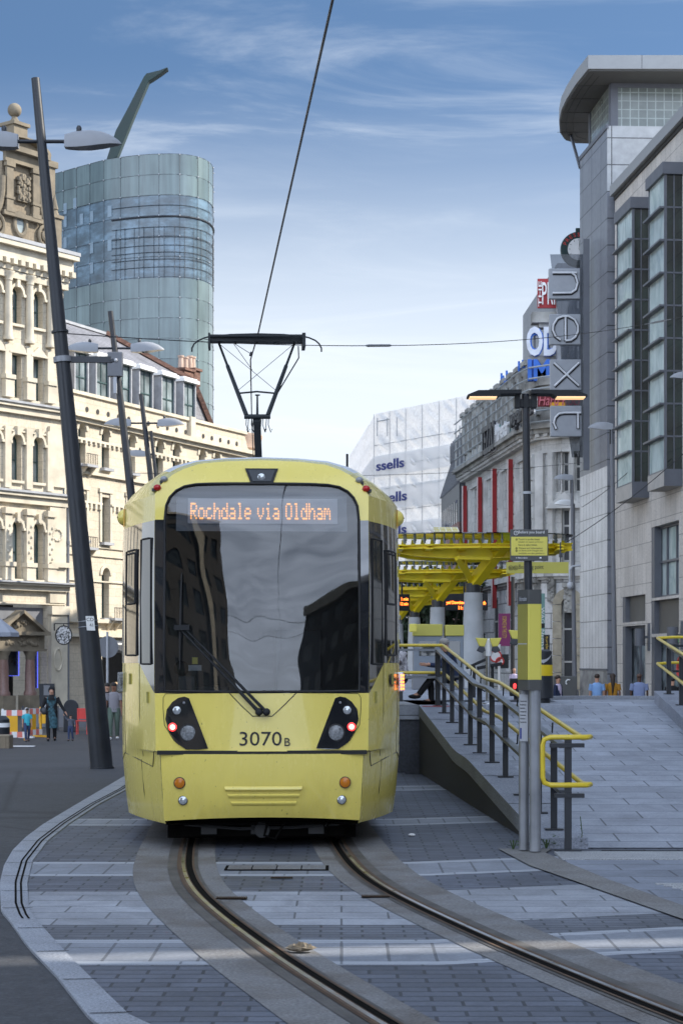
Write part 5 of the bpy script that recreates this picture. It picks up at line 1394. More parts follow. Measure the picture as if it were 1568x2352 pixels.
tag(m.build('pull_off_wire', 'wire'), 'forked thin wires steadying the contact wire just behind the pantograph', 'overhead wire')
wire('span_wire', sag(P(1222, 1290, 62), P(1568, 1042, 64), .25), .014, 'dark stay wire climbing to the right past the grey lamp posts')
wire('span_wire', sag(P(1335, 1165, 76), P(1456, 1070, 69.5), .1), .012, 'short dark stay wire ending on the glazed bay')
wire('span_wire', sag(P(300, 1086, 56), P(1340, 1062, 80), .3), .010, 'very thin low cross wire behind the tram roof')
# ================================================================== right hand buildings
plain('green_sign', (.04, .42, .16), .4); plain('base_granite', (.26, .255, .25), .12, var=.6, vs=1.2)  # base_granite: bright reflections put into the dark stone's colour
plain('clock_green', (.012, .035, .035), .4)
plain('fin_edge', (.62, .52, .50), .6); plain('steel_pale', (.42, .45, .46), .4, .3); plain('blue_edge', (.02, .07, .30), .5); plain('red_sign', (.36, .02, .025), .5)
plain('maroon', (.16, .015, .02), .5); plain('red_pale', (.52, .13, .16), .5); plain('arch_stone', (.40, .36, .28), .85, var=.25); plain('plinth_brown', (.16, .13, .12), .5)
blocks('brick_pink', (.36, .22, .19), .24, .09, .01, .7, .2, .9)
def text_fit(s, M, w, h, mat, parent, name='lettering', ext=.01, bold=0.0, italic=0.0):
    """letters scaled to a width and a height; origin at the lower left corner"""
    o = text(s, 1.0, Matrix.Identity(4), mat, parent, name, ext / max(h, .05), 'LEFT', 1.0, bold)
    me = o.data; xs = [v.co.x for v in me.vertices]; ys = [v.co.y for v in me.vertices]
    x0, x1, y0, y1 = min(xs), max(xs), min(ys), max(ys)
    S = Matrix.Diagonal((w / (x1 - x0), h / (y1 - y0), ext / (ext / max(h, .05)), 1)) @ Matrix.Translation((-x0, -y0, 0))
    if italic: S = Matrix(((1, italic, 0, 0), (0, 1, 0, 0), (0, 0, 1, 0), (0, 0, 0, 1))) @ S
    me.transform(M @ S); return o
def mk_right_mats():
    blocks('tower_panel', (0.205, 0.215, 0.24), 1.63, 1.105, .022, .16, .04, .35, off=0, stain=.12, grain=3, bumpk=.5)
    blocks('tower_panel_pale', (0.64, 0.645, 0.65), .55, 1.105, .018, .25, .03, .4, off=0, stain=.04, grain=1, bumpk=.4)
    blocks('tower_face', (0.37, 0.38, 0.385), 3.6, 1.105, .024, .2, .03, .35, off=0, stain=.08, grain=3, bumpk=.5)
    blocks('limestone', (0.60, 0.565, 0.52), .70, .77, .012, .42, .07, .8, off=0, stain=.18, grain=12, streak=.45, dirt=(.72, .67, .60), bumpk=.4)
    blocks('glass_block', (0.20, 0.225, 0.21), .36, .36, .022, 1.9, .12, .15, off=0, stain=.2, grain=2)
    plain('roof_grey', (0.29, 0.30, 0.305), .5, var=.08); plain('soffit', (0.085, 0.085, 0.083), .7, var=.1)
    plain('bay_metal', (0.115, 0.122, 0.14), .45, var=.12); plain('bay_stone', (0.44, 0.42, 0.39), .8, var=.15)
    plain('panel_dark', (0.10, 0.10, 0.095), .5, var=.2, vs=.8)
    glass_dark('bay_dark', (0.012, 0.022, 0.018), .05, .05, .6)
    t = NT('bay_pale'); n = t.noise(t.obj((1, 1, .5)), .9, 5, .6, 1.4); t.col(t.ramp(n, (.3, (.28, .36, .36)), (.7, (.62, .70, .69)))); t.b.inputs['Roughness'].default_value = .05; t.b.inputs['Specular IOR Level'].default_value = .8; t.bump(t.noise(t.obj(), .8, 2), .15, .08); reg(t)  # street reflections put into the glass colour as pale blotches
    plain('room_dark', (.035, .038, .042), .5, var=.5, vs=.7); glass_dark('shop_reflect', (.15, .18, .19), .03, .04, .8)  # shop_reflect carries its pale reflection in the base colour
    plain('sign_panel', (0.30, 0.315, 0.34), .4, var=.1); plain('letter_white', (0.62, 0.63, 0.65), .4); plain('letter_edge', (0.03, 0.03, 0.035), .5)
    glass_clear('mesh_sheet', (.50, .52, .55), 1.2, .03)
    st = dict(var=.06, rough=.85, mc=.62, stain=.28, bumpk=.3, grain=6)
    blocks('pale_stone', (0.60, 0.595, 0.575), 1.1, .55, .012, streak=.6, dirt=(.45, .44, .42), **st)
    blocks('rusticated', (0.66, 0.665, 0.67), 1.35, .86, .035, streak=.15, dirt=(.7, .68, .66), **{**st, 'mc': .35, 'stain': .12})
    plain('stone_dirty', (0.34, 0.335, 0.315), .9, var=.55, vs=.9, bump=.2, bs=8)
    plain('stone_grey', (0.58, 0.575, 0.555), .85, var=.3, vs=.9)
    blocks('grey_cladding', (0.085, 0.092, 0.105), .35, 30, .03, .45, .12, .5, off=0, stain=.15, grain=3)
    blocks('plant_cladding', (0.25, 0.26, 0.28), .4, 30, .02, .6, .05, .5, off=0, stain=.1, grain=3)
    t = NT('sheeting'); uv = t.uv(); n = t.noise(uv, .35, 6, .62, 1.2); f = t.noise(t.uv((1, 1, 1)), 1.6, 5, .6, 1.5)
    br = t.n('ShaderNodeTexBrick'); t.l(uv, br.inputs['Vector']); br.offset = 0; br.inputs['Scale'].default_value = 1; br.inputs['Brick Width'].default_value = 2.4; br.inputs['Row Height'].default_value = 1.95; br.inputs['Mortar Size'].default_value = .02
    br.inputs['Color1'].default_value = (.80, .81, .83, 1); br.inputs['Color2'].default_value = (.66, .67, .70, 1); br.inputs['Mortar'].default_value = (.86, .86, .87, 1)
    t.col(t.mul(br.outputs[0], t.ramp(n, (.3, .78), (.7, 1.08)))); t.b.inputs['Roughness'].default_value = .6; t.bump(f, .8, .25)
    tl = t.n('ShaderNodeBsdfTranslucent'); tl.inputs[0].default_value = (.62, .63, .66, 1); mx = t.n('ShaderNodeMixShader'); mx.inputs[0].default_value = .34
    t.l(t.b.outputs[0], mx.inputs[1]); t.l(tl.outputs[0], mx.inputs[2]); t.l(mx.outputs[0], t.N['Material Output'].inputs[0]); reg(t)
    t = NT('banner_white'); t.col(t.mul((.84, .84, .85), t.ramp(t.noise(t.uv(), .4, 5, .6, 1), (.3, .9), (.7, 1.03)))); t.b.inputs['Roughness'].default_value = .6
    tl = t.n('ShaderNodeBsdfTranslucent'); tl.inputs[0].default_value = (.9, .9, .92, 1); mx = t.n('ShaderNodeMixShader'); mx.inputs[0].default_value = .5
    t.l(t.b.outputs[0], mx.inputs[1]); t.l(tl.outputs[0], mx.inputs[2]); t.l(mx.outputs[0], t.N['Material Output'].inputs[0]); reg(t)
    plain('blue_white', (.70, .73, .80), .5)
mk_right_mats()
CD, CX0 = 75.0, 11.2
def build_right():
    T = thing('shop_building', 'stone faced shop building with two projecting glazed bays', 'building')
    a = Vector((CX0, CD, 0)); b = Vector((CX0 + .084 * 87, CD - 87, 0)); pl = Plane(a, b); Lfull = pl.L; L = 61.6; sk = Vector((14 * .985, 14 * .17, 0))
    ztop = 21.0; base = -.9
    def R2(v0, y0, v1, y1, o=0): u0, z1 = pl.px(v0, y0, o); u1, z0 = pl.px(v1, y1, o); return min(u0, u1), max(u0, u1), z0, z1
    w1 = R2(1494, 1212, 1558, 1366); p1_ = R2(1428, 1372, 1481, 1426); s1 = (p1_[0], p1_[1], base, p1_[2] - .15)
    u0, z1 = pl.px(1494, 1366); u1 = pl.px(1558, 1366)[0]
    p2_ = (w1[0], w1[1], w1[2] - 1.35, w1[2] - .10); s2 = (w1[0], w1[1], base, p2_[2] - .12)
    ops = [w1, p1_, s1, p2_, s2]
    # the same openings run on along the street, nearer than the picture shows
    step = 5.4
    for k in range(1, 12):
        off = step * k + 2
        if w1[1] + off < L - 1: ops += [(w1[0] + off, w1[1] + off, w1[2], w1[3]), (s2[0] + off, s2[1] + off, 1.2, s2[3])]
    W_ = MB(); wall(W_, pl, 0, L, base, ztop, [(*q, False) for q in ops], .38)
    W_.face([pl.pt(0, ztop), pl.pt(L, ztop), pl.pt(L, ztop) + sk, pl.pt(0, ztop, -14)]); W_.face([pl.pt(L, base), pl.pt(L, base) + sk, pl.pt(L, ztop) + sk, pl.pt(L, ztop)])
    W_.face([pl.pt(0, base, -14), pl.pt(L, base) + sk, pl.pt(L, ztop) + sk, pl.pt(0, ztop, -14)])
    W_.build('wall', 'limestone', T)
    c = MB(); bar(pl, c, 0, L, ztop - .32, ztop + .1, .22); bar(pl, c, 0, L, ztop - .48, ztop - .32, .06, m=1); c.build('roof_edge', ['roof_grey', 'ink'], T)
    def glazed(op, mull, tr, gm='shop_glass'): return window(pl, T, op[0], op[1], op[2], op[3], -.34, False, 'bay_metal', gm, .09, mull, tr, .10)
    glazed(w1, 3, (.5,), 'bay_pale'); glazed(s1, 2, (), 'shop_reflect'); glazed(s2, 2, (), 'shop_reflect')
    for q in ops[5:]: glazed(q, 3, (.5,))
    for q in (p1_, p2_): m = MB(); bar(pl, m, q[0], q[1], q[2], q[3], -.2, -.3); m.build('spandrel_panel', 'panel_dark', T)
    for q in (s1, s2):           # flat metal door jambs at the far side
        m = MB(); bar(pl, m, q[0] + .0, q[0] + .42, q[2], (p1_ if q is s1 else w1)[3], -.02, -.3); m.build('door_jamb', 'bay_metal', T)
    # signs and reflections hung inside the shop windows
    u, z = pl.px(1556, 1440, -.2); m = MB(); bar(pl, m, u - .8, u + .7, z - .55, z + .35, -.22, -.26); m.build('shop_sign', 'green_sign', T)
    u, z = pl.px(1562, 1535, -.2); m = MB(); m.tube([pl.pt(u + .4 * math.cos(t * .5236), z + .4 * math.sin(t * .5236), -.2) for t in range(12)], .06, 6, closed=True); m.build('round_sign', 'red_bright', T)
    # wall lamps: cylinder held off a vertical bar
    for (vc, vb, y0, y1) in ((1476, 1488, 1444, 1483), (1551, 1564, 1440, 1479)):
        ub, zt = pl.px(vb, y0, .05); zb = pl.px(vb, y1, .05)[1]; m = MB(); bar(pl, m, ub - .06, ub + .06, zb - .2, zt + .2, .08)
        bar(pl, m, ub - .04, ub + .04, (zt + zb) / 2 - .05, (zt + zb) / 2 + .05, .22)
        wl = m.build('wall_lamp', 'bay_metal', T); m = MB(); c = pl.pt(ub, 0, .38); m.cyl(c + Vector((0, 0, zb)), c + Vector((0, 0, zt)), .20, n=20); m.build('lamp_drum', 'bay_metal', wl, sm=40)
    # glazed bays
    def bay(v_near, v_far, ztc, zg0, zb, proj):
        uf = pl.px(v_far, 1000, proj)[0]; un = pl.px(v_near, 1000, proj)[0]
        B_ = MB(); bar(pl, B_, uf - .12, un + .12, ztc - .42, ztc, proj + .12)
        bo = B_.build('bay_cap', ['bay_metal'], T); B_ = MB(); bar(pl, B_, uf - .05, un + .05, zb, zg0, proj + .04, m=0); B_.build('bay_sill', 'bay_metal', bo)
        m = MB(); m.face([pl.pt(uf - .05, zb - .004, proj + .04), pl.pt(un + .05, zb - .004, proj + .04), pl.pt(un + .05, zb - .004, 0), pl.pt(uf - .05, zb - .004, 0)])
        m.face([pl.pt(uf - .055, zb, proj + .045), pl.pt(un + .05, zb, proj + .045), pl.pt(un + .05, zg0 - .05, proj + .045), pl.pt(uf - .055, zg0 - .05, proj + .045)]); m.build('bay_base', 'bay_stone', bo)
        z = zg0; k = 0; hgt = (ztc - .42 - zg0) / 9
        m = MB(); m.face([pl.pt(uf, zg0, proj), pl.pt(un, zg0, proj), pl.pt(un, ztc - .42, proj), pl.pt(uf, ztc - .42, proj)]); m.build('street_glazing', 'bay_pale', bo)
        m = MB(); m.face([pl.pt(un, zg0, proj), pl.pt(un, zg0, -.05), pl.pt(un, ztc - .42, -.05), pl.pt(un, ztc - .42, proj)]); m.face([pl.pt(uf, zg0, proj), pl.pt(uf, zg0, -.05), pl.pt(uf, ztc - .42, -.05), pl.pt(uf, ztc - .42, proj)]); m.build('side_glazing', 'bay_dark', bo)
        m = MB()
        for k in range(1, 9):
            z = zg0 + hgt * k; bar(pl, m, uf - .18, un + .02, z - .035, z + .035, proj + .20, proj - .02); bar(pl, m, un - .02, un + .03, z - .03, z + .03, proj + .02)
        bar(pl, m, un - .05, un + .03, zg0, ztc - .42, proj + .03, proj - .06); bar(pl, m, uf - .03, uf + .04, zg0, ztc - .42, proj + .03, proj - .06)
        for o_ in (.30,): bar(pl, m, un + .0, un + .03, zg0, ztc - .42, o_ + .02, o_ - .02)
        m.build('glazing_bars', 'bay_metal', bo)
        m = MB()
        for k in range(6): z = zg0 + hgt * (1.5 + 1.4 * k); bar(pl, m, un - .9, un - .03, z - .5, z, -.02, -.03)
        m.build('blinds', 'panel_dark', bo)
    bay(1452, 1417, 19.25, 8.46, 7.85, .62); bay(1526, 1490, 19.30, 8.45, 7.85, .62)
    u0 = 23
    for k in range(4): pass
    m = MB(); bar(pl, m, 20, L - 2.6, ztop + .1, ztop + 5.2, -.6, -13); m.build('roof_shade_block', 'plant_cladding', T)  # unseen upper block added to shade the nearest leaning lamp
    settle(T, pl.pt(20, base))
    # next building along, across a slit added to let a streak of sun through
    T3 = thing('shop_building', 'next stone fronted shop building beyond the right edge, past an alley added to pass a streak of sun', 'building'); u0 = L + .27
    m = MB(); wall(m, pl, u0, Lfull, base, ztop, [(u0 + 2 + 4.5 * k, u0 + 4.4 + 4.5 * k, 9, 12, False) for k in range(5)], .38); A, B_ = pl.pt(u0, base), pl.pt(Lfull, base); up = Vector((0, 0, ztop - base))
    m.face([A, A + sk, A + sk + up, A + up]); m.face([B_, B_ + sk, B_ + sk + up, B_ + up]); m.face([A + up, B_ + up, B_ + sk + up, A + sk + up]); m.face([A + sk, B_ + sk, B_ + sk + up, A + sk + up]); m.build('wall', 'limestone', T3)
    for k in range(5): window(pl, T3, u0 + 2 + 4.5 * k, u0 + 4.4 + 4.5 * k, 9, 12, -.34, False, 'bay_metal', 'shop_glass', .09, 3, (.5,), .10)
    settle(T3, pl.pt((u0 + Lfull) / 2, base))
    # ---------------- tower
    T2 = thing('corner_tower', 'grey panelled corner tower capped by a wide overhanging roof over glass blocks', 'tower')
    nc = Vector((10.93, 75.35, 0)); fc = nc + Vector((-.1, 1, 0)).normalized() * 4.9
    tp_ = Plane(fc, nc); zt = 23.7; zp = gz(1085, 78)
    m = MB(); tp_w = tp_.L
    q = lambda z0, z1: [tp_.pt(0, z0), tp_.pt(tp_w, z0), tp_.pt(tp_w, z1), tp_.pt(0, z1)]
    m.face(q(zp, zt), 0); m.face(q(base + 2.2, zp), 1); m.face(q(base, base + 2.2), 3)
    e = Vector((8, 0.35, 0)); n0 = lambda z: tp_.pt(tp_w, z); f0 = lambda z: tp_.pt(0, z)
    m.face([n0(base), n0(base) + e, n0(21) + e, n0(21)], 0); m.face([n0(21), n0(21) + e, n0(zt) + e, n0(zt)], 2)
    m.face([f0(base), f0(base) + e, f0(zt) + e, f0(zt)], 0); m.face([n0(zt), n0(zt) + e, f0(zt) + e, f0(zt)], 2)
    m.build('tower_wall', ['tower_panel', 'tower_panel_pale', 'tower_face', 'base_granite'], T2)
    m = MB(); bar(tp_, m, -.03, tp_w + .04, zt - .12, zt + .06, .04); bar(tp_, m, -.02, tp_w + .02, base + 2.14, base + 2.22, .03); m.build('coping', 'bay_metal', T2)
    m = MB(); m.box((12.6, 80.4, base), (22, 92, 22.6)); m.build('rear_shade_block', 'tower_face', T2)  # hidden block added to shade the foot of the left stone building
    # glass block drum
    m = MB(); dp = Plane((11.0, 81.2), (11.32, 76.9)); d2 = Plane((11.32, 76.9), (19, 77.2))
    for p_ in (dp, d2): m.face([p_.pt(0, zt), p_.pt(p_.L, zt), p_.pt(p_.L, 26.1), p_.pt(0, 26.1)])
    dr = m.build('glass_drum', 'glass_block', T2)
    m = MB(); bar(dp, m, dp.L - .3, dp.L + .02, zt, 26, .05); bar(d2, m, -.02, .28, zt, 26, .05); bar(d2, m, 0, d2.L, zt, zt + .12, .04); bar(dp, m, 0, dp.L, zt, zt + .12, .04); bar(d2, m, 0, d2.L, 25.75, 26, .06); bar(dp, m, 0, .25, zt, 26, .05); m.build('drum_frame', 'bay_metal', dr)
    out = [(10.13, 75.2), (9.88, 77.2), (9.74, 79.2), (9.70, 80.8), (9.80, 82.5), (10.05, 84.3), (10.4, 85.4), (10.94, 85.9), (13, 86), (20, 86), (20, 75.2)]
    m = MB(); m.prism(out, Matrix.Translation((0, 0, 26.0)), .56); ro = m.build('tower_roof', 'roof_grey', T2)
    cx_, cy_ = 14, 80.5
    m = MB(); m.prism([(lerp(cx_, x, .985), lerp(cy_, y, .985)) for x, y in out], Matrix.Translation((0, 0, 25.93)), .065); m.build('soffit', 'soffit', ro)
    m = MB()
    for k in (.93, .86): m.tube([(lerp(cx_, x, k), lerp(cy_, y, k), 25.925) for x, y in out[:8]], .012, 4)
    for y in (77.2, 79, 81, 82.5, 84): m.beam((9.9, y, 25.925), (14, y, 25.925), .015, .01)
    m.build('soffit_joints', 'ink', ro)
    m = MB(); m.beam(f0(zt - .4) + Vector((0, 0, 0)), (10.6, 84.6, 25.95), .10, .14); m.build('roof_brace', 'bay_metal', T2)
    m = MB()
    for k in range(1, 4): x0 = 10.13 + k * 2.2; m.box((x0, 75.19, 26.0), (x0 + .015, 75.195, 26.56))
    m.build('roof_joints', 'dark_grey', ro)
    settle(T2, (11.5, 78, base))
build_right()

def build_vertical_sign():
    D = 77.6; T = thing('vertical_sign', 'projecting grey sign reading next downwards in four square panels', 'sign')
    m = MB(); a, b = P(1338, 550, D), P(1352, 1080, D); m.box((a.x, D - .12, b.z), (b.x, D + .12, a.z)); m.build('sign_mast', 'bay_metal', T)
    m = MB(); poly = [(1263, 583), (1338, 583), (1338, 1050), (1313, 1050), (1300, 960), (1290, 850), (1282, 730), (1272, 660)]
    m.prism([(P(x, y, D).x, P(x, y, D).z) for x, y in poly], mat4((0, D + .10, 0), (1, 0, 0), (0, 0, 1), (0, 1, 0)), .03); m.build('mesh_back', 'mesh_sheet', T)
    z = lambda x, y, d=D: P(1117.2 + .25 * x, 588 + .25 * y, d)
    for (x0, y0, x1, y1) in ((566, 120, 852, 400), (570, 540, 856, 820), (577, 955, 862, 1236), (580, 1380, 866, 1662)):
        a, b = z(x0, y1), z(x1, y0); m = MB(); m.box((a.x, D - .16, a.z), (b.x, D + .08, b.z)); m.build('sign_panel', 'sign_panel', T, bevel=.03)
    L_ = {'n': [[(598, 163), (820, 163)], [(775, 166), (808, 190), (828, 255), (812, 318), (768, 348), (598, 350)]],
          'e': [[(672, 778), (625, 745), (602, 690), (606, 640), (640, 585), (690, 562), (745, 562), (800, 592), (832, 650), (832, 700), (808, 752), (765, 782), (717, 785)], [(717, 566), (717, 785)]],
          'x': [[(612, 988), (840, 1198)], [(840, 988), (615, 1202)]],
          't': [[(858, 1446), (700, 1446), (655, 1456), (622, 1490), (610, 1540), (632, 1594)], [(832, 1446), (832, 1590)]]}
    for k, strokes in L_.items():
        m = MB()
        for s in strokes:
            m.tube([z(x, y) + Vector((0, -.20, 0)) for x, y in s], .050, 8, m=0); m.tube([z(x, y) + Vector((.010, -.160, -.018)) for x, y in s], .078, 8, m=1)
        m.build('letter', ['letter_white', 'letter_edge'], T, sm=50)
    settle(T, P(1338, 583, D))
build_vertical_sign()
def build_clock():
    D = 87.0; c = P(1327, 574, D); T = thing('round_clock', 'dark green round clock with red lettering half hidden by the tower', 'clock', c)
    RX = Matrix.Rotation(R(90), 4, 'X'); m = MB(); m.lathe((0, 0, 0), [(.55, -.14), (.83, -.12), (.86, 0), (.83, .16), (.52, .16)], 40, 0, M=RX); m.box((-.12, -.1, .8), (.16, .1, 1.02)); m.box((.3, .0, -.12), (3.4, .2, .12)); m.build('clock_case', 'clock_green', T, sm=40)
    m = MB(); m.lathe((0, 0, 0), [(.52, .15), (.52, .165)], 32, M=RX); f = m.build('clock_face', 'white_paint', T)
    m = MB()
    for k in range(12): a = k * math.pi / 6; u = Vector((math.sin(a), 0, math.cos(a))); m.beam(u * .40 + Vector((0, -.172, 0)), u * .48 + Vector((0, -.172, 0)), .05, .012)
    m.beam((0, -.175, 0), (.05, -.175, .42), .03, .01); m.beam((0, -.175, 0), (.2, -.175, -.2), .04, .01); m.build('clock_hands', 'ink', f)
    for k, ch in enumerate('PRESS'):
        a = R(-68 + 17 * k); p = Vector((math.sin(a) * .685, -.17, math.cos(a) * .685)); M_ = mat4(p, (math.cos(a), 0, -math.sin(a)), (math.sin(a), 0, math.cos(a)), (0, -1, 0))
        text(ch, .26, M_, 'red_bright', T, ax='CENTER', ext=.01, name='letter')
build_clock()

# ================================================================== carved stone leisure building
def build_printworks():
    T = thing('stone_hall', 'weathered pale stone hall with red fins and a frame of restaurant signs', 'building')
    pts = [(8.63, 127.6), (10.78, 105), (gx(1243, 103.0), 103.0), (gx(1288, 102.1), 102.1), (gx(1345, 101.7), 101.7), (gx(1520, 102), 102)]
    pls = [Plane(a, b) for a, b in zip(pts, pts[1:])]
    base, zg, zc, zp = -.9, 6.7, 14.6, 18.5
    mp = pls[0]; L = mp.L
    U = lambda vx: mp.px(vx, 1200)[0]
    fins = [U(v) for v in (1080, 1115, 1149, 1186.5)]; pitch = (fins[3] - fins[0]) / 3
    allf = fins
    w = MB(); gl = []
    ops = []
    for f in [fins[0] - pitch] + fins:
        u0, u1 = f + pitch * .30, f + pitch * .80
        if u0 > .3 and u1 < L - .2: ops += [(u0, u1, 10.2, 13.2, False), (u0, u1, 7.2, 9.4, False), (u0, u1, 1.0, 5.6, False)]
    gl.append((mp, ops)); wall(w, mp, 0, L, zg, zp, [o for o in ops if o[2] > zg], .35, m=0); wall(w, mp, 0, L, base, zg, [o for o in ops if o[3] < zg], .35, m=1)
    def o_(pl, v0, v1, y0, y1, ar=False): (u0, z1), (u1, z0) = pl.px(v0, y0), pl.px(v1, y1); return (min(u0, u1), max(u0, u1), z0, z1, ar)
    sets = [[o_(pls[1], 1219, 1239, 1042, 1140), o_(pls[1], 1222, 1239, 1177, 1290)], [o_(pls[2], 1247, 1251, 1042, 1140), o_(pls[2], 1275, 1286, 1035, 1130)], [o_(pls[3], 1290, 1306, 1035, 1130), o_(pls[3], 1289, 1308, 1168, 1290), o_(pls[3], 1318, 1338, 1042, 1130), o_(pls[3], 1289, 1320, 1372, 1600, True)], []]
    for pl, ops in zip(pls[1:], sets):
        wall(w, pl, 0, pl.L, zg, zp - 1.2, [o for o in ops if o[2] > zg - .5 and not o[4]], .35, m=0); wall(w, pl, 0, pl.L, base, zg, [o for o in ops if o[4]], .5, m=1); gl.append((pl, ops))
    back = Vector((14, 0, 0)); a = mp.pt(0, base); w.face([a, a + back, a + back + Vector((0, 0, zp - base)), mp.pt(0, zp)], 0)
    w.face([mp.pt(0, zp - .1), mp.pt(L, zp - .1), mp.pt(L, zp - .1) + back, mp.pt(0, zp - .1) + back], 0)
    w.build('wall', ['pale_stone', 'rusticated'], T)
    for pl, ops in gl:
        for o in ops: window(pl, T, o[0], o[1], o[2], o[3], -.3, o[4], 'stone_grey', 'room_dark', .10, 2 if o[1] - o[0] > 1.2 else 1, (.35, .68))
    # cornices round the whole front
    c = MB()
    for i, pl in enumerate(pls):
        e = .35
        bar(pl, c, -.05, pl.L + e, zc, zc + .25, .95, m=1); bar(pl, c, -.05, pl.L + e * .8, zc - .25, zc, .7, m=1); bar(pl, c, -.05, pl.L + e * .5, zc - .55, zc - .25, .4); bar(pl, c, -.02, pl.L + .1, zc - 1.3, zc - 1.15, .15)
        k = 0
        while k * .55 < pl.L: bar(pl, c, k * .55, k * .55 + .26, zc - .42, zc - .25, .62); k += 1
        bar(pl, c, -.02, pl.L + .2, zg - .35, zg, .45); bar(pl, c, -.02, pl.L + .1, zg - .5, zg - .35, .25)
    c.build('cornice', ['stone_grey', 'stone_dirty'], T)
    c = MB(); k = 0
    while k * 2.2 < L + 1:
        u = k * 2.2; bar(mp, c, u, u + 1.0, zp - 2.6, zp + .1, .25, m=0); bar(mp, c, u - .12, u + 1.12, zp + .05, zp + .32, .4, m=0); bar(mp, c, u + 1, u + 2.2, zp - .3, zp, .12, m=0)
        for q in range(4): bar(mp, c, u + 1.05 + q * .28, u + 1.18 + q * .28, zp - 1.5, zp - .3, .02)
        k += 1
    for pl in pls[1:4]: bar(pl, c, 0, pl.L + .1, zp - 1.4, zp - 1.0, .3); bar(pl, c, 0, pl.L, zc + .25, zp - 1.4, .05)
    c.build('parapet', 'stone_dirty', T)
    # pilasters and rustication beside the fins; the fins
    for f in allf:
        m = MB(); bar(mp, m, f - .2, f + .75, zg, zc - 1.3, .22)
        m.build('pilaster', 'stone_grey', T); m = MB(); bar(mp, m, f + pitch * .82, f + pitch * .98, zg, zc - 1.3, .20)
        for k in range(9): bar(mp, m, f + pitch * .81, f + pitch * .99, zg + .1 + k * .72, zg + .70 + k * .72, .26)
        m.build('quoin', 'stone_grey', T)
    fg = 'red fins standing out from the stone hall'
    for f in allf:
        m = MB(); bar(mp, m, f - .18, f + .18, 4.9, 13.6, .55, .28); bar(mp, m, f - .18, f + .18, 4.9, 13.6, .575, .555, m=1); m.build('red_fin', ['red_paint', 'fin_edge'], T)
    # sign frame
    m = MB()
    for k in range(6): z = zc + .4 + k * .62; m.tube([mp.pt(-.1, z, .75), mp.pt(L, z, .75)] + [pl.pt(pl.L, z, .75) for pl in pls[1:3]], .05, 5)
    for k in range(14): u = L * k / 13; m.tube([mp.pt(u, zc + .2, .68), mp.pt(u, zp - .7, .68)], .04, 5)
    sf = m.build('sign_frame', 'steel_pale', T)
    def word(s, v0, v1, y0t, y0b, mat, o=.9, it=0.0, pl=mp, par=sf, edge=None):
        (u0, zt), (u1, z_) = pl.px(v0, y0t, o), pl.px(v1, y0b, o); zb = pl.px(v0, y0b, o)[1]
        text_fit(s, pl.M(u0, zb, o), u1 - u0, zt - zb, mat, par, ext=.08, bold=.02)
        if edge: text_fit(s, pl.M(u0 - .03, zb - .05, o - .12), u1 - u0, zt - zb, edge, par, ext=.05, bold=.03)
    word('TEZZO', 1107, 1137, 985, 1050, 'letter_edge', edge='letter_white'); word('Harvester', 1138, 1168, 976, 1018, 'letter_white', edge='teal'); word('wagamama', 1171, 1222, 955, 998, 'letter_edge', edge='pale_grey')
    # roof box, big letters
    m = MB(); q = Plane((gx(1200, 118), 118), (gx(1262, 105.4), 105.4)); hz = 23.9
    bar(q, m, 0, q.L + 3, zp - 1, hz, 0, -9); m.build('plant_room', 'plant_cladding', T)
    m = MB(); Q = lambda vx, vy, d=103: P(vx, vy, d)
    a, b = Q(1212, 838), Q(1330, 816); m.box((a.x, 103.1, a.z), (b.x, 103.4, b.z)); m.box((a.x + .5, 103.0, zp - 3), (b.x, 106, Q(1200, 890).z)); 
    for vx in (1228, 1262, 1296): p = Q(vx, 750); m.tube([p + Vector((0, .3, 0)), (p.x, 103.3, zp - 1)], .06, 5)
    a, b = Q(1238, 726), Q(1330, 716); m.box((a.x - .4, 103.0, a.z - .35), (b.x, 104, b.z)); m.box((a.x, 103.2, a.z - .6), (b.x, 104, a.z - .3))
    m.build('sign_support', 'stone_dirty', T)
    FM = lambda vx, vy, d=102.9: mat4(P(vx, vy, d), (1, 0, 0), (0, 0, 1), (0, -1, 0))
    pp = 4200 / 102.9
    for (s, v0, y1, wv, hv, m0, m1) in (('ODEON', 1208, 818, 168, 68, 'blue_white', 'blue_paint'), ('IMAX', 1211, 875, 130, 50, 'blue_paint', 'blue_edge')):
        text_fit(s, FM(v0, y1), wv / pp, hv / pp, m0, T, ext=.06, bold=.035); text_fit(s, FM(v0 + 1.2, y1 + 1.5, 103.05), wv / pp, hv / pp, m1, T, ext=.10, bold=.06)
    m = MB(); a, b = P(1234, 707, 102.9), P(1310, 640, 102.9); m.box((a.x, 102.9, a.z), (b.x, 103.1, b.z)); rb = m.build('red_sign', 'red_sign', T)
    text_fit('PRINTWORKS', FM(1244, 700, 102.8), 150 / pp, 52 / pp, 'white_paint', rb, ext=.04); Mv = mat4(P(1242.5, 704, 102.8), (0, 0, 1), (-1, 0, 0), (0, -1, 0)); text_fit('THE', Mv, 58 / pp, 7 / pp, 'white_paint', rb, ext=.04)
    m = MB(); a, b = P(1234, 934, 101), P(1300, 900, 101); m.box((a.x, 101, a.z), (b.x, 101.1, b.z), m=0); a = P(1262, 934, 100.9); m.box((a.x, 100.95, a.z), (b.x, 101.0, a.z + .25), m=1); hb = m.build('restaurant_sign', ['maroon', 'orange_paint'], T)
    text_fit('Hard Rock', mat4(P(1236, 931, 100.9), (1, 0, 0), (0, 0, 1), (0, -1, 0)), 100 / 41.6, 24 / 41.6, 'red_pale', hb, ext=.03, italic=.15)
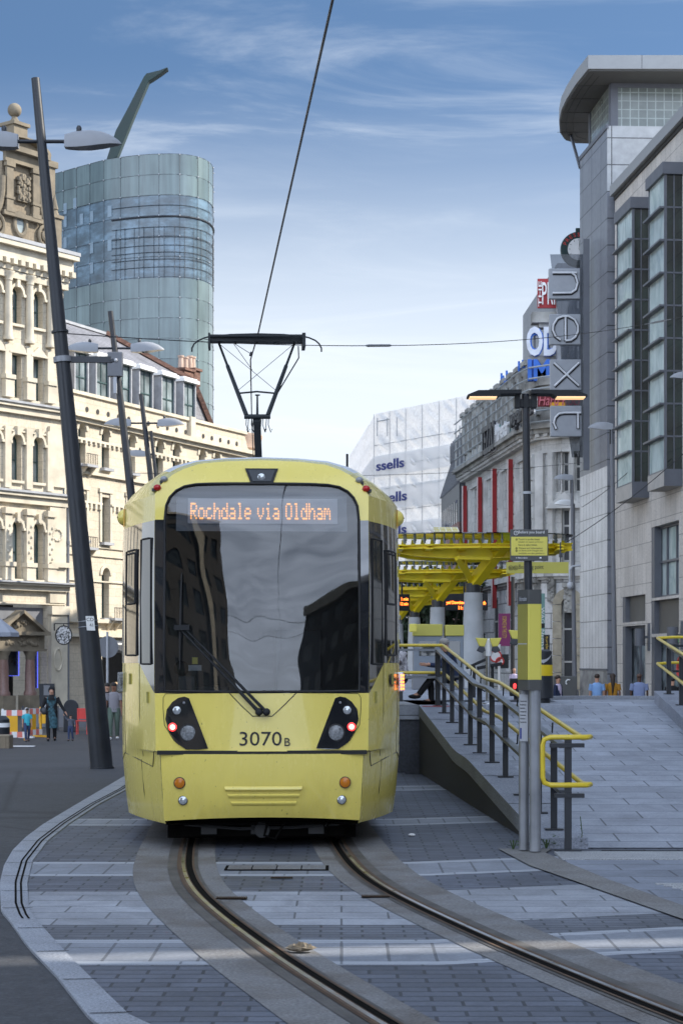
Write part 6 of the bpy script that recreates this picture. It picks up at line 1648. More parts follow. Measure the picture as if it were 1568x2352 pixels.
    # small letters against the sky on the roof edge
    for vx, h in ((1151, 26), (1155, 18), (1163, 22), (1191, 20), (1200, 16)):
        m = MB(); u, z = mp.px(vx, 900, .3); zt = zp + h / 34; m.tube([mp.pt(u, zp, .3), mp.pt(u, zt, .3)], .07, 5); m.tube([mp.pt(u, zt - .1, .3), mp.pt(u + .5, zt - .5, .3)], .06, 5); m.build('roof_letter', 'blue_paint', T)
    # arch voussoirs, carved brackets
    pl = pls[3]; o = sets[2][3]; r = (o[1] - o[0]) / 2; m = MB(); A = arch_pts(o[0], o[1], o[3] - r, 10); Bq = arch_pts(o[0] - .5, o[1] + .5, o[3] - r, 10)
    for i in range(10): m.prism([A[i], A[i + 1], Bq[i + 1], Bq[i]], pl.M(0, 0, 0), .12 if i % 2 else .15)
    for k in range(6): z = base + k * (o[3] - r - base) / 6; h = (o[3] - r - base) / 6 - .04; bar(pl, m, o[0] - .5, o[0], z, z + h, .13); bar(pl, m, o[1], o[1] + .5, z, z + h, .13)
    m.build('arch', 'arch_stone', T)
    rd = random.Random(4)
    for (vx, vy, i) in ((1190, 1335, 0), (1226, 1335, 1), (1262, 1320, 2), (1303, 1345, 3)):
        m = MB(); p_ = pls[i]; u, z = p_.px(vx, vy, .3); bar(p_, m, u - .3, u + .3, z - .1, z + .15, .5); bar(p_, m, u - .22, u + .22, z - 1.5, z - .1, .28)
        for k in range(14): m.sphere(p_.pt(u + (rd.random() - .5) * .4, z - .1 - k * .1, .28), (.11, .09, .09), 7, 5)
        m.build('carved_bracket', 'stone_dirty', T)
    m = MB(); pl = pls[3]; u, z = pl.px(1297, 1168); m.prism([(u - 1.1, z), (u + 1.1, z), (u, z + .9)], pl.M(0, 0, 0), .35); m.build('pediment', 'stone_grey', T)
    for p_, u0, u1, o in ((pls[2], -.3, .25, .25), (pls[2], pls[2].L * .45, pls[2].L * .70, .3), (pls[3], pls[3].L * .38, pls[3].L * .52, .3)): m = MB(); bar(p_, m, u0, u1, zg, zc - 1.3, o); m.build('pilaster', 'stone_grey', T)
    for i in (1, 2, 3): m = MB(); bar(pls[i], m, 0, pls[i].L * (.999 if i < 3 else .30), base, .55, .14); m.build('plinth', 'plinth_brown', T)
    settle(T, mp.pt(L / 2, base))
build_printworks()

def build_far_right():
    # dark ribbed building
    T = thing('ribbed_building', 'dark grey building of metal ribs between the stone hall and white sheeting', 'building')
    pl = Plane((gx(1038, 141), 141), (gx(1082, 128.2), 128.2)); L = pl.L
    zt, z1, z2 = gz(1014, 137), gz(1062, 140), gz(1145, 141)
    prof = [(-6, -.9), (.85, -.9), (.85, z2), (0, z1), (0, zt), (-6, zt)]
    m = MB(); m.prism([(o, z) for o, z in prof], mat4(pl.pt(0, 0), pl.n, (0, 0, 1), pl.d), L); m.build('body', 'grey_cladding', T)
    m = MB(); k = 0
    while k * .42 < L:
        u = k * .42; bar(pl, m, u, u + .09, z1, zt + (.25 if k % 3 else .1), .18); m.beam(pl.pt(u, z1, .06), pl.pt(u, z2, .92), .08, .10); k += 1
    m.build('ribs', 'mid_grey', T)
    for k in range(8):
        u = .5 + k * (L - 1) / 8; m = MB(); bar(pl, m, u, u + .55, gz(1222, 137), gz(1168, 137), .88); m.build('slot_window', 'shop_glass', T)
    m = MB(); bar(pl, m, L * .35, L, -.9, gz(1212, 134), .95); m.build('brick_base', 'brick_pink', T)
    settle(T, pl.pt(L / 2, -.9))
    # building wrapped in white sheeting
    T = thing('wrapped_building', 'building under repair wrapped in wrinkled white sheeting with blue lettering', 'building')
    rd = random.Random(11)
    fr = Plane((gx(863, 160), 160), (gx(1112, 147), 147)); lf = Plane((gx(803, 193), 193), (gx(863, 160), 160)); zt = 23.2
    def cloth(pl, nu, nz, z0, z1, o=0, amp=.26, u0=0, u1=None):
        u1 = pl.L if u1 is None else u1
        ph = [(rd.random() * 6, rd.random() * 2 + .5, rd.random() * 2 + .5) for _ in range(6)]
        m = MB(); rows = []
        for j in range(nz + 1):
            z = lerp(z0, z1, j / nz); r = []
            for i in range(nu + 1):
                u = lerp(u0, u1, i / nu); cu = u % 2.4 / 2.4; cz = z % 1.95 / 1.95
                w_ = math.sin(math.pi * cu) * math.sin(math.pi * cz)
                d = amp * w_ * (.6 + .5 * math.sin(u * ph[0][1] * 1.7 + z * ph[1][1] * 2.3 + ph[0][0])) + amp * .35 * w_ * math.sin(u * 4.1 + z * ph[2][1] * 3.3 + ph[3][0] + 3 * math.sin(z * 1.3 + u * .7))
                e = 1 if 0 < i < nu else 0
                r.append(pl.pt(u, z, o + d * e))
            rows.append(r)
        m.grid(rows); return m
    cloth(fr, 110, 150, -.9, zt).build('sheeting', 'sheeting', T, sm=70); cloth(lf, 40, 60, -.9, zt).build('sheeting', 'sheeting', T, sm=70)
    for k, (ya, yb) in enumerate(((1043, 1092), (1117, 1170), (1203, 1235))):
        z1, z0 = fr.px(900, ya)[1], fr.px(900, yb)[1]
        b = cloth(fr, 60, 10, z0, z1, .22, .06).build('banner', 'banner_white', T, sm=70)
        cloth(lf, 14, 8, z0, z1, .2, .05).build('banner', 'banner_white', T, sm=70)
        (u0, z_), (u1, _) = fr.px((864, 868, 867)[k], 1060, .34), fr.px((928, 934, 933)[k], 1060, .34)
        cy = (z0 + z1) / 2
        text_fit('ssells', fr.M(u0, cy - .42, .36), u1 - u0, .86, 'blue_ink', b, ext=.02, bold=.02)
    m = MB()
    for k in range(11): z = .9 + k * 1.95; m.tube([fr.pt(0, z, .2), fr.pt(fr.L, z, .2)], .03, 4)
    for k in range(7): u = k * 2.4; m.tube([fr.pt(u, -.9, .2), fr.pt(u, zt, .2)], .03, 4)
    for vx in (866, 889, 911): u, z = fr.px(vx, 975, .3); m.tube([fr.pt(u, z - 1, .3), fr.pt(u, z + .6, .3)], .05, 5)
    u, z = fr.px(866, 968, .3); m.tube([fr.pt(u, z, .3), fr.pt(u + 1.8, z, .3)], .05, 5)
    m.build('scaffold_tubes', 'pale_grey', T)
    settle(T, fr.pt(fr.L / 2, -.9))
build_far_right()
# ================================================================== the tram stop
plain('dark_steel', (.045, .047, .05), .4, .4); plain('panel_yellow', (.52, .42, .06), .35)
glass_clear('canopy_glass', (.62, .74, .70), 1.5, .05)
plain('sign_yellow_dull', (.44, .40, .075), .5, var=.06)
plain('bar_grey', (.17, .18, .20), .32, .45)  # sheen of the sky on the bars is put into this grey
plain('cabinet_grey', (.17, .195, .225), .45, var=.06); plain('bin_yellow', (.70, .50, .01), .5)
PZ = 1.015
def ibeam(mb, p, q, h, w=.10, t=.02):
    p = Vector(p); q = Vector(q); mb.beam(p, q, t, h); up = Vector((0, 0, h / 2)); mb.beam(p + up, q + up, w, t); mb.beam(p - up, q - up, w, t)
def build_canopy(label, loc, rz=0.0):
    T = thing('stop_canopy', label, 'canopy', loc, rz, 'yellow canopies on concrete columns along the platform')
    m = MB(); m.lathe((0, 0, 0), [(.30, 0), (.285, .3), (.225, 2.33)], 26); m.build('column', 'concrete_col', T, sm=40)
    m = MB(); m.lathe((0, 0, 0), [(.185, 2.30), (.185, 2.56)], 22); m.build('collar', 'dark_steel', T, sm=40)
    m = MB()
    m.lathe((0, 0, 0), [(.12, 2.55), (.16, 2.62), (.12, 2.7)], 12)
    # heavy box arm to the right, trussed arms to the left and behind
    for (a, b, w) in (((.03, -.05, 2.60), (.66, -.98, 3.52), .27), ((-.03, -.03, 2.60), (-.50, -.95, 3.14), .11), ((.03, .06, 2.60), (.6, .8, 3.42), .10)):
        m.beam(a, b, w, w * (.9 if w > .2 else 1.3), up=(1, 0, .3))
    a = Vector((-.03, -.03, 2.60)); b = Vector((-.50, -.95, 3.14)); c = Vector((.30, -.95, 3.12))
    m.beam(b, c, .09, .09)
    for t in (.42, .62, .82): m.beam(a.lerp(b, t), Vector((a.lerp(b, t).x, a.lerp(b, t).y - .1, 3.14)), .055, .07)
    m.box((.56, -.86, 3.36), (.84, -.60, 3.62)) if False else m.beam((.61, -.92, 3.44), (.72, -1.06, 3.62), .29, .27, up=(1, 0, .3))
    m.build('branching_arms', 'stop_yellow', T, bevel=.012)
    m = MB()
    def girder(pts, tw=.05):
        for (x0, y0, zb0, zt0), (x1, y1, zb1, zt1) in zip(pts, pts[1:]):
            d = Vector((x1 - x0, y1 - y0, 0)).normalized(); n = Vector((d.y, -d.x, 0)) * tw / 2
            for s0, s1, k in ((-1, 1, 0),):
                A = [Vector((x0, y0, zb0)), Vector((x1, y1, zb1)), Vector((x1, y1, zt1)), Vector((x0, y0, zt0))]
                m.face([p - n for p in A]); m.face([p + n for p in A])
            for z0_, z1_ in ((zb0, zb1), (zt0, zt1)):
                m.beam((x0, y0, z0_), (x1, y1, z1_), .16, .028)
    for y in (-.72, .75):
        girder([(-2.15, y * .62, 3.34, 3.44), (-1.5, y * .85, 3.20, 3.43), (-.75, y, 3.15, 3.42), (.1, y * 1.06, 3.13, 3.42), (.75, y * 1.04, 3.17, 3.44), (1.5, y * .9, 3.22, 3.48), (2.35, y * .62, 3.36, 3.52)])
    for x in (-1.9, -1.2, -.4, .4, 1.2, 1.95): girder([(x, -1.25, 3.34, 3.42), (x, 0, 3.26, 3.42), (x, 1.3, 3.34, 3.42)])
    girder([(-2.0, -.55, 3.36, 3.44), (-1.3, -1.05, 3.36, 3.44), (0, -1.4, 3.36, 3.44), (1.3, -1.1, 3.38, 3.46), (2.2, -.55, 3.4, 3.5)], .03)
    gi = m.build('girders', 'stop_yellow', T, recalc=True)
    m = MB(); m.prism([(-.06, 0), (.06, 0), (.035, .15), (-.035, .15)], mat4((0, 0, 0), (1, 0, 0), (0, 0, 1), (0, 1, 0)), .03); tab = m.build('glass_tab', 'stop_yellow', gi); m = MB(); m.tube([(0, 0, -.06), (0, 0, .15)], .020, 6); m.tube([(0, 0, 0), (0, 0, .03)], .038, 6); clp = m.build('glass_clamp', 'dull_steel', gi, sm=40)
    first = [True, True]
    def put(o, k, loc):
        q = o if first[k] else o.copy()
        if not first[k]: COL.objects.link(q)
        first[k] = False; q.location = loc
    for i in range(19):
        x = -2.0 + i * .23; y = -.72 * (1.04 - .09 * x * x) - .05
        put(tab, 0, (x, y, 3.44)); put(clp, 1, (x + .05, y - .04, 3.56)); put(clp, 1, (x, -1.38 + .20 * x * x, 3.54))
    def disc(rx, ry, cx, cy, z0, tilt):
        return [(cx + rx * math.copysign(abs(math.cos(a)) ** .75, math.cos(a)), cy + ry * math.copysign(abs(math.sin(a)) ** .85, math.sin(a))) for a in [2 * math.pi * k / 40 for k in range(40)]]
    m = MB(); m.prism(disc(2.35, 1.75, .1, 0, 0, 0), Matrix.Translation((0, 0, 3.71)) @ Matrix.Rotation(R(1.2), 4, 'X'), .025); m.build('glass_roof', 'canopy_glass', T)
    m = MB(); M = mat4((-1.0, -.35, 3.78), (1, 0, 0), (0, .94, .34), (0, -.34, .94)); m.box((0, 0, 0), (.62, .42, .02), M, 0)
    for k in range(5): m.box((k * .15, 0, .02), (k * .15 + .012, .42, .026), M, 1)
    for k in range(4): m.box((0, k * .135, .02), (.62, k * .135 + .012, .027), M, 1)
    m.build('solar_panel', ['panel_yellow', 'white_paint'], T)
    return T
can = build_canopy('nearest yellow canopy on a thick pale column behind the ramp railing', (gx(1086, 45), 45, PZ), R(3))
c2 = dup(can, (gx(1004, 57.5), 57.5, PZ), R(3), 'second yellow canopy, its collar just left of the nearest column'); c3 = dup(can, (gx(951, 71), 71, PZ), R(3), 'third yellow canopy, low beside the edge of the tram'); c4 = dup(can, (gx(912, 85), 84, PZ), R(3), 'farthest yellow canopy, only an arm showing beside the tram')

def display(label, D, v0, v1, y0, y1, lines, hang):
    a, b = P(v0, y1, D), P(v1, y0, D); T = thing('platform_display', label, 'display', ((a.x + b.x) / 2, D, a.z)); ox, oz = (a.x + b.x) / 2, a.z
    w, h = b.x - a.x, b.z - a.z; m = MB(); m.box((-w / 2, -.10, 0), (w / 2, .10, h)); bo = m.build('display_case', 'black_matt', T, bevel=.01)
    m = MB(); m.tube([(0, 0, h), (0, 0, h + hang)], .03, 8); m.build('hanger', 'black_matt', T)
    for (s, vx0, vx1, yc, hp) in lines:
        p0, p1 = P(vx0, yc, D), P(vx1, yc, D); text_fit(s, mat4((p0.x - ox, -.105, p0.z - oz - hp / 2), (1, 0, 0), (0, 0, 1), (0, -1, 0)), p1.x - p0.x, hp, 'led_orange', bo, ext=.003, bold=.02)
    return T
display('small black display with amber waiting times beside the tram', 60, 905, 940, 1365, 1403, [('1 min', 921, 936.5, 1376, .10), ('12 min', 919, 936.5, 1387, .10)], .5)
display('wide black display with scrolling amber words behind the nearest column', 62, 1012, 1119, 1364, 1402, [('yet? Download', 1024, 1066, 1385, .14), ('th', 1108, 1114, 1385, .12), ('11:', 1052, 1062, 1396, .12)], .5)
def boarding_sign():
    D = 39; a, b = P(1162, 1317, D), P(1304.5, 1291, D); T = thing('boarding_sign', 'long yellow hanging sign reading Boarding point behind the black lamp post', 'sign', ((a.x + b.x) / 2, D, a.z))
    w, h = b.x - a.x, b.z - a.z; m = MB(); m.box((-w / 2, -.02, 0), (w / 2, .02, h)); bo = m.build('sign_board', 'sign_yellow_dull', T)
    k = w / 142.5; X = lambda vx: (vx - 1162) * k - w / 2
    text_fit('Boarding point', mat4((X(1190), -.022, h * .27), (1, 0, 0), (0, 0, 1), (0, -1, 0)), X(1247) - X(1190), h * .50, 'ink', bo, ext=.002)
    m = MB()
    for vx in (1172, 1183):
        c = X(vx); m.tube([(c + .045 * math.cos(t * .5236), -.024, h * .48 + .045 * math.sin(t * .5236)) for t in range(12)], .006, 5, closed=True); m.beam((c - .02, -.024, h * .44), (c + .02, -.024, h * .52), .03, .006); m.tube([(c - .025, -.024, h * .52), (c + .01, -.024, h * .43)], .008, 5)
    m.build('pictograms', 'ink', bo)
    m = MB(); m.tube([(-w * .4, 0, h), (-w * .4, 0, h + .42)], .015, 6); m.build('hanger', 'dark_grey', T); m = MB(); m.tube([(w * .37, 0, h), (w * .37, 0, h + .42)], .015, 6); m.box((w * .35, -.03, h + .1), (w * .40, .03, h + .2)); m.build('hanger', 'dark_grey', T)
boarding_sign()

def lamp_post():
    D = 29.0; X = gx(1216, D); T = thing('platform_lamp', 'slim black lamp post with two flat lit lamp heads behind the yellow totem', 'street lamp', (X, D, PZ))
    zt = gz(905, D) - PZ; L = lambda vx, vy: Vector((gx(vx, D) - X, 0, gz(vy, D) - PZ))
    top = L(1206, 905); m = MB(); m.tube([(0, 0, 0), (top * .5), top], [.075, .064, .058], 18); m.build('post', 'black_paint', T, sm=40)
    hd = MB(); hd.box(tuple(L(1188, 936) + Vector((-.0, -.05, 0))), tuple(L(1226, 917) + Vector((0, .05, 0))))
    for v0, v1 in ((1181, 1193), (1219, 1231)): hd.box(tuple(L(v0, 938) + Vector((0, -.07, 0))), tuple(L(v1, 898) + Vector((0, .07, 0))))
    hd.box(tuple(L(1200, 938) + Vector((0, -.06, 0))), tuple(L(1213, 911) + Vector((0, .06, 0)))); hd.build('lamp_bracket', 'black_matt', T, bevel=.01)
    for s, (ve, vi) in enumerate(((1072, 1195), (1345, 1217))):
        prof = [(L(ve, 0).x, L(0, 909).z), (L(lerp(ve, vi, .20), 0).x, L(0, 899).z), (L(vi, 0).x, L(0, 897.5).z), (L(vi, 0).x, L(0, 907).z), (L(lerp(ve, vi, .62), 0).x, L(0, 908).z), (L(lerp(ve, vi, .58), 0).x, L(0, 913).z), (L(ve, 0).x, L(0, 914).z)]
        m = MB(); m.prism(prof, mat4((0, .16, 0), (1, 0, 0), (0, 0, 1), (0, -1, 0)), .32); h = m.build('lamp_head', 'black_matt', T, bevel=.006)
        m = MB()
        for k in range(18):
            c = L(lerp(ve, vi, .05 + .028 * k), 913); 
            for j in range(3): m.box((c.x - .012, -.162 + j * .10, c.z - .022), (c.x + .012, -.10 + j * .10, c.z - .004))
        m.build('led_strip', 'led_warm', h)
    m = MB(); c = L(1209, 1132); m.tube([c + Vector((0, 0, -.02)), c + Vector((0, 0, .02))], .074, 14); m.build('clamp', 'pale_grey', T)
    # Before you board
    a, b = L(1169.5, 1289), L(1256.5, 1217); w, h = b.x - a.x, b.z - a.z; y = -.10
    m = MB(); m.box((a.x, y, a.z), (b.x, y + .025, b.z)); so = m.build('notice_board', 'sign_grey', T, bevel=.008)
    m = MB(); m.box((a.x + .015, y - .003, a.z + h * .17), (b.x - .015, y, a.z + h * .765)); m.build('notice_panel', 'sign_yellow', so)
    S = lambda fx, fy: mat4((a.x + w * fx, y - .004, a.z + h * (1 - fy)), (1, 0, 0), (0, 0, 1), (0, -1, 0))
    text_fit('Before you board', S(.215, .155), w * .68, h * .115, 'white_paint', so, ext=.002)
    m = MB(); c = (a.x + w * .15, y - .004, a.z + h * .885); m.tube([(c[0] + .032 * math.cos(t * .45), c[1], c[2] + .032 * math.sin(t * .45)) for t in range(14)], .004, 5, closed=True); m.box((c[0] - .004, c[1] - .002, c[2] - .006), (c[0] + .004, c[1], c[2] + .02)); m.box((c[0] - .004, c[1] - .002, c[2] - .018), (c[0] + .004, c[1], c[2] - .011)); m.build('pictogram', 'white_paint', so)
    for i, (s, wd) in enumerate((('Touch in at the smart', .56), ('reader or make sure you', .645), ('have a valid ticket.', .50))): text_fit(s, S(.215, .345 + i * .088), w * wd, h * .060, 'ink', so, ext=.001)
    for i, (s, wd) in enumerate((('Tickets and information', .63), ('on fares and charges are', .645), ('available on the platform.', .69))): text_fit(s, S(.215, .625 + i * .085), w * wd, h * .060, 'ink', so, ext=.001)
    m = MB()
    for fy in (.32, .60, .68): c = (a.x + w * .165, y - .005, a.z + h * (1 - fy)); m.tube([(c[0] + .012 * math.cos(t * .7), c[1], c[2] + .012 * math.sin(t * .7)) for t in range(9)], .004, 4, closed=True)
    m.build('pictogram', 'ink', so)
    text_fit('Metrolink', S(.20, .93), w * .26, h * .055, 'white_paint', so, ext=.001)
    m = MB(); m.prism([(0, -.012), (.02, 0), (0, .012), (.006, 0)], S(.15, .905), .002); m.box((0, 0, 0), (.03, .022, .002), S(.77, .925)); m.build('logo_mark', 'white_paint', so)
lamp_post()

def build_totem():
    D = 16.1; X0 = gx(1215, D); T = thing('information_totem', 'yellow and grey information totem on two steel tubes at the foot of the ramp', 'totem', (X0, D, 0.02))
    k = F / D; xx = lambda vx: (vx - 1215) / k; zz = lambda vy: gz(vy, D) - .02
    m = MB(); 
    m.tube([(xx(1227), -.05, 0), (xx(1226), -.05, zz(1584))], .050, 22); t1_ = m.build('support_tube', 'dull_steel', T, sm=40)
    m = MB(); m.tube([(xx(1203.5), .06, 0), (xx(1204.5), .06, zz(1584))], .044, 20); m.build('support_tube', 'dull_steel', T, sm=40)
    A, B_, C_, E = (xx(1189), .02), (xx(1209), -.11), (xx(1240), -.09), (xx(1223), .13)
    poly = [A, (lerp(A[0], B_[0], .96), lerp(A[1], B_[1], .96)), (B_[0] + .012, B_[1] - .008), (C_[0] - .012, C_[1] - .006), C_, (C_[0] + .004, C_[1] + .05), E, (A[0] + .015, A[1] + .05)]
    def part(nm, y1, y0, mat, gr=1.0):
        m = MB(); c = (sum(p[0] for p in poly) / 8, sum(p[1] for p in poly) / 8)
        m.prism([(lerp(c[0], p[0], gr), lerp(c[1], p[1], gr)) for p in poly], Matrix.Translation((0, 0, zz(y0))), zz(y1) - zz(y0)); return m.build(nm, mat, T)
    part('top_cap', 1355, 1388, 'sign_grey'); part('bottom_cap', 1561, 1585, 'sign_grey'); ypanel = part('yellow_panel', 1388, 1561, 'sign_yellow', .995)
    d = Vector((B_[0] - A[0], B_[1] - A[1], 0)); w = d.length; d.normalize(); n = Vector((d.y, -d.x, 0)); O = lambda f, vy: mat4(Vector((A[0], A[1], zz(vy))) + d * w * f + n * .002, d, (0, 0, 1), n)
    m = MB(); M = O(.02, 1561); m.box((0, 0, -.001), (w * .94, zz(1388) - zz(1561), .0025), M); m.build('notice_face', 'sign_olive', ypanel)
    text_fit('Information', O(.16, 1381), w * .72, .040, 'pale_grey', T, ext=.001)
    for (s, y) in (('Touch out', 1404), ('here at the', 1416), ('reader', 1428), ('Check you', 1446), ('have a valid', 1459), ('ticket', 1472)): text_fit(s, O(.12, y), w * (.5 if len(s) < 8 else .74), .032, 'ink', ypanel, ext=.001)
    m = MB(); m.box((0, 0, 0), (w * .9, .008, .003), O(.04, 1480)); m.build('thin_rule', 'pale_grey', ypanel)
    # notice plate strapped to the rear tube
    m = MB(); m.box((xx(1192), .0, zz(1703)), (xx(1212), .012, zz(1595))); pl_ = m.build('notice_plate', 'pale_grey', T, bevel=.004)
    for i in range(7): text_fit('Metrolink tickets'[: 17 - i % 4], mat4((xx(1193.5), -.002, zz(1612 + i * 8)), (1, 0, 0), (0, 0, 1), (0, -1, 0)), .055 - .006 * (i % 3), .012, 'ink', pl_, ext=.001)
    m = MB(); m.box((xx(1193), -.003, zz(1697)), (xx(1197), 0, zz(1672))); m.build('blue_mark', 'blue_ink', pl_)
build_totem()

def build_railing():
    zp = lambda d: interp(ZP, d)
    def solve(vy):
        lo, hi = 16.0, 27.6
        for _ in range(50):
            mid = (lo + hi) / 2
            if HY + F * (CAMZ - zp(mid)) / mid > vy: lo = mid
            else: hi = mid
        return (lo + hi) / 2
    T = thing('railing', 'black ramp railing with doubled yellow handrails climbing to the platform', 'railing', (1.9, 16.1, 0))
    o = Vector((1.9, 16.1, 0)); lx = lambda d: interp([(16.05, 1.985), (21, 1.76), (27.45, 1.44)], d)
    bases = [1622, 1638, 1660, 1685, 1711, 1730, 1751.6, 1785, 1826, 1868, 1906]
    H1, H0 = .83, .42
    for i, vy in enumerate(bases):
        d = solve(vy); x = lx(d); z = zp(d); m = MB(); m.box((x - .03 - o.x, d - .016 - o.y, z), (x + .03 - o.x, d + .016 - o.y, z + H1)); m.box((x - .085 - o.x, d - .05 - o.y, z), (x + .085 - o.x, d + .05 - o.y, z + .012))
        for hh in (H1, H0): m.tube([Vector((x, d, z + hh - .03)) - o, Vector((x + .06, d, z + hh - .07)) - o, Vector((x + .13, d, z + hh - .05)) - o, Vector((x + .135, d, z + hh + .05)) - o], .010, 6)
        m.build('post', 'black_paint', T)
    x, d = 1.985, 16.05; m = MB(); m.box((x - .03 - o.x, d - .02 - o.y, .0), (x + .03 - o.x, d + .02 - o.y, 1.0)); m.box((x - .11 - o.x, d - .06 - o.y, .0), (x + .11 - o.x, d + .06 - o.y, .034)); m.box((x - .16 - o.x, d - .04 - o.y, .93), (x + .14 - o.x, d + .03 - o.y, .965)); m.box((x - .12 - o.x, d - .04 - o.y, .49), (x + .14 - o.x, d + .03 - o.y, .525)); m.build('post', 'black_paint', T)
    ds = [16.3, 18, 20, 21.6, 22.8, 24.5, 26, 27.4]
    for hh, nm in ((H1, 'top_bar'), (H0, 'middle_bar')):
        m = MB()
        for a, b in zip(ds, ds[1:]): m.beam(Vector((lx(a), a, zp(a) + hh)) - o, Vector((lx(b), b, zp(b) + hh)) - o, .075, .035)
        m.beam(Vector((1.44, 27.42, PZ + hh)) - o, Vector((.62, 27.42, PZ + hh)) - o, .075, .035); m.build(nm, 'bar_grey', T)
    m = MB(); m.box((1.40 - o.x, 27.40 - o.y, PZ), (1.45 - o.x, 27.44 - o.y, PZ + H1)); m.box((.66 - o.x, 27.40 - o.y, PZ), (.71 - o.x, 27.44 - o.y, PZ + H1)); m.build('post', 'black_paint', T)
    yx = lambda d: interp([(16.05, 2.17), (21, 1.90), (27.4, 1.525)], d)
    def run(h): return [Vector((yx(d), d, zp(d) + h)) for d in (16.35, 18, 20, 21.5, 21.8, 22.7, 23.0, 24.5, 26, 27.3)]
    up, lw = run(.90), run(.49)
    turn = [Vector((2.19, 16.12, 1.02)), Vector((2.15, 16.04, 1.02)), Vector((1.83, 16.03, 1.02)), Vector((1.775, 16.03, 1.00)), Vector((1.76, 16.03, .95)), Vector((1.76, 16.03, .67)), Vector((1.775, 16.03, .62)), Vector((1.83, 16.03, .60)), Vector((2.15, 16.04, .60)), Vector((2.19, 16.12, .60))]
    top_end = lambda h: [Vector((1.50, 27.42, PZ + h)), Vector((1.1, 27.45, PZ + h)), Vector((.62, 27.45, PZ + h))]
    path = top_end(.90)[::-1] + up[::-1] + turn + lw + top_end(.49)
    m = MB(); m.tube([p - o for p in path], .0235, 12); m.build('handrail', 'rail_yellow', T, sm=50)
    # railing on the far side of the ramp with its granite upstand
    T2 = thing('railing', 'second railing with yellow handrails at the right edge of the picture', 'railing', (4.9, 28, 1.0)); o = Vector((4.9, 28, 1.0))
    w = MB(); rz = lambda d: interp([(16.45, 0.008), (29.5, 1.02), (31, 1.02)], d); xe = lambda d: interp([(16, 4.0), (25, 4.72), (29.4, 5.02)], d)
    ds = [16.6, 18, 20, 22, 24, 26, 28, 29.4]; w.grid([[(xe(d), d, rz(d) - .1), (xe(d), d, rz(d) + .18), (xe(d) + .5, d, rz(d) + .18), (xe(d) + .5, d, rz(d) - .1)] for d in ds]); w.face([(xe(29.4), 29.4, .9), (xe(29.4) + .5, 29.4, .9), (xe(29.4) + .5, 29.4, 1.2), (xe(29.4), 29.4, 1.2)]); w.face([(xe(16.6), 16.6, -.1), (xe(16.6) + .5, 16.6, -.1), (xe(16.6) + .5, 16.6, .2), (xe(16.6), 16.6, .2)])
    tag(w.build('ramp_wall', 'granite_dark_wall'), 'low granite upstand under the railing at the right edge', 'wall')
    rx_ = lambda d: xe(d) + .18
    for d in (28.9, 27.2, 25.4, 23.6, 21.8, 20, 18.2):
        z = rz(d) + .18; m = MB(); p = Vector((rx_(d), d, z)) - o; m.box((p.x - .035, p.y - .02, p.z), (p.x + .035, p.y + .02, p.z + .80)); m.box((p.x - .08, p.y - .05, p.z), (p.x + .08, p.y + .05, p.z + .012)); m.build('post', 'black_paint', T2)
    for hh, nm in ((.76, 'top_bar'), (.36, 'middle_bar')):
        m = MB(); m.beam(Vector((rx_(28.9), 28.9, rz(28.9) + .18 + hh)) - o, Vector((rx_(18), 18, rz(18) + .18 + hh)) - o, .07, .035); m.beam(Vector((rx_(28.9), 28.9, rz(28.9) + .18 + hh)) - o, Vector((8, 29.6, 1.2 + hh)) - o, .07, .035); m.build(nm, 'black_paint', T2)
    a = lambda d, h: Vector((xe(d) + .04, d, rz(d) + .18 + h)) - o
    for h in (.86, .45):
        m = MB(); m.tube([Vector((8, 29.9, 1.2 + h)) - o, Vector((5.3, 29.3, 1.2 + h)) - o, a(29.3, h), a(28.9, h), a(25, h), a(18, h)], .024, 10); m.build('handrail', 'rail_yellow', T2, sm=50)
build_railing()

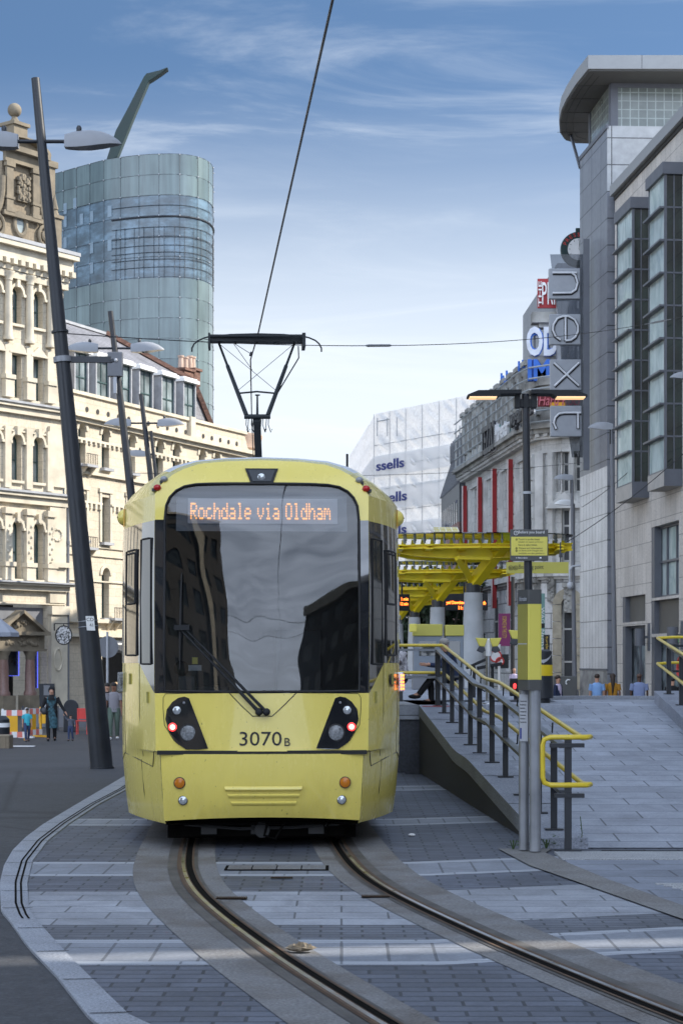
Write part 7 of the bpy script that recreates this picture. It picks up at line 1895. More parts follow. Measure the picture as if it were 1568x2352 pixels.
def stop_furniture():
    # litter bin on the landing
    D = 29; X = gx(1241, D); T = thing('litter_bin', 'black litter bin with a yellow band behind the totem', 'bin', (X, D, PZ)); k = F / D
    h = lambda vy: gz(vy, D) - PZ
    m = MB(); m.lathe((0, 0, 0), [(.15, 0), (.15, .07), (.20, .075), (.188, h(1552))], 24, 0); m.lathe((0, 0, 0), [(.186, h(1527)), (.178, h(1504)), (.176, h(1496)), (.12, h(1492))], 24, 0); b = m.build('bin_body', 'black_paint', T, sm=40)
    m = MB(); m.lathe((0, 0, 0), [(.189, h(1552)), (.187, h(1527))], 24); m.build('yellow_band', 'bin_yellow', T, sm=40)
    m = MB(); rows = [[(.184 * math.sin(a), -.184 * math.cos(a), h(1524) + .17 * (abs(a) / 1.2) ** 1.5 + dz * (1 - abs(a) / 1.3)) for a in [R(q) for q in range(-70, 71, 10)]] for dz in (0, .06)]; m.grid(rows); m.build('opening_rim', 'pale_grey', b)
    # smart card readers
    def reader(label, vx, D, vyt):
        X = gx(vx, D); T = thing('card_reader', label, 'ticket reader', (X, D, PZ), 0, 'smart card readers on the platform'); H = gz(vyt, D) - PZ
        m = MB(); m.lathe((0, 0, 0), [(.09, 0), (.085, .02), (.035, .05), (.035, H - .26)], 16); m.build('post', 'steel', T, sm=40)
        m = MB(); m.lathe((0, 0, 0), [(.06, H - .28), (.065, H - .2), (.05, H - .03), (.03, H - .01)], 14); hd = m.build('head', 'white_paint', T, sm=40)
        for s in (-1, 1):
            m = MB(); M_ = mat4((0, -.06, 0), (1, 0, 0), (0, 0, 1), (0, -1, 0)); pts = [(.015, H - .01), (.20, H + .0), (.145, H - .13), (.06, H - .14)]
            m.prism([(s * x, z) for x, z in pts], M_, .05); m.build('yellow_wing', 'sign_yellow', hd, bevel=.01)
            m = MB(); m.prism([(s * x, z) for x, z in [(.06, H - .14), (.145, H - .13), (.185, H - .20), (.10, H - .235), (.045, H - .20)]], M_, .06); m.build('reader_pad', 'dark_grey', hd, bevel=.01)
        return T
    reader('smart card reader with yellow wings in front of the nearest column', 1120, 28.2, 1465); reader('smart card reader with one yellow wing showing beside the totem', 1196, 27.2, 1447)
    # ticket machines
    D = 42; k = F / D
    def cab(label, v0, v1, yt):
        x0, x1 = gx(v0, D), gx(v1, D); T = thing('ticket_machine', label, 'ticket machine', ((x0 + x1) / 2, D, PZ)); w = x1 - x0; H = gz(yt, D) - PZ; y1 = gz(1461, D) - PZ
        m = MB(); m.box((-w / 2, -.3, 0), (w / 2, .3, y1)); m.box((-w / 2 - .02, -.32, 0), (w / 2 + .02, .32, .38), m=1); m.build('cabinet', ['cabinet_grey', 'mid_grey'], T, bevel=.015)
        m = MB(); m.box((-w / 2 - .01, -.33, y1), (w / 2 + .01, .33, H)); m.build('yellow_hood', 'sign_yellow_dull', T, bevel=.015)
        m = MB(); m.box((-w * .3, -.31, y1 - .45), (w * .3, -.30, y1 - .12)); m.build('screen', 'shop_glass', T)
        return T
    cab('wide grey ticket machine with a yellow hood left of the nearest column', 948, 1013, 1434); cab('narrower grey ticket machine tucked against the nearest column', 1021, 1062, 1436)
    m = MB(); x = gx(951, 41.5); m.box((x - .12, 41.3, gz(1452, 41.5)), (x + .05, 41.5, gz(1433, 41.5))); tag(m.build('help_point', 'sign_yellow', bevel=.02), 'small yellow help box fixed to the wide ticket machine', 'help point')
    # bench
    D = 30; x0, x1 = gx(905, D), gx(1052, D); T = thing('platform_bench', 'dark perforated metal bench under the two seated passengers', 'bench', ((x0 + x1) / 2, D, PZ)); w = x1 - x0
    m = MB(); m.box((-w / 2, -.22, .38), (w / 2, .22, .42)); m.build('seat', 'dark_grey', T, bevel=.01)
    for s in (-.4, .4): m = MB(); m.box((s * w - .03, -.18, 0), (s * w + .03, .18, .38)); m.build('leg', 'dark_grey', T)
    # black perch arms beyond the railing
    D = 33; T = thing('perch_rail', 'black angled perch rail in front of the nearest column', 'perch', (gx(1110, D), D, PZ)); q = lambda vx, vy: P(vx, vy, D) - Vector((gx(1110, D), D, PZ))
    m = MB(); m.beam(q(1070, 1535), q(1120, 1512), .14, .05); m.beam(q(1095, 1535), q(1152, 1524), .14, .06); m.tube([q(1088, 1530), q(1088, 1612)], .03, 8); m.tube([q(1130, 1528), q(1130, 1612)], .03, 8); m.build('perch_pad', 'black_matt', T, bevel=.01)
    # trough signal low on the platform end
    D = 31; m = MB(); p = P(1184, 1580, D); m.box((p.x - .10, D, p.z - .14), (p.x + .10, D + .15, p.z + .16)); s = m.build('signal_box', 'black_matt', None, bevel=.02); tag(s, 'small black signal box showing a red light behind the handrail', 'signal'); m = MB(); m.sphere((p.x - .02, D - .005, p.z + .03), (.028, .02, .05), 8, 6); m.build('signal_light', 'led_red', s)
    m = MB(); m.tube([(p.x, D + .07, PZ), (p.x, D + .07, p.z - .14)], .03, 8); m.build('stand', 'black_matt', s)
stop_furniture()
# ================================================================== people
def skinmesh(name, verts, edges, rad, mat, parent, sub=1):
    me = bpy.data.meshes.new(name); me.from_pydata([tuple(v) for v in verts], edges, []); o = bpy.data.objects.new(name, me); COL.objects.link(o)
    s = o.modifiers.new('skin', 'SKIN'); s.use_smooth_shade = True
    for v, r in zip(me.skin_vertices[0].data, rad): v.radius = (r, r) if not isinstance(r, tuple) else r
    me.skin_vertices[0].data[0].use_root = True
    sb = o.modifiers.new('sub', 'SUBSURF'); sb.levels = sub; sb.render_levels = sub
    dg = bpy.context.evaluated_depsgraph_get(); dg.update()
    new = bpy.data.meshes.new_from_object(o.evaluated_get(dg)); new.name = name
    o.modifiers.clear(); o.data = new; bpy.data.meshes.remove(me)
    new.materials.clear(); new.materials.append(MATS[mat]); new.shade_smooth(); o.parent = parent; return o
def person(label, loc, h=1.75, rz=0, skin='skin', top='grey_cloth', bottom='navy_cloth', shoes='black_cloth', hair='hair_black', hairkind='short', sleeves='short', legs='walk', arms=None, width=1.0, skirt=None, scarf=None, seated=False, stride=.16, group=None, coat=None, bag=None):
    """faces -y before turning; every length is scaled from a height of 1.75"""
    T = thing('person', label, 'person', loc, rz, group); s = h / 1.75; W = width
    V = lambda x, y, z: Vector((x * s, y * s, z * s))
    if seated:
        hz = .50; pel = V(0, .0, hz); bel = V(0, -.02, hz + .16); che = V(0, -.07, hz + .36); nk = V(0, -.12, hz + .52); hd = V(0, -.19, hz + .66); cr = V(0, -.19, hz + .74)
        hips = [V(-.09, 0, hz), V(.09, 0, hz)]; knees = [V(-.10, -.42, hz + .03), V(.10, -.40, hz + .05)]; ank = [V(-.10, -.40, .10), V(.02, -.66, .22)]; toes = [V(-.10, -.58, .05), V(.0, -.82, .15)]
    else:
        pel = V(0, .0, .93); bel = V(0, -.005, 1.08); che = V(0, .0, 1.28); nk = V(0, .0, 1.455); hd = V(0, -.015, 1.62); cr = V(0, -.005, 1.69)
        k = stride if legs == 'walk' else .0
        hips = [V(-.09, 0, .90), V(.09, 0, .90)]; knees = [V(-.10, -.05 - k * .5, .50), V(.10, -.03 + k * .25, .50)]; ank = [V(-.095, .02 - k, .08), V(.095, .03 + k, .10)]; toes = [V(-.11, -.13 - k, .04), V(.11, -.11 + k, .04)]
    sh = [che + V(-.175 * W, 0, .11), che + V(.175 * W, 0, .11)]
    if arms is None: arms = [[(-.05, .02, -.27), (-.01, -.06, -.25)], [(.05, -.03, -.27), (.01, -.02, -.25)]]
    elb = [sh[i] + V(*arms[i][0]) for i in (0, 1)]; wr = [elb[i] + V(*arms[i][1]) for i in (0, 1)]
    # one continuous body
    v = [pel, bel, che, nk, hd - V(0, 0, .04), hd + V(0, .01, .03), cr]; r = [.115 * s, .105 * s, .115 * s, .052 * s, .074 * s, .085 * s, .05 * s]; e = [(0, 1), (1, 2), (2, 3), (3, 4), (4, 5), (5, 6)]
    v.append(hd + V(0, -.092, -.02)); r.append(.014 * s); e.append((4, 7))
    for i in (0, 1):
        b = len(v); d = (wr[i] - elb[i]).normalized(); side = Vector((1, 0, 0)) * (-1 if i == 0 else 1); fwd = d.cross(side).normalized()
        v += [sh[i], elb[i], wr[i], wr[i] + d * .07 * s]; r += [.052 * s, .038 * s, .026 * s, .026 * s]; e += [(2, b), (b, b + 1), (b + 1, b + 2), (b + 2, b + 3)]
        for f in range(4):
            o = fwd * (f - 1.5) * .017 * s; q = len(v); L_ = (.085, .1, .095, .075)[f] * s
            v += [v[b + 3] + d * L_ * .5 + o, v[b + 3] + d * L_ + o - side * .018 * s]; r += [.009 * s, .007 * s]; e += [(b + 3, q), (q, q + 1)]
        q = len(v); v += [wr[i] + d * .05 * s + fwd * .04 * s]; r += [.010 * s]; e += [(b + 2, q)]
    for i in (0, 1):
        b = len(v); v += [hips[i], knees[i], ank[i], toes[i]]; r += [.085 * s, .058 * s, .040 * s, .036 * s]; e += [(0, b), (b, b + 1), (b + 1, b + 2), (b + 2, b + 3)]
    skinmesh('body', v, e, r, skin, T)
    # face
    m = MB(); 
    for x in (-.032, .032): m.sphere(hd + V(x, -.080, .012), .011 * s, 6, 4)
    m.box(tuple(hd + V(-.028, -.086, -.062)), tuple(hd + V(.028, -.078, -.054))); m.build('face', 'ink', T)
    # top
    def torso(pts, mat, name, extra=None):
        m = MB(); rows = []
        for (c, rx, ry) in pts: rows.append([c + V(rx * math.cos(a), ry * math.sin(a), 0) for a in [2 * math.pi * k / 18 for k in range(19)]])
        m.grid(rows)
        if extra: extra(m)
        return m.build(name, mat, T, sm=70)
    def sl(m):
        for i in (0, 1):
            if sleeves == 'short': m.tube([sh[i] + V(0, 0, .01), sh[i].lerp(elb[i], .35), sh[i].lerp(elb[i], .72)], [.078 * s, .074 * s, .072 * s], 10)
            elif sleeves == 'long': m.tube([sh[i] + V(0, 0, .01), sh[i].lerp(elb[i], .5), elb[i], wr[i]], [.076 * s, .065 * s, .055 * s, .042 * s], 10)
    bw = .165 * W
    if seated: tp = [(pel + V(0, .03, -.02), bw + .03, .13), (bel, bw + .01, .13), (che + V(0, .01, 0), .19 * W, .125), (sh[0].lerp(sh[1], .5) + V(0, .01, .02), .17 * W, .09), (nk, .075, .07)]
    else: tp = [(pel + V(0, 0, -.09), bw + .01, .122), (bel, bw - .012, .115), (che, .182 * W, .122), (che + V(0, 0, .11), .185 * W, .098), (che + V(0, 0, .155), .12 * W, .08), (nk + V(0, 0, .0), .068, .062)]
    torso(tp, top, 'shirt' if not coat else 'blouse', sl if not coat else None)
    if coat:
        torso([(pel + V(0, .015, -.16), bw + .03, .13), (bel + V(0, .01, 0), bw + .012, .125), (che + V(0, .012, 0), .195 * W, .128), (che + V(0, .01, .11), .19 * W, .105), (nk + V(0, .01, 0), .08, .072)], coat, 'coat', sl)
    # lower half
    m = MB()
    for i in (0, 1): m.tube([hips[i] + (V(0, .02, 0) if seated else V(0, 0, .06)), hips[i].lerp(knees[i], .5), knees[i], knees[i].lerp(ank[i], .5), ank[i] + V(0, 0, -.01)], [.105 * s, .092 * s, .075 * s, .064 * s, .056 * s], 12)
    if not seated: m.lathe(pel, [(.155 * s * W, -.10 * s), (.160 * s * W, 0), (.145 * s * W, .08 * s)], 16, sy=.76)
    m.build('trousers', bottom, T, sm=70)
    if skirt: torso([(V(0, .0, .42), .20, .16), (V(0, 0, .70), .19, .15), (pel, .17, .13), (bel, .15, .12)], skirt, 'dress')
    for i in (0, 1):
        m = MB(); d = toes[i] - ank[i]; m.sphere(ank[i].lerp(toes[i], .52) + V(0, 0, -.02), (.047 * s, .13 * s, .045 * s), 10, 7); m.build('shoe', shoes, T, sm=70)
    # hair
    m = MB()
    if hairkind == 'short': m.sphere(hd + V(0, .018, .045), (.092 * s, .098 * s, .083 * s), 14, 9)
    elif hairkind == 'bald': m.sphere(hd + V(0, .02, .035), (.088 * s, .092 * s, .082 * s), 12, 8)
    elif hairkind == 'long':
        m.sphere(hd + V(0, .02, .04), (.10 * s, .105 * s, .10 * s), 14, 9)
        m.tube([hd + V(0, .06, .04), hd + V(0, .095, -.10), hd + V(.0, .12, -.28), hd + V(.01, .125, -.46), hd + V(.01, .12, -.60)], [.08 * s, .075 * s, .052 * s, .034 * s, .010 * s], 12)
    if hairkind != 'none': m.build('hair', hair, T, sm=70)
    if scarf:
        m = MB(); m.sphere(hd + V(0, .05, .03), (.108 * s, .105 * s, .125 * s), 14, 9); m.lathe(nk, [(.16 * s, -.12 * s), (.12 * s, -.04 * s), (.078 * s, .03 * s), (.07 * s, .05 * s)], 14); m.build('headscarf', scarf, T, sm=70)
    if bag:
        m = MB(); c = sh[0] + V(-.06, -.12, -.42); m.sphere(c, (.10 * s, .06 * s, .12 * s), 10, 7); m.tube([c + V(0, 0, .1), sh[1] + V(-.02, -.02, .05), c + V(.02, .1, .08)], .012 * s, 5); m.build('bag', bag, T, sm=60)
    return T
def pl(vx, D, dz=0.0): return (gx(vx, D), D, g(gx(vx, D), D) + dz)
person('woman in a black headscarf and dark jacket leading a small child by the hand', pl(119, 55), 1.62, R(6), 'skin', 'pattern_cloth', 'black_cloth', 'black_cloth', 'hair_black', 'none', 'long', scarf='black_cloth', coat='black_cloth', skirt='pattern_cloth', arms=[[(-.10, -.02, -.25), (-.06, -.10, -.20)], [(.13, -.02, -.24), (.13, -.05, -.20)]], bag='dark_grey', stride=.10)
person('small child in a striped top held by the hand of the woman in black', pl(163, 55), .80, R(-12), 'skin', 'stripe_cloth', 'jean_cloth', 'black_cloth', 'hair_black', 'short', 'long', arms=[[(-.13, -.02, .10), (-.10, -.02, .16)], [(.10, -.03, -.20), (.06, -.14, -.14)]], width=1.1, stride=.12)
person('boy in a bright turquoise shirt walking beside the barrier', pl(63, 54.5), 1.0, R(20), 'skin', 'turq', 'jean_cloth', 'black_cloth', 'hair_brown', 'short', 'short', stride=.2)
person('man in a grey t-shirt and green trousers walking between the leaning post and tram', pl(262, 56), 1.76, R(5), 'skin_brown', 'grey_cloth', 'green_cloth', 'white_paint', 'hair_black', 'short', 'short', stride=.12)
person('bearded man almost hidden behind the nearest leaning post', pl(247, 58), 1.72, R(10), 'skin', 'black_cloth', 'black_cloth', 'black_cloth', 'hair_black', 'short', 'long', stride=.1)
person('man in a pale blue t-shirt seen from behind, left of the mustard top', pl(1370, 60), 1.74, R(180), 'skin', 'blue_cloth', 'navy_cloth', 'black_cloth', 'hair_brown', 'short', 'short')
person('woman in a mustard top with very long dark hair seen from behind', pl(1406, 60.3), 1.74, R(176), 'skin_brown', 'mustard_cloth', 'black_cloth', 'black_cloth', 'hair_brown', 'long', 'short', width=1.0)
person('broad man in a slate blue t-shirt seen from behind beside the shop door', pl(1467, 59.6), 1.76, R(184), 'skin_dark', 'slate_cloth', 'slate_cloth', 'black_cloth', 'skin_dark', 'bald', 'short', width=1.22)
person('man in black with a backpack behind the right hand railing', pl(1543, 58), 1.66, R(180), 'skin', 'black_cloth', 'black_cloth', 'black_cloth', 'hair_black', 'short', 'short')
person('man in a lilac shirt walking in the sun beyond the handrail', pl(1180, 98), 1.74, R(0), 'skin', 'lilac_cloth', 'black_cloth', 'white_paint', 'skin', 'bald', 'long')
person('person in a dark coat half hidden behind the litter bin', pl(1280, 60), 1.70, R(60), 'skin', 'lilac_cloth', 'navy_cloth', 'black_cloth', 'hair_brown', 'short', 'long', coat='navy_cloth')
person('grey haired man in navy seated with legs crossed behind the railing', (gx(1040, 30), 30, PZ - .06), 1.50, R(-84), 'skin', 'navy_cloth', 'black_cloth', 'black_cloth', 'hair_grey', 'short', 'long', seated=True, arms=[[(-.02, -.16, -.22), (.02, -.24, .02)], [(.02, -.16, -.22), (-.02, -.24, .02)]])
person('seated passenger in a floral top and jeans beside the edge of the tram', (gx(922, 30), 30, PZ - .06), 1.55, R(-60), 'skin', 'floral_cloth', 'jean_cloth', 'red_bright', 'hair_brown', 'long', 'short', seated=True, arms=[[(-.02, -.16, -.22), (.02, -.2, .1)], [(.02, -.16, -.22), (-.02, -.2, .1)]], bag='hair_brown')
# ================================================================== street things, trees, buildings behind the camera
plain('parasol_cloth', (.30, .32, .37), .9, var=.06); plain('red_board', (.72, .20, .16), .6)
plain('dark_brick', (.10, .095, .09), .85, var=.3)
def street():
    # slim grey lamp posts on the right
    def grey_lamp(label, D, vb, vt, lamp, ydip, Lh):
        zb = g(5, D); X = gx(vb, D); T = thing('street_lamp', label, 'street lamp', (X, D, zb), 0, 'slim grey lamp posts in front of the shops'); tx = gx(vt, D) - X; zt = gz(ydip, D) - zb
        m = MB(); m.tube([(0, 0, 0), (tx, 0, zt)], [.10, .065], 14); m.lathe((0, 0, 0), [(.15, 0), (.15, .9), (.10, 1.0)], 14); m.build('post', 'mid_grey', T, sm=40)
        if lamp:
            m = MB(); lamp_head(m, (tx + .05, 0, zt + .10), (-1, 0, 0), Lh); m.build('lamp_head', ['lamp_grey', 'lens_dark'], T, sm=50)
            m = MB(); m.box((tx - .06, -.06, zt - .55), (tx + .06, .06, zt + .05)); m.build('lamp_bracket', 'black_matt', T, bevel=.01)
        return T
    grey_lamp('grey lamp post against the near edge of the corner tower', 66, 1412, 1403, True, 985, .90)
    grey_lamp('thinner grey lamp post in front of the stone arch', 74, 1320, 1312, True, 1102, .80)
    grey_lamp('lamp head entering at the right edge beside the glazed bay', 58, 1592, 1590, True, 870, .78)
    D = 84; T = thing('street_lamp', 'single sunlit white lamp below the grey lamp head by the arch', 'street lamp', (gx(1316, D), D, -.5)); zt = gz(1157, D) + .5
    m = MB(); m.tube([(0, 0, 0), (0, 0, zt)], .07, 10); m.build('post', 'mid_grey', T); m = MB(); lamp_head(m, (.0, 0, zt + .05), (-1, 0, 0), .9); m.build('lamp_head', ['white_paint', 'lens_dark'], T, sm=50)  # sun on this lamp head is put in as white paint
    # cctv on the arch lamp post
    D = 73.8; o = P(1315, 1310, D); m = MB(); m.tube([o - Vector((.0, 0, .25)) + Vector((-.12, 0, -.35)), o + Vector((-.14, 0, .0)), o + Vector((-.02, 0, .16)), o + Vector((.3, 0, .20))], .045, 8); m.sphere(o + Vector((-.12, 0, -.62)), (.14, .14, .16), 12, 8); tag(m.build('cctv_camera', 'pale_grey', sm=50), 'white domed security camera on the lamp post by the arch', 'camera')
    # round road sign back, its post
    D = 60; z0 = g(-8, D); o = Vector((gx(247, D), D, z0)); T = thing('road_sign', 'grey back of a round road sign on a post beside the leaning post', 'road sign', o); h = gz(1486, D) - z0
    m = MB(); m.tube([(0, 0, 0), (0, 0, h + .5)], .04, 8); m.build('post', 'pale_grey', T); m = MB(); m.lathe((0, .05, h), [(.36, 0), (.36, .02)], 24, M=Matrix.Rotation(R(90), 4, 'X')); m.build('sign_disc', 'mid_grey', T)
    # hanging round pub sign
    D = 82; T = thing('hanging_sign', 'oval black and white hanging sign on a wall bracket beside the drain pipe', 'sign', P(147, 1459, D)); m = MB(); m.tube([(.36 * math.cos(t * .2618), 0, .42 * math.sin(t * .2618)) for t in range(24)], .03, 6, closed=True); m.build('sign_rim', 'ink', T)
    m = MB(); m.prism([(.36 * math.cos(t * .2618), .42 * math.sin(t * .2618)) for t in range(24)], mat4((0, .02, 0), (1, 0, 0), (0, 0, 1), (0, -1, 0)), .03); f = m.build('sign_face', 'sign_pattern', T)
    m = MB(); m.tube([(-.42, 0, .52), (.42, 0, .52)], .025, 6); m.tube([(-.42, 0, .52), (-.42, 0, .2)], .03, 6); m.tube([(0, 0, .4), (0, 0, .52)], .02, 6); m.build('bracket', 'ink', T)
    text_fit('HOUSE', mat4((-.26, -.015, -.09), (1, 0, 0), (0, 0, 1), (0, -1, 0)), .52, .18, 'ink', f, ext=.004)
    # dark leaning notice board
    D = 66; T = thing('notice_totem', 'dark leaning notice board in front of the portico', 'notice board', pl(112, D)); h = gz(1570, D) - g(-10, D); m = MB(); m.prism([(-.28, 0), (.30, 0), (.22, h), (-.34, h)], mat4((0, .08, 0), (1, 0, 0), (0, 0, 1), (0, -1, 0)), .16); b = m.build('board', 'black_paint', T, bevel=.01); m = MB(); m.box((-.16, -.09, h - .42), (.06, -.082, h - .06), m=0); m.box((-.14, -.09, h - 1.2), (.08, -.082, h - .5), m=1); m.build('poster', ['mid_grey', 'pale_grey'], b)
    # big grey parasol
    D = 72; o = Vector((gx(-2, D), D, g(-13, D))); T = thing('parasol', 'large grey parasol cut off by the left edge', 'parasol', o); zt = gz(1418, D) - o.z; ze = gz(1453, D) - o.z
    m = MB(); m.tube([(0, 0, 0), (0, 0, zt)], .035, 8); m.build('pole', 'mid_grey', T); m = MB(); n = 8; rr = .80
    for k in range(n):
        a0, a1 = 2 * math.pi * k / n, 2 * math.pi * (k + 1) / n; p0, p1 = Vector((rr * math.cos(a0), rr * math.sin(a0), ze)), Vector((rr * math.cos(a1), rr * math.sin(a1), ze)); t = Vector((0, 0, zt)); m.face([t, p0, p1]); m.face([p0, p1, p1 - Vector((0, 0, .16)), p0 - Vector((0, 0, .16))])
    m.build('canopy', 'parasol_cloth', T, recalc=False)
    # traffic barriers, bin, blocks
    def barrier(label, vx, D, rz, w):
        T = thing('traffic_barrier', label, 'barrier', pl(vx, D), rz, 'red and white barriers by the pavement'); 
        for z0, nm in ((.74, 'striped_board'), (.08, 'striped_board')):
            n = 5
            m = MB()
            for k in range(n): m.box((-w / 2 + w * k / n, -.03, z0), (-w / 2 + w * (k + 1) / n, .03, z0 + .17), m=k % 2)
            m.build(nm, ['white_paint', 'red_board'], T)
        m = MB(); m.box((-w * .30, -.02, .25), (w * .12, .02, .74)); m.build('orange_panel', 'orange_paint', T)
        for sx in (-1, 1): m = MB(); m.box((sx * w * .45 - .03, -.025, 0), (sx * w * .45 + .03, .025, .95)); m.box((sx * w * .45 - .05, -.28, 0), (sx * w * .45 + .05, .28, .06)); m.build('leg', 'orange_paint' if sx > 0 else 'white_paint', T)
        return T
    barrier('red and white barrier with an orange panel at the left edge', 34, 55.6, R(4), .80); barrier('second red and white barrier set end-on just behind the boy', 78, 57.5, R(62), .8)
    D = 52; T = thing('litter_bin', 'black litter bin with a white band at the left edge', 'bin', pl(4, D)); m = MB(); m.lathe((0, 0, 0), [(.22, 0), (.24, .05), (.24, .55), (.23, .72), (.12, .82)], 18); m.build('bin_body', 'black_paint', T, sm=40); m = MB(); m.lathe((0, 0, 0), [(.243, .50), (.243, .62)], 18); m.build('white_band', 'white_paint', T, sm=40)
    D = 49; x, y, z = pl(-4, D); m = MB(); m.box((x - .5, y - .3, z - .05), (x + .36, y + .3, z + .36)); tag(m.build('stone_block', 'sandstone_worn', bevel=.04), 'weathered stone block at the left edge of the asphalt', 'stone block')
    x, y, z = pl(55, 50.5); m = MB(); m.box((x - .9, y - .2, z), (x + .3, y + .2, z + .012)); tag(m.build('sun_patch', 'white_paint'), 'white patch standing for sunlight on the asphalt by the stone block', 'marking')  # bright sun on the ground put in as a thin white sheet
    # cafe screens and a domed board
    D = 63; T = thing('cafe_screen', 'low cafe screen with orange and pale posters behind the woman in black', 'screen', pl(140, D)); m = MB(); m.box((-1.35, -.02, .12), (1.2, .02, .78)); m.build('panel', 'mid_grey', T); m = MB(); m.box((-.75, -.03, .25), (-.25, -.022, .70), m=0); m.box((.20, -.03, .2), (.60, -.022, .95), m=1); m.build('poster', ['orange_paint', 'floral_cloth'], T)
    for sx in (-1.3, -.1, 1.15): m = MB(); m.box((sx - .03, -.03, 0), (sx + .03, .03, .85)); m.build('post', 'dark_grey', T)
    D = 62; T = thing('menu_board', 'black dome topped menu board beside the small child', 'board', pl(164, D)); m = MB(); pr = [(-.25, 0), (.25, 0), (.25, .85)] + [(.25 * math.cos(t * math.pi / 10), .85 + .25 * math.sin(t * math.pi / 10)) for t in range(1, 10)] + [(-.25, .85)]; m.prism(pr, mat4((0, .08, 0), (1, 0, 0), (0, 0, 1), (0, -1, 0)), .16); m.build('board', 'black_paint', T, bevel=.02)
    D = 60; T = thing('cafe_chair', 'red metal cafe chair at the foot of the leaning post', 'chair', pl(190, D)); m = MB(); m.box((-.2, -.2, .43), (.2, .2, .46)); m.build('seat', 'red_bright', T); m = MB(); m.box((-.2, .17, .5), (.2, .2, .85)); m.build('backrest', 'red_bright', T)
    for sx in (-.17, .17):
        for sy in (-.17, .17): m = MB(); m.box((sx - .015, sy - .015, 0), (sx + .015, sy + .015, .43 if sy < 0 else .85)); m.build('leg', 'red_bright', T)
    # banners by the stone hall
    D = 99; x = gx(1177, D); m = MB(); T = thing('banner_post', 'thin black post carrying a magenta banner lettered in gold', 'banner', (x, D, -.5)); m.tube([(0, 0, 0), (0, 0, gz(1325, D) + .5)], .10, 8); m.build('post', 'ink', T); a, b = P(1144, 1484, D), P(1171, 1409, D); m = MB(); m.box((a.x - x, -.02, a.z + .5), (b.x - x, .02, b.z + .5)); bn = m.build('banner_cloth', 'magenta', T)
    c = P(1158, 1415, D); text_fit('SCIENCE IN THE CITY', mat4((c.x - x - .12, -.03, c.z + .5), (0, 0, -1), (1, 0, 0), (0, -1, 0)), 1.20, .22, 'gold_ink', bn, ext=.004)
    D = 98.5; a, b = P(1238, 1487, D), P(1250.5, 1363, D); T = thing('wall_banner', 'tall teal banner with white letters hanging on the stone hall', 'banner', (a.x, D, a.z)); m = MB(); m.box((0, 0, 0), (b.x - a.x, .06, b.z - a.z)); w_ = m.build('banner_cloth', 'teal', T); text_fit('WAG', mat4((.08, -.01, b.z - a.z - .75), (0, 0, -1), (1, 0, 0), (0, -1, 0)), .85, .18, 'white_paint', w_, ext=.004); text_fit('NEMS', mat4((.08, -.01, b.z - a.z - 1.95), (0, 0, -1), (1, 0, 0), (0, -1, 0)), .9, .18, 'white_paint', w_, ext=.004); m = MB(); m.box((.03, -.012, b.z - a.z - 1.86), (b.x - a.x - .02, -.004, b.z - a.z - 1.62)); m.build('dark_square', 'ink', w_)
    D = 96; a, b = P(1248, 1495, D), P(1261.5, 1458, D); T = thing('wall_sign', 'small black projecting sign with gold letters below the teal banner', 'sign', (a.x, D, a.z)); m = MB(); m.box((0, 0, 0), (b.x - a.x, .1, b.z - a.z)); w_ = m.build('sign_board', 'ink', T); text_fit('turtle', mat4((.10, -.01, b.z - a.z - .08), (0, 0, -1), (1, 0, 0), (0, -1, 0)), b.z - a.z - .16, .14, 'gold_ink', w_, ext=.004)
    # no entry signs on a white post beyond the readers
    D = 88; x, y, z = pl(1146, D); T = thing('road_sign', 'white post with two red ringed road signs beyond the card readers', 'road sign', (x, y, z)); m = MB(); m.tube([(0, 0, 0), (0, 0, gz(1480, D) - z)], .07, 8); m.build('post', 'white_paint', T)
    for (vx, vy, rr, bx) in ((1137, 1507, .30, 0), (1147, 1519, .2, 1)):
        c = P(vx, vy, D) - Vector((x, y, z)); m = MB(); m.lathe(c + Vector((0, -.05, 0)), [(rr, 0), (rr, .02)], 20, 0, M=Matrix.Rotation(R(90), 4, 'X')); m.tube([c + Vector((rr * .9 * math.cos(t * .3142), -.08, rr * .9 * math.sin(t * .3142))) for t in range(20)], .04, 5, closed=True, m=1)
        if bx: m.box((c.x - .05, c.y - .03, c.z - .34), (c.x + .42, c.y + .03, c.z + .34), m=2)
        m.build('sign_plate', ['white_paint', 'red_bright', 'ink'], T)
    # planter and utility box by the arch
    D = 62; x, y, z = pl(1298, D); m = MB(); m.box((x - .65, y - .3, z), (x + .35, y + .5, z + .62)); tag(m.build('stone_planter', 'granite_light', bevel=.03), 'pale granite block at the foot of the arch lamp post', 'planter')
    D = 68; x, y, z = pl(1297, D); T = thing('utility_box', 'dark utility cabinet with a white arrow beside the arch', 'cabinet', (x, y, z)); m = MB(); m.box((-.45, -.2, 0), (.42, .2, gz(1553, D) - z)); b = m.build('cabinet', 'panel_dark', T, bevel=.02); m = MB(); m.tube([(.1 + .1 * math.cos(t * .5), -.21, gz(1567, D) - z + .1 * math.sin(t * .5)) for t in range(2, 9)], .025, 5); m.build('arrow_mark', 'white_paint', b)
def mk_pat():
    t = NT('sign_pattern'); v = t.obj((9, 9, 9)); n = t.noise(v, 1.2, 3, .6); t.col(t.ramp(n, (.44, .03), (.5, .55))); t.b.inputs['Roughness'].default_value = .5; reg(t)
mk_pat()
street()

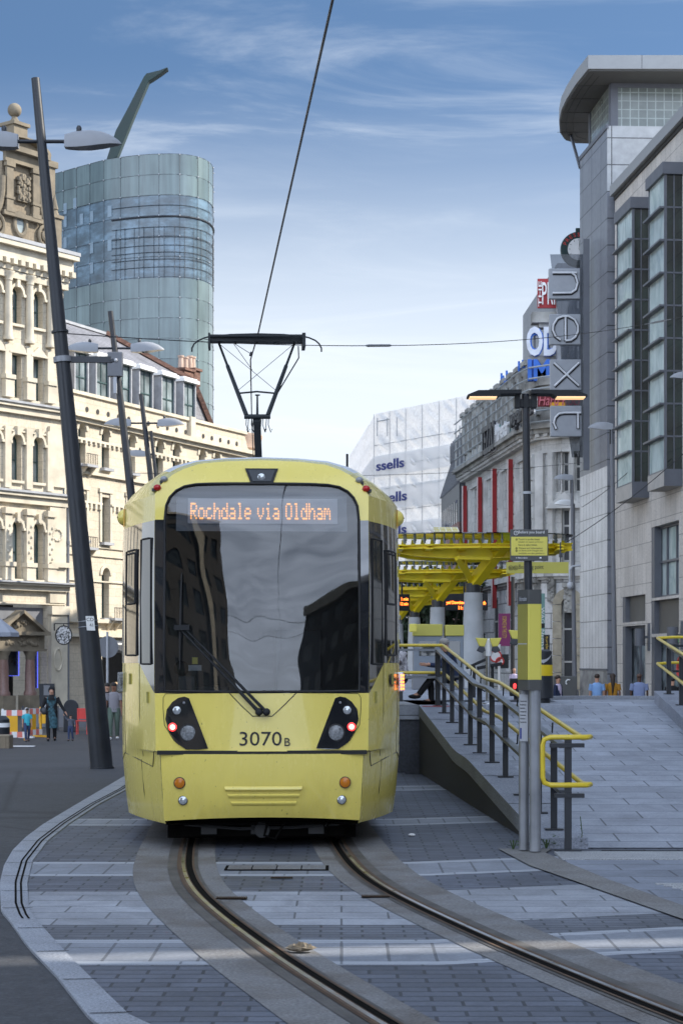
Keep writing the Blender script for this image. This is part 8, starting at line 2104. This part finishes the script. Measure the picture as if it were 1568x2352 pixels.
# trees beyond the stop: trunk, limbs, leaf clumps
def tree(label, loc, H, spread, seed, mat='leaf_dark'):
    rd = random.Random(seed); T = thing('tree', label, 'tree', loc, 0, 'dark trees beyond the tram stop'); m = MB()
    m.tube([(0, 0, 0), (.1, 0, H * .3), (.0, .1, H * .55)], [.22, .16, .09], 9)
    tips = []
    for k in range(9):
        a = k * 2.4; r = spread * (.35 + .5 * rd.random()); z = H * (.45 + .5 * rd.random()); p = Vector((r * math.cos(a), r * math.sin(a), z)); m.tube([(0.05, 0, H * (.25 + .03 * k)), (p.x * .5, p.y * .5, z * .75), p], [.08, .05, .02], 6); tips.append(p)
    m.build('trunk', 'bark', T, sm=60)
    c = MB(); centers = tips + [Vector((rd.uniform(-1, 1) * spread * .8, rd.uniform(-1, 1) * spread * .8, H * rd.uniform(.35, 1.0))) for _ in range(26)]
    for q in centers:
        for _ in range(110):
            d = Vector((rd.gauss(0, 1), rd.gauss(0, 1), rd.gauss(0, .8))).normalized() * (.75 * rd.random() ** .4) * spread * .42; o = q + d; u = Vector((rd.gauss(0, 1), rd.gauss(0, 1), rd.gauss(0, 1))).normalized(); w = u.cross(Vector((rd.gauss(0, 1), rd.gauss(0, 1), rd.gauss(0, 1)))).normalized(); s = .16 + .10 * rd.random()
            c.face([o - u * s, o + w * s * .5, o + u * s, o - w * s * .5])
    c.build('crown', mat, T, recalc=False); return T
tree('dark tree between the tram and the second canopy column', (gx(940, 118), 118, -.6), 8.2, 2.6, 1); tree('dark tree behind the ticket machines and display', (gx(1015, 112), 112, -.6), 7.6, 2.4, 2); tree('dark tree close against the nearest column', (gx(1052, 122), 122, -.6), 8.0, 2.2, 3)

# buildings behind the camera, seen mirrored in the windscreen
def mirror_building(name, label, a, b, h, mat, bays, floors, dep=14, pier=0):
    T = thing(name, label, 'building'); p_ = Plane(a, b); L = p_.L; ops = []
    for i in range(bays):
        for j in range(floors): ops.append((L * (i + .22) / bays, L * (i + .78) / bays, h * (j + .25) / floors, h * (j + .78) / floors, False))
    m = MB(); wall(m, p_, 0, L, -.5, h, ops, .3)
    for q0, q1 in ((0, 0), (L, L)): m.face([p_.pt(q0, -.5), p_.pt(q0, -.5, -dep), p_.pt(q0, h, -dep), p_.pt(q0, h)])
    m.face([p_.pt(0, h), p_.pt(L, h), p_.pt(L, h, -dep), p_.pt(0, h, -dep)]); m.build('wall', mat, T)
    for o in ops:
        f = MB(); p_.box(f, o[0], o[1], o[2], o[3], -.3, -.26); f.build('window', 'shop_glass', T)
    c = MB(); bar(p_, c, -.3, L + .3, h - .4, h + .5, .5); c.build('cornice', 'stone_trim', T)
    if pier: c = MB(); bar(p_, c, L * pier, L * pier + 1.1, -.5, h, .7); c.build('stone_pier', 'stone_trim', T)
    settle(T, p_.pt(L / 2, -.5))
mirror_building('office_block', 'tall dark office block behind the viewer mirrored in the left of the windscreen', (-5.0, -34), (-30, -20), 30, 'dark_brick', 9, 7, pier=.17)
mirror_building('office_block', 'lower dark office block behind the viewer mirrored in the right of the windscreen', (40, -22), (15, -40), 17, 'dark_brick', 9, 5)
